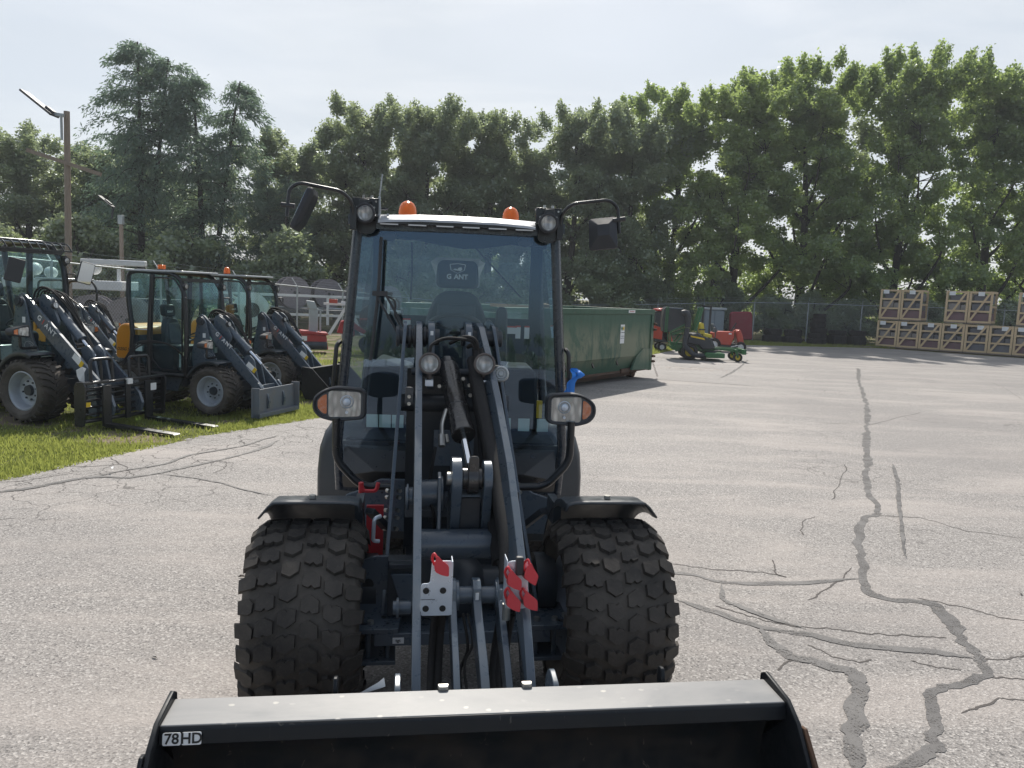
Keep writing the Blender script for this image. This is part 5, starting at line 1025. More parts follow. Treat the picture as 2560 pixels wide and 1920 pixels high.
# ---------------------------------------------------------------- parked compact loaders
WMB = tyre_parts(.43, .42, .255, 'bar', 40)
def compact(name, label, loc, yaw, S, cab=True, hood=ORNG, roof_grid=False, beac='dome', lamp_out=True, text_on=True, headrest=True, group='compact loaders parked on the grass', width=.50, mir=False, rch=.80):
    L_ = thing(name, label, 'wheel loader', loc, yaw, group); L_.scale = (S, S, S)
    ZW = .425; fy_ = lambda a: .46 + (a - .46) * rch; KY = Matrix.Translation((0, (1 - rch) * 1.0, 0))
    for s in (-1, 1):
        add_wheel(L_, WMB, (s * .47, 0, ZW), s, spin=13 * s); add_wheel(L_, WMB, (s * .47, 1.72, ZW), s, spin=31)
    h = MB(); h.cyl((-.3, 0, .43), (.3, 0, .43), .08); h.cyl((-.3, 1.72, .43), (.3, 1.72, .43), .08); h.box(-.24, .24, -.2, .45, .36, .56); h.box(-.34, .34, .70, 2.05, .42, .66); h.box(-.12, .12, .4, .8, .40, .60); h.build('chassis', GREYD, L_, bevel=.01)
    # rear hull, tank and coloured hood
    MB().prism([(.75, .62), (1.25, .62), (1.42, .92), (2.05, .92), (2.12, .60), (2.05, .40), (1.3, .40), (1.15, .34), (.85, .34)], 'x', -.40, .40).build('rear_body', GREY, L_, bevel=.015)
    MB().prism(rpoly([(1.62, .86), (2.14, .86), (2.13, 1.30), (2.06, 1.46), (1.92, 1.50), (1.62, 1.42)], .08, 4), 'x', -.44, .44).build('hood', hood, L_, bevel=.03)
    if text_on: text('lettering', 'D25G SW', .075, LBLK, L_, frame((-.4425, 1.93, 1.03), (0, -1, 0), (0, 0, 1)), .001, .0008, 1.1, .3)
    # mast, arms
    for s in (-1, 1):
        MB().prism(rpoly([(.33, 1.60), (.42, 1.70), (.50, 1.62), (.62, 1.0), (.56, .42), (-.12, .42), (.02, .75), (.20, 1.10)], .04, 3), 'x', s * .30 - .012, s * .30 + .012).build('mast_plate', GREY, L_, bevel=.003)
        MB().prism([(fy_(a), b - .07) for a, b in armP], 'x', s * .235 - .022, s * .235 + .022).build('lift_arm', GREY, L_, bevel=.004)
        MB().prism(rpoly([(-.28, 1.30), (-.12, 1.62), (.02, 1.70), (.10, 1.60), (.02, 1.25), (-.12, 1.05)], .05, 3), 'x', s * .10 - .02, s * .10 + .02, M=Matrix.Translation((0, .22, .02))).build('tower_lug', GREY, L_, bevel=.003)
    MB().cyl((-.36, .43, 1.60), (.36, .43, 1.60), .05).cyl((-.34, .43, 1.6), (-.31, .43, 1.6), .075).cyl((.31, .43, 1.6), (.34, .43, 1.6), .075).build('pivot_pin', GREYD, L_, bevel=.003)
    MB().cyl((-.22, -.33, .78), (.22, -.33, .78), .065, n=20).build('torque_tube', GREY, L_)
    c0, c1 = Vector((0, .24, 1.62)), Vector((0, -.34, 1.10)); o = MB().cyl(c0, c1, .062, n=20).cyl(c1 + (c0 - c1) * .1, c1, .07, n=20).build('tilt_cylinder', GREY, L_, bevel=.004)
    MB().cyl(c1, (0, -.58, .88), .026, n=12).build('cylinder_rod', CHROME, o)
    for x in (-.11, .07):
        MB(KY).prism(rpoly([(-.48, .98), (-.60, 1.05), (-.70, .96), (-.86, .30), (-.96, .12), (-.84, .10), (-.70, .36)], .03, 3), 'x', x, x + .035).build('hitch_link', GREY, L_, bevel=.003)
    q = MB(KY); 
    for x in (-.33, .27): q.prism(rpoly([(-.86, .12), (-.84, .56), (-.93, .60), (-1.0, .50), (-1.0, .12)], .03, 3), 'x', x, x + .05)
    q.cyl((-.33, -.90, .30), (.33, -.90, .30), .04).box(-.30, .30, -.92, -.88, .46, .54).build('quick_hitch', GREY, L_, bevel=.003)
    rc = MB(KY).ell((.14, -.52, .86), (.035, .03, .05), 8, 6).build('red_cap', RED, L_); MB(KY).ell((.19, -.55, .80), (.035, .03, .045), 8, 6).build('red_cap', RED, L_); MB(KY).box(.12, .22, -.50, -.48, .72, .90).build('coupler_plate', STEEL, L_)
    MB(KY).tube(smoothpath([(.14, -.55, .82), (.15, -.60, .74), (.12, -.58, .66)]), .010, 6).build('red_cap', RED, L_)
    hs = MB()
    for k, (x, r_) in enumerate(((-.10, .018), (-.05, .015), (.05, .018), (.10, .015), (.0, .014))):
        hs.tube(smoothpath([(x, .50, 1.35), (x, .40, 1.72), (x * .9, .22, 1.80 - .02 * k), (x * .8 + .02, .02, 1.68), (.10 + x * .3, -.15, 1.38), (.12 + x * .2, -.34, 1.05), (.14, -.50, .84)], 5), r_ * .8, 6)
    hs.build('hydraulic_hoses', HOSE, L_, smooth=60, kind='stuff')
    for s in (-1, 1):
        w_ = MB().lathe([(.03, .06), (.045, .04), (.048, -.01), (.04, -.012)], (s * .13, -.02, 1.56), (0, 1, -.2), 16).build('work_light', PLAST, L_); MB().lathe([(.042, -.008), (0, -.014)], (s * .13, -.02, 1.56), (0, 1, -.2), 16).build('reflector', REFL, w_)
        xo = .56 if s < 0 else .50
        MB().tube(fillet([(s * .31, .14, .98), (s * xo, .12, .98), (s * xo, .12, 1.18)], .05), .02, 8).build('lamp_bar', BLACKP, L_, smooth=60)
        hl = MB().prism(rpoly([(s * (xo - .12), 1.12), (s * (xo + .14), 1.16), (s * (xo + .14), 1.24), (s * (xo - .1), 1.30)], .03, 3), 'y', .07, .21).build('headlamp', PLAST, L_, bevel=.015)
        MB().prism(rpoly([(s * (xo - .09), 1.145), (s * (xo + .06), 1.165), (s * (xo + .06), 1.25), (s * (xo - .08), 1.27)], .02, 3), 'y', .062, .0695).build('reflector', REFL, hl)
        MB().prism([(s * (xo + .07), 1.17), (s * (xo + .12), 1.18), (s * (xo + .12), 1.23), (s * (xo + .07), 1.245)], 'y', .062, .0695).build('turn_signal', TURN, hl)
        m = MB(); V = []
        for i in range(9):
            a = R(70 + 85 * i / 8)
            for u, dz in ((-.19, -.05), (-.18, 0), (.18, 0), (.20, -.05)): V.append((s * .47 + u, -(.52 + dz) * math.cos(a), ZW + (.52 + dz) * math.sin(a)))
        m.add(V, [(i * 4 + j, i * 4 + j + 1, i * 4 + j + 5, i * 4 + j + 4) for i in range(8) for j in range(3)]); f_ = m.build('fender', FENDER, L_, smooth=40); so = f_.modifiers.new('t', 'SOLIDIFY'); so.thickness = .01
    # prints on the near arm and mast
    dv = Vector((0, -.78, -.625)).normalized()
    for s_, off in (('G', -.17), ('I', -.085), ('A', -.005), ('N', .085), ('T', .165)):
        p = Vector((-.2585, .0, 1.275)) + dv * off
        text('lettering', s_, .10, LRED if s_ == 'I' else LBL, L_, frame(p, dv, (0, -.5, .85)), .001, .002)
    d = MB(); Mx = frame(Vector((-.258, -.56, .84)), dv, (0, -.5, .85)); MB(Mx).box(-.11, .08, -.045, .045, 0, .002).build('warning_label', LBL, L_); MB(Mx).box(.04, .10, -.045, .045, .001, .003).build('warning_stripe', LYEL, L_)
    MB(frame(Vector((-.313, .36, 1.35)), (0, 1, 0), (0, 0, 1))).box(-.03, .03, -.04, .04, 0, .002).build('label', LBL, L_)
    # rhino-like outline badge replaced by a loose scribble of pale strokes
    sq = MB(); random.seed(3)
    P = [(-.08, 0), (-.05, .05), (0, .06), (.05, .05), (.09, .02), (.06, -.02), (.02, -.04), (-.03, -.03), (-.06, -.05), (-.08, 0)]
    sq.tube([(-.315, .28 - a, 1.0 + b) for a, b in P], .004, 4); sq.tube([(-.315, .28 - a * .6, 1.0 + b * .6) for a, b in P[2:8]], .004, 4); sq.build('emblem', LGRY, L_)
    # seat
    hr = seat_parts(L_, Matrix.Translation((0, 1.05, 1.02)) @ Matrix.Scale(1.0, 4))
    text('lettering', 'GIANT', .05, LBL, hr, frame((0, 1.05 + .20 + .075, 1.02 + .70), (1, 0, 0), (0, .12, 1)), .001, .001)
    MB().prism(rpoly([(.62, .68), (.64, 1.15), (.74, 1.18), (.86, .68)], .04), 'x', -.12, .12).build('steering_column', INNER, L_, bevel=.01)
    SM = Matrix.Translation((0, .82, 1.30)) @ Matrix.Rotation(R(-30), 4, 'X'); sw = MB(SM); sw.tube([(.18 * math.cos(t * math.pi / 12), .18 * math.sin(t * math.pi / 12), 0) for t in range(25)], .014, 6, caps=False); sw.beam((-.17, 0, 0), (.17, 0, 0), .03, .01); sw.build('steering_wheel', PLAST, L_)
    MB().prism(rpoly([(-.44, .70), (-.30, .70), (-.28, 1.12), (-.42, 1.16)], .03), 'y', .9, 1.5).build('side_console', INNER, L_, bevel=.02)
    MB().box(-.46, .46, .64, 1.62, .66, .69).build('cab_floor', INNER, L_)
    HW = width
    if cab:
        prof = [(.60, .64), (.57, 1.35), (.60, 2.0), (.68, 2.28), (.86, 2.40), (1.62, 2.43), (1.80, 2.38), (1.78, 1.9), (1.70, 1.35), (1.74, 1.0), (1.55, .74), (1.30, .64)]
        P = fillet([(0, a, b) for a, b in prof] + [(0, .60, .64)], .10, 4)
        for s in (-1, 1):
            MB().tube([(s * (HW - (.03 if p.z > 2.2 else 0)), p.y, p.z) for p in P], .042, 8).tube([(s * HW, 1.36, .66), (s * HW, 1.34, 1.4), (s * (HW - .02), 1.28, 2.38)], .045, 8).build('cab_frame', BLACKP, L_, smooth=60)
            inner_ = [(a, b) for a, b in prof]
            MB().prism(inner_, 'x', s * (HW - .012), s * (HW - .010)).build('side_window', GLASS2, L_)
            if s < 0:
                fr_ = fillet([(0, .66, .72), (0, .64, 2.1), (0, .80, 2.32), (0, 1.24, 2.33), (0, 1.30, .90), (0, 1.1, .72), (0, .66, .72)], .08, 4); MB().tube([(-(HW + .015), p.y, p.z) for p in fr_], .016, 6).build('door_frame', BLACKP, L_, smooth=60)
                MB().box(-(HW + .005), -(HW + .012), 1.5, 1.64, 1.02, 1.14).build('window_label', MINT, L_); MB().box(-HW - .01, -HW - .004, 1.38, 1.66, 1.40, 1.42).build('window_catch', LBL, L_)
        MB().box(-HW, HW, .56, .60, .62, .80).build('front_sill', BLACKP, L_); MB().beam((-HW, .66, 2.30), (HW, .66, 2.30), .05, .06).build('front_header', BLACKP, L_)
        MB().plane([(-HW + .02, .575, .80), (HW - .02, .575, .80), (HW - .03, .615, 2.26), (-HW + .03, .615, 2.26)]).build('windshield', GLASS2, L_)
        MB().plane([(-HW + .02, 1.74, 1.35), (HW - .02, 1.74, 1.35), (HW - .03, 1.80, 2.3), (-HW + .03, 1.80, 2.3)]).build('rear_window', GLASS2, L_)
        MB().box(-HW, HW, 1.60, 1.70, .7, 1.30).build('rear_wall', INNER, L_)
        MB().box(HW - .28, HW - .12, .545, .555, 1.0, 1.10).build('windshield_label', MINT, L_)
        if roof_grid:
            rf = MB().prism(rpoly([(-HW - .04, 1.0), (HW + .04, 1.0), (HW + .04, 1.80), (-HW - .04, 1.80)], .08), 'z', 2.42, 2.475).build('roof', ROOFM, L_, bevel=.015)
            for k in range(10):
                x = -HW - .02 + k * (2 * HW + .04) / 9; MB().tube(fillet([(x, 1.02, 2.46), (x, .55, 2.43), (x, .47, 2.32)], .08), .011, 6).build('roof_bar', BLACKP, L_)
            for z, y in ((2.445, .8), (2.43, .62), (2.32, .47)): MB().beam((-HW - .03, y, z), (HW + .03, y, z), .02, .02).build('roof_bar', BLACKP, L_)
            MB().plane([(-HW, .50, 2.40), (HW, .50, 2.40), (HW, 1.0, 2.45), (-HW, 1.0, 2.45)]).build('roof_window', FILM, L_)
            MB().cyl((0, 1.5, 2.47), (0, 1.5, 2.51), .05).build('beacon_socket', PLAST, L_)
        else:
            MB().prism(rpoly([(-HW - .02, .66), (HW + .02, .66), (HW + .02, 1.84), (-HW - .02, 1.84)], .08), 'z', 2.42, 2.455).build('roof', ROOFM, L_, bevel=.012)
            beacon(L_, (.0, 1.5, 2.455), .068, .17 if beac == 'dome' else .15, beac != 'dome')
        for s in (-1, 1):
            l = MB().lathe([(.03, .06), (.048, .03), (.05, -.01), (.04, -.012)], (s * (HW + .01), .56, 2.19), (0, 1, 0), 16).box(s * (HW) - .03, s * HW + .03, .58, .64, 2.12, 2.26).build('roof_lamp', PLAST, L_); MB().lathe([(.043, -.006), (0, -.01)], (s * (HW + .01), .56, 2.19), (0, 1, 0), 16).build('reflector', REFL, l)
            MB().tube(fillet([(s * (HW + .02), .58, 2.0), (s * (HW + .10), .50, 2.0), (s * (HW + .10), .50, 1.9)], .03), .012, 6).build('mirror_bracket', BLACKP, L_)
            if mir:
                Mm = Matrix.Translation((s * (HW + .10) + (.22 if s < 0 else .05), .36, 2.02)) @ Matrix.Rotation(R(-25), 4, 'Z') @ Matrix.Rotation(R(14), 4, 'Y')
                mo = MB(Mm).prism(rpoly([(-.10, -.16), (.10, -.16), (.10, .16), (-.10, .16)], .02), 'y', -.02, .02).build('mirror', PLAST, L_, bevel=.008)
                if s > 0: MB(Mm).prism(rpoly([(-.09, -.15), (.09, -.15), (.09, .15), (-.09, .15)], .02), 'y', -.024, -.021).build('mirror_glass', MIRR, mo)
    else:
        for s in (-1, 1):
            MB().tube(fillet([(s * .40, 1.58, .90), (s * .42, 1.50, 2.22), (s * .42, .75, 2.26), (s * .42, .58, 2.05), (s * .42, .62, 1.50), (s * .40, .72, 1.40)], .12, 5), .026, 8).tube(smoothpath([(s * .42, 1.53, 1.85), (s * .42, 1.1, 1.62), (s * .42, .62, 1.55)]), .016, 6).build('roll_hoop', BLACKP, L_, smooth=60)
        MB().prism(rpoly([(-.46, .66), (.46, .66), (.46, 1.60), (-.46, 1.60)], .08), 'z', 2.26, 2.30).build('canopy', ROOFM, L_, bevel=.012)
        MB().box(-.40, .40, .62, 1.6, .68, .74).box(-.44, .44, 1.3, 1.6, .74, 1.06).build('side_body', hood, L_, bevel=.02)
    return L_
compact('compact_loader', 'large compact loader at the left edge with barred roof and pallet forks', (-6.28, 10.72, 0), 70, 1.0, roof_grid=True, width=.54, mir=True, text_on=False, rch=.95)

L1 = [o for o in COL.objects if o.name == 'compact_loader'][0]
L2 = compact('compact_loader', 'compact cab loader with yellow-orange rear hood and flat grey front plate', (-4.28, 11.72, 0), 74, .86, beac='flat')
L3 = compact('compact_loader', 'farthest cab loader of the row carrying a black bucket', (-4.15, 14.10, 0), 74, .86)
L0 = compact('compact_loader', 'open loader with black roll frame and no cab glass behind the fork loader', (-8.35, 15.6, 0), 72, .84, cab=False)
# attachments
AK = Matrix.Translation((0, .20, 0))
MB(AK).box(-.62, .62, -1.06, -1.035, .03, .50).prism([(-.62, .03), (.62, .03), (.62, .10), (-.62, .10)], 'y', -1.16, -1.035).box(-.62, -.60, -1.16, -1.0, .03, .54).box(.60, .62, -1.16, -1.0, .03, .54).build('attachment_plate', paint('worn_grey_plate', (.13, .15, .175), .5, dirt=.35, dcol=(.22, .16, .11), scratch=.4, scol=(.35, .30, .25)), L2, bevel=.004)
BK_ = Matrix.Translation((0, .22, 0))
MB(BK_).prism([(-1.05, .62), (-1.16, .62), (-1.10, .40), (-1.12, .12), (-1.25, .05), (-1.85, .03), (-1.85, .015), (-1.2, .02), (-1.06, .1), (-1.04, .4)], 'x', -.72, .72).build('bucket', BUCKET, L3, smooth=50)
for s in (-1, 1): MB(BK_).prism([(-1.03, .66), (-1.25, .64), (-1.86, .06), (-1.86, 0), (-1.1, 0), (-1.0, .2)], 'x', s * .72, s * .745).build('bucket_side', BUCKET, L3, bevel=.004)
FK = bpy.data.objects.new('pallet_fork', None); COL.objects.link(FK); FK.parent = L1; FK.location = (.02, -1.04, 0)
c = MB()
for s in (-1, 1): c.prism([(-.02, .04), (.10, .04), (.10, .56), (.06, .62), (-.06, .62), (-.10, .56), (-.06, .06)], 'x', s * .68, s * .655)
c.beam((-.68, -.02, .60), (.68, -.02, .60), .10, .03); c.build('carriage_frame', BLACKP, FK, bevel=.004)
for z in (.10, .19, .28, .37, .44, .51): MB().cyl((-.66, .0, z), (.66, .0, z), .026 if z in (.10, .51) else .016, n=10).build('carriage_bar', BLACKP, FK)
for x, tilt in ((-.34, 0), (.36, 0)):
    MB().box(x - .065, x + .065, -.10, -.065, .02, .56).build('fork_shank', BLACKP, FK, bevel=.004)
    MB().prism([(-.10, .02), (-.10, .06), (-1.24, .025), (-1.26, .012), (-.10, .005)], 'x', x - .055, x + .055).build('fork_tine', BLACKP, FK, bevel=.003)
MB().box(-.03, .05, -.09, -.06, .08, .60).build('centre_post', BLACKP, FK, bevel=.004)
MB().box(-.02, .06, -.115, -.065, .545, .617).build('label', LBL, FK)
MB().box(.38, .48, -.105, -.101, .42, .52).build('label', LBL, FK); MB().box(-.66, -.58, -.075, -.065, .30, .36).build('label', LYEL, FK)
for x0 in (-.50, .12):
    MB().tube(fillet([(x0, .0, .60), (x0, .02, .90), (x0 + .34, .02, .90), (x0 + .34, 0, .60)], .06, 4), .022, 8).tube([(x0 + .17, .01, .60), (x0 + .17, .02, .89)], .018, 6).build('guard_loop', BLACKP, FK, smooth=60)
hz = MB()
for k in range(3): hz.tube(smoothpath([(.30, .3, .75 + .03 * k), (.42, .15, 1.02 + .03 * k), (.75, .0, 1.06), (1.05, -.05, .85), (1.12 - .03 * k, -.02, .60)], 5), .012, 6)
hz.build('hydraulic_hoses', HOSE, FK, smooth=60, kind='stuff')
bg_ = MB(Matrix.Translation((-.36, -.72, .66))); random.seed(2)
bg_.add([(-.06, 0, 0), (.05, .01, .01), (.07, -.02, .09), (.0, -.03, .12), (-.07, 0, .08), (.02, -.04, .05), (.03, -.03, -.09), (-.04, -.02, -.07)], [(0, 5, 4), (5, 3, 4), (5, 2, 3), (1, 2, 5), (0, 5, 7), (5, 6, 7), (1, 6, 5)]).build('plastic_bag', LBL, L1, smooth=0)
MB().tube(smoothpath([(.10, -.62, .72), (.11, -.66, .64), (.10, -.65, .56)]), .016, 6).ell((.10, -.65, .53), (.035, .02, .035), 8, 6).build('red_cap', RED, L1)

# ---------------------------------------------------------------- fences
def fence(name, pts, label, cell=.085, hgt=2.0, barb=(0, 0, 1), arms=True, group='chain link fences round the yard'):
    """pts: list of (x, y, rail height)"""
    F = thing(name, label, 'fence', (0, 0, 0), 0, group); nrm = Vector((0, 0, 1))
    for i, (x, y, z) in enumerate(pts):
        a = Vector(pts[max(i - 1, 0)]); b = Vector(pts[min(i + 1, len(pts) - 1)]); d = (b - a); d.z = 0; d.normalize(); side = Vector((-d.y, d.x, 0)) * barb[0]
        p = MB().cyl((x, y, -.1), (x, y, z + .02), .030, n=10).build('fence_post', ALU, F, smooth=60)
        if arms: MB().beam((x, y, z), Vector((x, y, z)) + side * .22 + Vector((0, 0, .30)), .025, .02).build('barbed_arm', ALU, p)
        if i < len(pts) - 1:
            q = pts[i + 1]; MB().cyl((x, y, z), q, .021, n=8).build('top_rail', ALU, F, smooth=60)
            dd_ = Vector(q) - Vector((x, y, z)); dd_.z = 0; dn = dd_.normalized(); sd_ = Vector((-dn.y, dn.x, 0)) * barb[0]
            for k in (.33, .66, 1.0):
                o_ = sd_ * .22 * k + Vector((0, 0, .30 * k)); w_ = MB().tube([Vector((x, y, z)) + o_, (Vector((x, y, z)) + Vector(q)) / 2 + o_ - Vector((0, 0, .015)), Vector(q) + o_], .004, 4); w_.build('barbed_wire', ALU, F)
    V = []; Fc = []
    for (x0, y0, z0), (x1, y1, z1) in zip(pts, pts[1:]):
        Ls = math.hypot(x1 - x0, y1 - y0); n = int((Ls + hgt) / cell)
        for sg in (-1, 1):
            for k in range(n):
                s0 = k * cell - (hgt if sg > 0 else 0) + (0 if sg > 0 else 0); s1 = s0 + sg * hgt if sg > 0 else s0 - hgt
                a0, b0, a1, b1 = s0, 0, s1, 1                  # (s, t) line from bottom to top
                # clip to 0..Ls
                def P(s, t, o):
                    f = s / Ls; x = x0 + (x1 - x0) * f; y = y0 + (y1 - y0) * f; zt_ = z0 + (z1 - z0) * f; return (x, y, zt_ - hgt * (1 - t) + o)
                lo, hi = min(a0, a1), max(a0, a1)
                if hi <= 0 or lo >= Ls: continue
                ta = 0; tb = 1
                if a0 != a1:
                    for bound in (0, Ls):
                        tt = (bound - a0) / (a1 - a0)
                        if 0 < tt < 1:
                            inside0 = (0 <= a0 <= Ls)
                            if (bound == 0 and a0 < 0) or (bound == Ls and a0 > Ls): ta = max(ta, tt)
                            else: tb = min(tb, tt)
                if tb <= ta: continue
                A = a0 + (a1 - a0) * ta; B = a0 + (a1 - a0) * tb; o = len(V); wd = .0032
                V += [P(A, ta, -wd), P(A, ta, wd), P(B, tb, wd), P(B, tb, -wd)]; Fc.append((o, o + 1, o + 2, o + 3))
    me = bpy.data.meshes.new('wire_mesh'); me.from_pydata(V, [], Fc); me.materials.append(ALU); mobj('wire_mesh', me, F, 'stuff'); return F
lf = []
for k in range(-5, 6):
    y = 27.3 + 3.4 * k; x = -7.7 + .85 * k; lf.append((x, y, 1.95 - .033 * (y - 27.3)))
fence('chain_link_fence', lf, 'chain link fence with barbed wire running back behind the parked loaders', .10, 2.0, (1, 0, 0))
rf_ = [(-3.4, 44.6, 1.45), (-.4, 44.8, 1.45), (2.6, 44.8, 1.5), (5.9, 44.4, 1.6), (8.1, 43.9, 1.75), (10.6, 43.4, 1.92), (13.2, 42.7, 2.05), (15.9, 42.0, 2.12), (18.5, 41.3, 2.12), (21.4, 40.2, 2.15), (24.2, 38.3, 2.15), (27.0, 36.0, 2.15), (29.8, 33.6, 2.15), (33, 31, 2.15)]
fence('chain_link_fence', rf_, 'far chain link fence along the trees behind tyres and crates', .12, 2.1, (-.5, 0, 0))

# ---------------------------------------------------------------- wooden poles
p = thing('light_pole', 'tall weathered wooden pole with a cross arm and a tilted floodlight', 'pole', (-14.95, 26, 0), 0, None)
MB().tube([(-.10, 0, -.2), (-.05, .0, 3), (.02, 0, 7.35)], [.115, .105, .092], 14).build('pole_shaft', POLEW, p, smooth=60)
MB().beam((-1.15, -.30, 6.02), (1.05, .10, 5.38), .10, .12).build('cross_arm', POLEW, p)
MB().beam((.02, -.17, 7.18), (-.42, -.2, 7.22), .10, .10).beam((-.05, -.2, 6.4), (-.05, -.2, 7.2), .07, .05).build('lamp_arm', ALU, p)
fl_ = MB(Matrix.Translation((-.62, -.2, 7.42)) @ Matrix.Rotation(R(37), 4, 'Y')); fl_.box(-.78, .46, -.24, .24, -.035, .035); fl_.box(.1, .40, -.12, .12, .035, .11); fl_.build('floodlight', PLAST, p, bevel=.01)
p = thing('light_pole', 'shorter thin pole with a small angled lamp between the loaders and the pine', 'pole', (-15.25, 30, 0), 0, None)
MB().tube([(0, 0, -.2), (0, 0, 4.35)], [.085, .072], 12).build('pole_shaft', POLEW, p, smooth=60)
MB().box(-.09, .09, -.09, .09, 4.05, 4.40).build('pole_cap', ALU, p, bevel=.01)
fl_ = MB(Matrix.Translation((-.42, -.2, 4.86)) @ Matrix.Rotation(R(38), 4, 'Y')); fl_.box(-.36, .30, -.14, .14, -.02, .02); fl_.box(-.1, .2, -.07, .07, .02, .06); fl_.beam((.30, 0, -.02), (.52, 0, -.38), .06, .06); fl_.build('floodlight', PLAST, p, bevel=.01)

# ---------------------------------------------------------------- dumpster
LN, DW = 6.66, 2.35
D = thing('dumpster', 'long dark green roll-off dumpster with scuffed side right of the loader', 'dumpster', (-.24, 13.9, 0), 56.1)
def wallp(y0, s):
    return [(y0, .30), (y0 + s * .015, .52), (y0, .55), (y0, 1.60), (y0 + s * .06, 1.60), (y0 + s * .06, .30)]
MB().prism([(0, 1.62), (0, .60), (.03, .56), (.12, .22), (.16, .22), (.08, .58), (.05, .62), (.05, 1.62)], 'x', 0, LN, M=None).build('near_side', DUMP, D, bevel=.004)
MB().prism([(DW, 1.62), (DW, .60), (DW - .12, .22), (DW - .16, .22), (DW - .05, .62), (DW - .05, 1.62)], 'x', 0, LN).build('far_side', DUMP, D)
MB().box(0, .06, .05, DW - .05, .22, 1.62).build('front_wall', DUMP, D); MB().box(LN - .06, LN, .05, DW - .05, .22, 1.62).build('tailgate', DUMP, D)
MB().box(.06, LN - .06, .1, DW - .1, .20, .26).build('floor', RUST, D)
MB().box(.3, LN - .25, .35, DW - .35, .06, .20).build('skid_rails', RUST, D)
MB().prism([(-.035, 1.60), (-.045, 1.72), (.10, 1.72), (.10, 1.60)], 'x', -.03, LN + .03).build('top_rim', DUMP, D, bevel=.012)
MB().box(-.03, LN + .03, DW - .1, DW + .04, 1.60, 1.72).build('top_rim', DUMP, D, bevel=.012); MB().box(LN - .06, LN + .05, .1, DW - .1, 1.60, 1.72).build('top_rim', DUMP, D, bevel=.012)
MB().prism([(LN - 1.1, .26), (LN - .04, .22), (LN - .04, .74), (LN - .5, .76), (LN - .85, .6)], 'y', -.02, .04).build('side_gusset', DUMP, D, bevel=.004)
MB().box(LN - .10, LN + .03, -.03, .10, .20, 1.62).build('corner_post', DUMP, D, bevel=.006)
for y in (.30, DW - .45): MB().cyl((LN - .32, y, .125), (LN - .32, y + .18, .125), .12, n=20).box(LN - .42, LN - .2, y - .03, y + .21, .12, .24).build('roller', RUST, D)
MB().box(LN - 1.5, LN, .06, .12, .20, .30).build('sill', RUST, D)
for x in (1.2, 2.4, 3.6, 4.8): MB().prism([(x, .50), (x + .10, .40), (x + .14, .42), (x + .03, .55)], 'y', .035, .06).build('side_slot', BLACKP, D)
for z in (.42, 1.36, .55, 1.22): MB().box(LN + .0, LN + .10, -.07, .0, z - .03, z + .03).cyl((LN + .06, -.10, z), (LN + .06, .03, z), .02, n=8).build('latch', RUST, D)
ch = MB()
for k in range(9): ch.lathe([(.018, -.005), (.024, 0), (.018, .005)], (LN + .05 + .01 * k, -.06 - .012 * k, .36 - .038 * k), (1, .4 * (k % 2), .2), 8)
ch.build('chain', RUST, D, kind='stuff')
sg = MB().box(4.86, 5.07, -.008, -.004, .92, 1.36).build('sign', LBL, D)
text('lettering', 'W', .13, LGRN, sg, frame((4.925, -.010, 1.265), (1, 0, 0), (0, 0, 1)), .001, .004, .9); text('lettering', 'M', .13, LYEL, sg, frame((5.01, -.010, 1.265), (1, 0, 0), (0, 0, 1)), .001, .004, .9)
for z, s in ((1.175, 'WASTE MANAGEMENT'),): text('lettering', s, .020, LBLK, sg, frame((4.965, -.010, z), (1, 0, 0), (0, 0, 1)), .001)
for z, s in ((1.09, 'Haverhill MA'), (1.04, '800-972-4545')): text('lettering', s, .032, LGRY, sg, frame((4.965, -.010, z), (1, 0, 0), (0, 0, 1)), .001)
MB().box(5.15, 5.50, -.052, -.047, 1.635, 1.70).build('number_plate', LBL, D)
text('lettering', 'D27-5L-307 30-J', .035, LRED, D, frame((5.325, -.054, 1.667), (1, 0, 0), (0, 0, 1)), .001)
M_ = Matrix.Translation((-.24, 13.9, 0)) @ Matrix.Rotation(R(56.1), 4, 'Z')
o = MB().box(-.16, .16, -.10, .10, 0, .13).build('cardboard_box', CARD, None, bevel=.004); o.location = M_ @ Vector((2.2, .55, 1.66)); o.rotation_euler = (.1, 0, .4); tag(o, 'small brown cardboard box on top of the dumpster load', 'box')
o = MB().box(-.45, .45, -.2, .2, 0, .06).build('cardboard_sheet', CARD, None); o.location = M_ @ Vector((1.2, .6, 1.70)); o.rotation_euler = (0, .03, 1.0); tag(o, 'flat brown cardboard piece lying on the near end of the dumpster load', 'cardboard')
o = MB().box(.07, LN - .07, .1, DW - .1, 1.2, 1.5).build('rubbish', paint('mixed_rubbish', (.14, .11, .09), .9, dirt=.8, dcol=(.3, .28, .25)), None); o.location = M_.translation; o.rotation_euler = (0, 0, R(56.1)); tag(o, 'mixed rubbish filling the green dumpster', 'rubbish', kind='stuff')
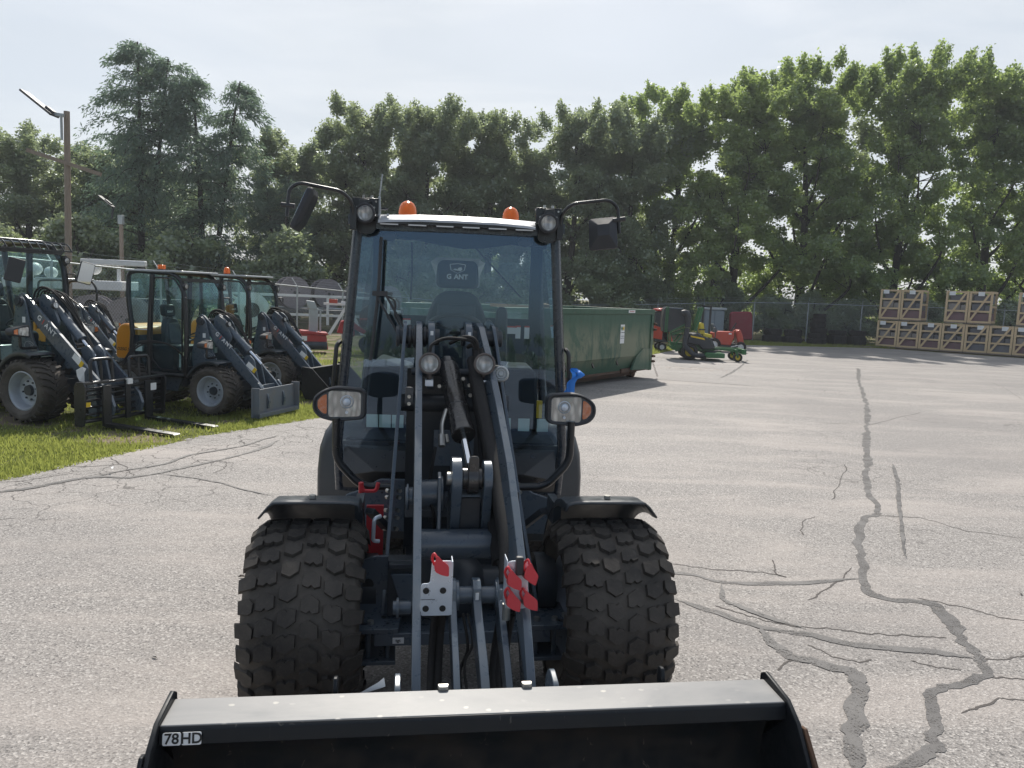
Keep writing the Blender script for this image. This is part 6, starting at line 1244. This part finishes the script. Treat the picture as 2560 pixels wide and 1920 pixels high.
# ---------------------------------------------------------------- green zero-turn mower with bagger (side on, heading right)
U = .00188
def mu(u, v): return ((u - 960) * U, (1180 - v) * U)
def mp_(pts): return [mu(*p) for p in pts]
MW = thing('riding_mower', 'green zero-turn mower with yellow seat, black grass hopper and discharge tube', 'mower', (5.98, 26.35, 0), -6)
def small_wheel(parent, x, y, r, w_, hubm, name='wheel'):
    e = bpy.data.objects.new(name, None); COL.objects.link(e); e.parent = parent; e.location = (x, y, r)
    MB().lathe([(r * .55, -w_ * .4), (r * .62, -w_ * .5), (r * .92, -w_ * .48), (r, -w_ * .3), (r, w_ * .3), (r * .92, w_ * .48), (r * .62, w_ * .5), (r * .55, w_ * .4)], (0, 0, 0), (0, 1, 0), 24, closed=True).build('tyre', TYREO, e)
    MB().lathe([(r * .58, -w_ * .38), (r * .5, -w_ * .2), (r * .2, -w_ * .22), (r * .15, -w_ * .4), (0, -w_ * .4)], (0, 0, 0), (0, 1, 0), 20).lathe([(r * .58, w_ * .38), (r * .5, w_ * .2), (0, w_ * .22)], (0, 0, 0), (0, 1, 0), 20).build('rim', hubm, e); return e
for y in (-.40, .60): small_wheel(MW, .0, y, .28, .26, YEL)
for y in (-.42, .62): small_wheel(MW, 1.60, y, .155, .14, YEL, 'caster')
MB().prism(mp_([(500, 255), (930, 300), (960, 480), (900, 560), (590, 700), (470, 700), (455, 480), (470, 300)]), 'y', -.35, .55).build('hopper', PLAST, MW, bevel=.03)
MB().prism(mp_([(500, 250), (800, 262), (810, 285), (490, 270)]), 'y', -.37, .57).build('hopper_lid', GREY, MW, bevel=.01)
for u in (515, 545): MB().prism(mp_([(u - 8, 245), (u + 12, 245), (u + 5, 705), (u - 12, 705)]), 'y', -.38, -.345).build('hopper_strap', JDG, MW)
MB().tube(smoothpath([(*[mu(790, 360)[0]], -.40, mu(790, 350)[1]), (mu(850, 350)[0], -.42, mu(850, 340)[1]), (mu(900, 420)[0], -.42, mu(900, 400)[1]), (mu(905, 600)[0], -.42, mu(905, 600)[1])], 6), .10, 14).build('upper_tube', PLAST, MW, smooth=60)
MB().tube(smoothpath([(mu(895, 610)[0], -.44, mu(895, 610)[1]), (mu(880, 780)[0], -.46, mu(880, 780)[1]), (mu(870, 920)[0], -.50, mu(870, 920)[1]), (mu(950, 1000)[0], -.55, mu(950, 1000)[1]), (mu(1050, 1080)[0], -.60, mu(1050, 1080)[1]), (mu(1250, 1085)[0], -.62, mu(1250, 1085)[1])], 6), .085, 14).build('lower_tube', PLAST, MW, smooth=60)
fr = MB()
for a, b in (((590, 700), (940, 500)), ((600, 720), (620, 900)), ((620, 900), (740, 1040)), ((610, 960), (860, 960)), ((700, 920), (820, 740)), ((640, 740), (900, 640)), ((700, 940), (880, 930))):
    p, q = mu(*a), mu(*b)
    for y in (-.33, .45): MB().beam((p[0], y, p[1]), (q[0], y, q[1]), .05, .05).build('bagger_tube', JDG, MW)
MB().prism(mp_([(940, 720), (1080, 700), (1330, 800), (1400, 960), (1180, 980), (1120, 900), (960, 880), (900, 900)]), 'y', -.46, .62).build('rear_fender', PLAST, MW, bevel=.03)
MB().prism(mp_([(960, 740), (1200, 775), (1220, 810), (970, 765)]), 'y', -.466, -.461).build('yellow_stripe', LYEL, MW)
MB().prism(mp_([(620, 880), (1400, 930), (1420, 1000), (1150, 1020), (760, 1040), (640, 1000)]), 'y', -.25, .45).build('chassis', JDG, MW, bevel=.02)
MB().prism(rpoly(mp_([(1130, 510), (1200, 515), (1225, 680), (1230, 720), (1140, 710)]), .04), 'y', -.16, .36).prism(rpoly(mp_([(1190, 690), (1360, 720), (1350, 780), (1200, 750)]), .04), 'y', -.18, .38).build('seat', YEL, MW, bevel=.03)
MB().beam((mu(1120, 630)[0], -.2, mu(1120, 630)[1]), (mu(1230, 630)[0], -.2, mu(1230, 630)[1]), .05, .04).build('armrest', PLAST, MW)
for y in (-.28, .48): MB().beam((mu(1050, 660)[0], y, mu(1050, 660)[1]), (mu(1150, 250)[0], y, mu(1150, 250)[1]), .06, .09).build('roll_bar', JDG, MW, bevel=.006)
MB().beam((mu(1150, 250)[0], -.30, mu(1150, 250)[1]), (mu(1150, 250)[0], .50, mu(1150, 250)[1]), .06, .07).build('roll_bar_top', JDG, MW)
MB().tube(smoothpath([(mu(1400, 700)[0], -.2, mu(1400, 820)[1]), (mu(1415, 700)[0], -.2, mu(1415, 700)[1]), (mu(1400, 600)[0], -.2, mu(1400, 600)[1]), (mu(1390, 590)[0], -.05, mu(1390, 590)[1])]), .018, 6).tube([(mu(1340, 780)[0], -.2, mu(1340, 780)[1]), (mu(1420, 960)[0], -.2, mu(1420, 960)[1])], .025, 6).build('control_lever', PLAST, MW)
MB().prism(mp_([(1200, 1050), (1260, 1020), (1560, 1030), (1560, 1110), (1250, 1120)]), 'y', -.75, .85).build('mower_deck', JDG, MW, bevel=.02)
MB().lathe([(.18, .0), (.20, .02), (.18, .05), (.0, .05)], (mu(1350, 0)[0], -.3, mu(0, 1030)[1]), (0, 0, 1), 20).lathe([(.15, 0), (.16, .04), (0, .04)], (mu(1500, 0)[0], .3, mu(0, 1030)[1]), (0, 0, 1), 20).build('deck_pulley', PLAST, MW)
MB().prism(mp_([(1400, 940), (1950, 950), (1930, 1050), (1840, 1010), (1400, 975)]), 'y', -.30, -.20).prism(mp_([(1400, 940), (1950, 950), (1930, 1050), (1840, 1010), (1400, 975)]), 'y', .40, .50).build('front_frame', JDG, MW, bevel=.01)
MB().box(mu(1880, 0)[0], mu(1950, 0)[0], -.5, .7, mu(0, 1040)[1], mu(0, 950)[1]).build('front_weight', JDG, MW, bevel=.01)
for y in (-.42, .62): MB().beam((1.60, y - .09, .16), (1.52, y - .05, .42), .03, .06).beam((1.60, y + .09, .16), (1.52, y + .05, .42), .03, .06).build('caster_fork', JDG, MW)

# red ride-on machine behind the mower
def mu2(u, v): return ((u - 1500) * .00226, (960 - v) * .00226 + .05)
RT = thing('ride_on_mower', 'orange-red ride-on machine with grey seat and black roll bar behind the green mower', 'mower', (8.5, 31.2, 0), -4)
for x, r_ in ((-.45, .28), (.62, .22)):
    for y in (-.3, .5): small_wheel(RT, x, y, r_, .22, WHITE)
MB().prism([mu2(*p) for p in [(1270, 650), (1380, 620), (1640, 620), (1650, 700), (1600, 860), (1380, 850), (1290, 760)]], 'y', -.35, .45).build('body', REDO, RT, bevel=.03)
MB().prism([mu2(*p) for p in [(1680, 610), (1750, 570), (1800, 660), (1840, 830), (1740, 850), (1700, 720)]], 'y', -.28, .38).build('front_cowl', REDO, RT, bevel=.04)
MB().prism(rpoly([mu2(*p) for p in [(1270, 500), (1300, 490), (1350, 560), (1370, 640), (1290, 640)]], .04), 'y', -.2, .3).build('seat', GREY, RT, bevel=.03)
MB().box(*[mu2(1550, 0)[0], mu2(1600, 0)[0]], -.356, -.351, mu2(0, 665)[1], mu2(0, 640)[1]).build('label', LBL, RT)
MB().beam((*[mu2(1215, 660)[0]], -.2, mu2(1215, 860)[1]), (mu2(1220, 190)[0], -.2, mu2(1220, 190)[1]), .08, .07).beam((mu2(1220, 190)[0], -.25, mu2(1220, 190)[1]), (mu2(1130, 185)[0], .45, mu2(1130, 185)[1]), .07, .07).beam((mu2(1135, 190)[0], .4, mu2(1130, 185)[1]), (mu2(1135, 660)[0], .4, mu2(1130, 860)[1]), .07, .07).build('roll_bar', BLACKP, RT)
MB().beam((mu2(1600, 600)[0], -.1, mu2(1600, 620)[1]), (mu2(1690, 460)[0], -.1, mu2(1690, 460)[1]), .04, .04).beam((mu2(1640, 540)[0], -.2, mu2(1640, 540)[1]), (mu2(1700, 580)[0], .2, mu2(1700, 580)[1]), .06, .06).build('steering_column', BLACKP, RT)
MB().box(mu2(1400, 0)[0], mu2(1820, 0)[0], -.3, .4, .12, .34).build('mower_deck', BLACKP, RT, bevel=.02)
MB().beam((mu2(1600, 880)[0], -.4, mu2(1600, 880)[1]), (mu2(1730, 840)[0], -.4, mu2(1730, 850)[1]), .03, .03).build('guard_rod', WHITE, RT)
# orange machine half hidden behind the dumpster corner
OM = thing('grass_collector', 'orange-red machine with red roof half hidden behind the dumpster corner', 'machine', (6.0, 30.2, 0), 0)
MB().prism([((u - 450) * .0021, (1010 - v) * .0021) for u, v in [(450, 470), (460, 640), (590, 930), (480, 860), (350, 780), (330, 640), (370, 540)]], 'y', -.3, .3).build('chute', REDO, OM, bevel=.02)
MB().prism([((u - 450) * .0021, (1010 - v) * .0021) for u, v in [(200, 235), (330, 215), (520, 225), (530, 255), (300, 265), (200, 270)]], 'y', -.5, .5).build('roof', REDP, OM, bevel=.02)
MB().box(-.55, .05, -.3, .4, .35, 1.55).build('dark_body', PLAST, OM, bevel=.04); MB().prism([(-.6, .5), (-.25, .45), (-.25, .9), (-.6, 1.0)], 'y', -.34, -.30).build('side_panel', REDO, OM)
small_wheel(OM, -.25, -.38, .17, .14, WHITE); small_wheel(OM, -.25, .38, .17, .14, WHITE)
o = MB().prism(rpoly([(-.62, .05), (.62, .05), (.58, 1.30), (.50, 1.50), (-.50, 1.50), (-.60, 1.40)], .10), 'y', -.12, .12).build('red_tank_cover', paint('dull_red', (.25, .022, .035), .5, dirt=.2), None, bevel=.05); o.location = (11.75, 40.0, .05); o.rotation_euler = (0, R(-2), R(6)); tag(o, 'tall dark red rounded panel leaning at the far fence behind the mower', 'panel')
cb = thing('storage_cabinet', 'grey-blue metal cabinet standing at the far fence behind the mower', 'cabinet', (9.9, 39.0, 0), 8)
MB().box(-.52, .52, -.45, .45, .1, 1.60).build('cabinet_body', paint('cabinet_grey', (.16, .20, .23), .5), cb, bevel=.02); MB().box(-.58, .60, -.52, .5, 1.60, 1.72).build('cabinet_top', ALU, cb, bevel=.02)
for x in (-.25, .25): MB().box(x - .235, x + .235, -.475, -.455, .2, 1.55).build('cabinet_door', paint('cabinet_door_grey', (.20, .24, .27), .5), cb, bevel=.006)

# ---------------------------------------------------------------- tyre stacks
def tyre(r, w_, loc, label, seed, group='old tyres stacked at the far fence'):
    t = thing('old_tyre', label, 'tyre', loc, seed * 37 % 360, group)
    MB().lathe([(r * .55, w_ * .12), (r * .6, 0), (r * .93, 0), (r, w_ * .15), (r, w_ * .85), (r * .93, w_), (r * .6, w_), (r * .55, w_ * .88)], (0, 0, 0), (0, 0, 1), 28, closed=True).build('casing', TYREO, t, smooth=50)
    m = MB()
    for k in range(24): a = 2 * math.pi * k / 24; m.box(r - .01, r + .022, -.028, .028, w_ * .12, w_ * .88, M=Matrix.Rotation(a, 4, 'Z'))
    m.build('tread', TYREO, t, smooth=0)
names = []
def px2(xx, yy, zz, r, w_, lab, k): tyre(r, w_, (xx, yy, zz), lab, k)
k = 0
for (x, y, r, ws, where) in ((13.45, 40.1, .48, (.36, .34), 'leftmost tyre pile'), (14.42, 39.9, .48, (.34, .36), 'second tyre pile from the left'), (15.62, 39.7, .46, (.30, .28, .26, .28, .20, .22), 'tall tyre tower'), (16.85, 40.2, .48, (.48, .26), 'tyre pile right of the tall tower'), (17.82, 40.05, .46, (.48, .28), 'tyre pile next to the crates')):
    z = .04; n = len(ws)
    for j, w_ in enumerate(ws):
        pos = {1: 'only'}.get(n) or ('bottom' if j == 0 else 'top' if j == n - 1 else ['second', 'third', 'fourth', 'fifth'][j - 1] + ' from the ground'); rr = r * (1 - .07 * j if n > 3 else 1 - .12 * j)
        tyre(rr, w_, (x + .03 * ((j * 7) % 3 - 1), y, z), '%s tyre in the %s at the far fence' % (pos, where), k); z += w_ + .005; k += 1
for x, y, L__, lab in ((13.9, 39.3, 1.6, 'grey timber board lying before the left tyre piles'), (15.7, 39.0, 1.3, 'grey timber board lying before the tall tyre tower'), (17.4, 39.1, 1.7, 'grey timber board lying before the right tyre piles')):
    o = MB().box(-L__ / 2, L__ / 2, -.05, .05, 0, .05).build('timber_board', POLEW, None); o.location = (x, y, .02); o.rotation_euler = (0, 0, R(-6)); tag(o, lab, 'board', 'boards before the tyre piles')

# ---------------------------------------------------------------- crates
u_ = Vector((.752, -.659, 0)); cyaw = math.degrees(math.atan2(u_.y, u_.x)); org = Vector((18.75, 39.95, 0))
ENG = paint('engine_plum', (.20, .11, .12), .5, dirt=.4); ENGG = paint('engine_grey', (.33, .30, .28), .6, dirt=.4); ENGD = paint('engine_dark', (.16, .16, .18), .5, dirt=.4)
CR = {}
def crate_proto(H, variant):
    c = thing('shipping_crate', 'x', 'crate', (0, 0, -50), 0, 'wooden crates stacked by the fence'); Wc = .985; Dp = 1.15; b = .10
    P = []
    def board(x0, x1, y0, y1, z0, z1): MB().box(x0, x1, y0, y1, z0, z1).build('crate_board', PINEW, c, smooth=0)
    for x in (.0, Wc - b):
        board(x, x + b, 0, .035, .06, H); board(x, x + b, Dp - .035, Dp, .06, H)
    for z in (.06, H * .36, H * .66, H - b):
        board(b + .002, Wc - b - .002, .004, .034, z, z + b * .85)
    for x in (.0, Wc - .035):
        for z in (.065, H * .5, H - b): board(x, x + .033, .037, Dp - .037, z, z + b)
    for y in (.10, .5, .9): board(.04, Wc - .04, y, y + .12, H - .03, H - .004)
    MB().beam((.10, -.012, .14), (Wc - .12, -.012, H - .06), .022, .095, up=(0, 0, 1)).build('crate_brace', PINEW, c, smooth=0)
    MB().box(0, Wc, .02, Dp, .0, .055).build('crate_pallet', POLEW, c)
    k = variant
    MB().box(.06, Wc - .06, .10, Dp - .08, .07, H * .34).build('packed_engine', ENG if k != 2 else ENGD, c, bevel=.03)
    MB().box(.10, Wc - .36, .14, Dp - .1, H * .34, H * .62).box(Wc - .34, Wc - .08, .12, Dp - .1, H * .36, H * .58).build('packed_part', ENGG if k == 0 else ENGD, c, bevel=.03)
    MB().box(.14, Wc - .08, .16, Dp - .1, H * .62, H * .90).build('packed_cover', ENGD, c, bevel=.06)
    lx = (.14, .36, .50)[k]; MB().box(lx, lx + .27, -.006, -.002, H - .22, H - .03).build('paper_label', LBL, c)
    MB().add([(-.012, -.02, .05), (-.012, Dp, .05), (-.012, Dp, H), (-.012, -.02, H)], [(0, 1, 2, 3)]).build('stretch_film', FILM, c)
    return c
used = set(); protos = {}
def crate(i, level, variant):
    H = 1.37 if level == 0 else 1.56
    key = (level, variant); first = key not in protos
    if first: protos[key] = crate_proto(H, variant)
    c = protos[key] if first else copytree(protos[key])
    p = org + u_ * (1.005 * i) + Vector((0, 0, 0.02 if level == 0 else 1.425)) + (Vector((0, 0, 0)) if level == 0 else u_ * .03); c.location = p; c.rotation_euler = (0, 0, R(cyaw + random.uniform(-.8, .8)))
    o_ = ['leftmost', 'second', 'third', 'fourth', 'fifth', 'sixth', 'seventh'][i]
    c['label'] = ('%s wooden crate from the left in the bottom row' % o_) if level == 0 else ['wooden crate on top, leftmost of all', 'wooden crate on top, second from the left', '', 'wooden crate on top, left one of the right pair', 'wooden crate on top, right one of the right pair', '', 'wooden crate on top, cut off by the picture edge'][i]
random.seed(12)
for i in range(7): crate(i, 0, [0, 0, 1, 1, 2, 2, 0][i])
for i in (0, 1, 3, 4, 6): crate(i, 1, [0, 1, 0, 0, 1, 0, 0][i])

# ---------------------------------------------------------------- cable reels and white rack behind the left fence
def reel(r, w_, loc, yaw, label):
    t = thing('cable_reel', label, 'cable reel', loc, yaw, 'cable reels behind the left fence')
    for y in (-w_ / 2, w_ / 2):
        MB().lathe([(.0, -.03), (r, -.03), (r, .03), (0, .03)], (0, y, r), (0, 1, 0), 36).build('flange', REELW, t, smooth=30)
        MB().cyl((0, y - .04, r), (0, y + .04, r), .07, n=12).build('flange_hub', BLACKP, t)
        for a in range(5): MB().cyl((.28 * r * math.cos(a * 1.257), y - .045, r + .28 * r * math.sin(a * 1.257)), (.28 * r * math.cos(a * 1.257), y - .03, r + .28 * r * math.sin(a * 1.257)), .03, n=8).build('bolt', BLACKP, t)
    pr = [(r * .86, -w_ / 2 + .03)]; n = 14
    for i in range(n): h = -w_ / 2 + .03 + (w_ - .06) * (i + .5) / n; pr += [(r * .86, h), (r * .88, h + w_ / n * .25), (r * .86, h + w_ / n * .5)]
    MB().lathe(pr, (0, 0, r), (0, 1, 0), 32).build('wound_cable', CABLE, t, smooth=60)
for k, (x, y, z, r, lab) in enumerate(((-13.1, 35.0, 1.15, .62, 'cable reel partly hidden behind the farthest loader'), (-10.25, 35.5, .95, .72, 'large wooden cable reel with dark cable, second from the left'), (-9.05, 37.0, .95, .70, 'cable reel just behind the large one'), (-7.35, 36.5, .90, .66, 'cable reel beside the left edge of the big cab'), (-6.2, 37.2, .90, .62, 'cable reel partly hidden by the big cab'), (-13.4, 24.5, .0, .72, 'dark cable reel on the ground behind the orange hood'), (-12.1, 24.2, .0, .70, 'dark wood cable reel left of the cab with the orange hood'))):
    reel(r, .85, (x, y, z), 32 if k < 5 else 20, lab)
rk = thing('reel_trailer', 'white steel trailer frame carrying cable reels behind the left fence', 'trailer', (-9.2, 34.0, 0), 4)
for a, b in (((-3.6, 0, 1.55), (3.9, 0, 1.55)), ((-3.6, 0, .72), (3.9, 0, .72)), ((-3.6, 2.6, .95), (3.9, 2.6, .95)), ((-2.0, 0, .3), (-2.0, 0, 1.6)), ((.95, 0, .3), (.95, 0, 1.6)), ((3.6, 0, .3), (3.6, 0, 1.6)), ((-3.6, 0, .95), (-3.6, 2.6, .95)), ((3.9, 0, .95), (3.9, 2.6, .95)), ((-2.2, 0, .74), (-3.3, 0, 1.52))):
    MB().beam(a, b, .11, .11).build('frame_beam', WHITE, rk, bevel=.008)
MB().box(-3.6, 3.9, .0, 2.6, .80, .95).build('trailer_bed', GREYD, rk)
for x in (-1.5, 1.8): MB().cyl((x, -.2, .4), (x, .1, .4), .38, n=20).build('wheel', TYREO, rk)
wd = thing('hose_drum', 'white flanged drum with dark winding behind the farthest loader', 'drum', (-10.6, 31.0, 0), 24)
for y in (-.42, .42): MB().lathe([(.30, -.02), (.68, -.02), (.68, .02), (.30, .02)], (0, y, .95), (0, 1, 0), 32, closed=True).build('flange', WHITE, wd)
MB().cyl((0, -.4, .95), (0, .4, .95), .46, n=28).build('winding', CABLE, wd); MB().beam((-.3, 0, 0), (0, 0, .95), .1, .1).beam((.3, 0, 0), (0, 0, .95), .1, .1).build('stand', WHITE, wd)
ut = thing('utility_truck', 'white utility truck body with ladder rack behind the fence left of the loaders', 'truck', (-15.2, 26.5, 0), 10)
MB().box(-2.2, 1.6, 0, 1.9, 1.55, 1.88).build('side_box', WHITE, ut, bevel=.03); MB().box(-2.2, 3.2, .1, 1.8, .6, 1.30).build('chassis', GREYD, ut)
MB().box(.2, 2.3, .2, .5, 2.42, 2.62).build('boom', WHITE, ut, bevel=.03)
for x in (-1.4, .4, 1.4): MB().box(x - .05, x + .05, .3, .42, 1.88, 2.42).build('rack_post', WHITE, ut)
for x, z, r_ in ((-1.3, 2.2, .22), (-.8, 2.1, .2), (.6, 2.3, .22)): MB().ell((x, .4, z), (r_, .3, r_), 10, 8).build('bucket_shell', WHITE, ut)
for x in (-1.2, 2.2): MB().cyl((x, -.05, .5), (x, .25, .5), .48, n=20).build('wheel', TYREO, ut)
bx = thing('box_trailer', 'long white box trailer beyond the fence seen through the fork loader cab', 'trailer', (-24.5, 22.5, 0), 12)
MB().box(-3.0, 7.5, 0, 2.4, .9, 3.15).build('box_body', paint('trailer_white', (.50, .53, .54), .5, dirt=.3), bx, bevel=.03)
for k in range(7): MB().box(-3.0, 7.5, -.012, -.002, 1.1 + .28 * k, 1.13 + .28 * k).build('side_rib', WHITE, bx)
for x in (-1.8, 5.5, 6.6): MB().cyl((x, -.02, .5), (x, .3, .5), .5, n=20).build('wheel', TYREO, bx)

# ---------------------------------------------------------------- red implements in front of the fence
SB = thing('snow_blower', 'red snow blower with a grey discharge chute between the loaders and the cab', 'snow blower', (-6.05, 23.2, 0), 18)
MB().prism([(-.40, .15), (.42, .10), (.36, .52), (-.34, .56)], 'y', -.35, .35).build('auger_housing', REDP, SB, bevel=.015)
MB().prism([(-.42, .56), (.40, .53), (.40, .60), (-.38, .66)], 'y', -.38, .40).build('housing_top', REDP, SB, bevel=.01)
MB().box(-.13, .13, -.12, .14, .58, 1.32).build('chute', ALU, SB, bevel=.02)
MB().prism([(-.16, 1.30), (.12, 1.28), (.02, 1.52), (-.22, 1.55)], 'y', -.13, .13).build('chute_hood', ALU, SB, bevel=.015); MB().beam((.1, -.05, 1.28), (.28, -.05, 1.26), .05, .05).beam((.20, -.05, 1.26), (.20, -.05, .62), .05, .05).build('chute_lever', ALU, SB)
MB().box(-.36, -.20, -.356, -.351, .36, .50).build('label', LBL, SB)
MB().cyl((-.35, -.30, .22), (.38, -.30, .22), .13, n=16).build('auger', GREYD, SB)
TI = thing('garden_tractor', 'small red tractor with a black seat left of the snow blower', 'tractor', (-7.35, 24.4, 0), 20)
MB().prism(rpoly([(-.75, .55), (-.1, .50), (-.1, .92), (-.62, .98)], .05), 'y', -.3, .3).build('hood', REDP, TI, bevel=.02)
MB().prism(rpoly([(-.02, .55), (.42, .5), (.5, .62), (.10, .74), (-.05, 1.15), (-.16, 1.15), (-.14, .7)], .05), 'y', -.25, .25).build('seat', FABR, TI, bevel=.03)
for x, r_ in ((-.55, .22), (.35, .32)):
    for y in (-.36, .36): small_wheel(TI, x, y, r_, .2, WHITE)
MB().box(-.6, .5, -.25, .25, .28, .52).build('chassis', REDP, TI)
RI = thing('tow_spreader', 'red towed implement with black tyre just left of the big cab', 'implement', (-4.75, 23.4, 0), 14)
MB().prism([(-.5, .95), (.15, .60), (.25, .68), (-.30, 1.05)], 'y', -.3, .3).build('deck_arm', REDP, RI, bevel=.01); MB().prism([(-.62, .62), (-.1, .52), (-.1, .70), (-.5, .98)], 'y', -.22, .3).build('side_plate', REDP, RI, bevel=.01)
MB().lathe([(.0, -.05), (.40, -.05), (.42, 0), (.40, .05), (0, .05)], (.45, -.1, 1.08), (0, 1, 0), 28, math.radians(180), math.radians(360)).build('blade_cover', RUST, RI)
MB().box(.05, .9, -.2, .3, 1.02, 1.08).build('cover_top', REDO, RI, bevel=.01)
small_wheel(RI, .30, -.35, .26, .16, BLACKP); small_wheel(RI, .30, .35, .26, .16, BLACKP)
MB().prism([(.12, .62), (.48, .50), (.52, .40), (.30, .42)], 'y', -.45, -.25).build('wheel_guard', WHITE, RI)
WT = thing('white_tripod', 'white steel A-frame stand beside the big cab behind the red implements', 'stand', (-5.6, 27.6, 0), 10)
for a, b in (((-1.0, 0, .3), (-.35, 0, 1.42)), ((.15, 0, .3), (-.35, 0, 1.42)), ((.95, 0, .2), (.70, 0, 1.7)), ((-.6, 0, 1.45), (-.1, 0, 1.38))): MB().beam(a, b, .10, .10).build('leg', WHITE, WT)
o = MB().box(-.14, .14, -.05, .05, 0, .14).build('orange_box', REDO, None, bevel=.01); o.location = (-6.35, 27.0, 1.42); tag(o, 'small orange block on the white stand left of the cab', 'box')
MB().box(-1.2, -.2, -.1, .1, 1.34, 1.42).build('cross_beam', WHITE, WT)
# ---------------------------------------------------------------- litter on the yard
random.seed(21)
for i, (x, y, lab) in enumerate(((-1.75, 4.95, 'dry curled leaf on the asphalt left of the front tyre'), (3.62, 5.2, 'small dark stone on the asphalt right of the sealed crack'), (-1.8, 3.8, 'small dark pebble on the asphalt at the lower left'), (-3.05, 7.4, 'tiny twig on the asphalt near the grass'), (-4.0, 7.6, 'pale scrap of paper in the grass by the forks'))):
    o = MB().add([(-.03, -.006, .002), (0, -.012, .008), (.035, .0, .004), (.0, .012, .012), (-.015, .004, .016)], [(0, 1, 4), (1, 2, 3, 4), (0, 4, 3)]).build(['dry_leaf', 'pebble', 'pebble', 'twig', 'paper_scrap'][i], [BARK, LBLK, LBLK, BARK, LBL][i], None, smooth=0)
    s = [1.0, .7, .6, .8, 1.2][i]; o.location = (x, y, .004 if i < 4 else .05); o.scale = (s, s, s); o.rotation_euler = (0, 0, i * 1.3); tag(o, lab, ['leaf', 'stone', 'stone', 'twig', 'paper'][i])
lt = MB()
for k in range(260):
    x = random.gauss(5.2, .75); y = random.gauss(22.6, .35); s = random.uniform(.01, .045); a = random.uniform(0, 6.28)
    lt.add([(x, y, .006), (x + s * math.cos(a), y + s * math.sin(a), .01), (x + s * math.cos(a + 1.4), y + s * math.sin(a + 1.4), .012)], [(0, 1, 2)])
o = lt.build('leaf_litter', wood('dry_litter', (.20, .10, .05), (.33, .2, .12)), None, smooth=0); tag(o, 'scattered brown debris on the asphalt beyond the dumpster end', 'litter', kind='stuff')

# ---------------------------------------------------------------- the far side of the yard behind the photographer, seen only as reflections in the windshields
r = np.random.RandomState(91)
massobj([mass(150, lambda n: np.stack([r.uniform(-40, 45, n), r.uniform(-63, -60, n)], 1), (0.1, 3.0), 0.35, 9, 110)], 'hedge', 'dark hedge far behind the photographer mirrored in the windshield', LEAFO)
for i, x in enumerate((-11.5, -8.2, -4.9, -1.6, 1.7, 5.0, 8.3, 11.6)):
    o = MB().box(-1.55, 1.55, -.3, .3, .02, .62).build('white_barrier', WHITE, None, bevel=.03); o.location = (x, -50, 0); tag(o, 'white barrier block behind the photographer mirrored in the windshield', 'barrier', 'white barriers behind the photographer')

wh = thing('warehouse', 'pale metal building left behind the photographer mirrored in the side windows of the small loaders', 'building', (-62, -36, 0), 52)
MB().box(-26, 26, -5, 5, 0, 5.2).build('wall', paint('pale_cladding', (.62, .64, .63), .6, dirt=.2), wh)
MB().box(-26.4, 26.4, -5.4, 5.4, 5.2, 5.5).build('roof', ALU, wh)
for k in range(5): MB().box(-21 + 9 * k, -17 + 9 * k, -5.06, -5.02, 0, 3.6).build('door', GREYD, wh)

# ---------------------------------------------------------------- thin summer haze
hz_ = MB().box(-90, 90, -90, 80, -1.2, 21)
hm = bpy.data.materials.new('haze_air'); hm.use_nodes = True; t = hm.node_tree; t.nodes.clear()
o = t.nodes.new('ShaderNodeOutputMaterial'); pv = t.nodes.new('ShaderNodeVolumePrincipled'); pv.inputs['Density'].default_value = 0.0008; pv.inputs['Color'].default_value = (0.86, 0.92, 1.0, 1); pv.inputs['Anisotropy'].default_value = 0.3
t.links.new(pv.outputs[0], o.inputs['Volume'])
ho = hz_.build('haze', hm, None, smooth=0); tag(ho, 'thin pale summer haze over the whole yard', 'haze', kind='stuff')
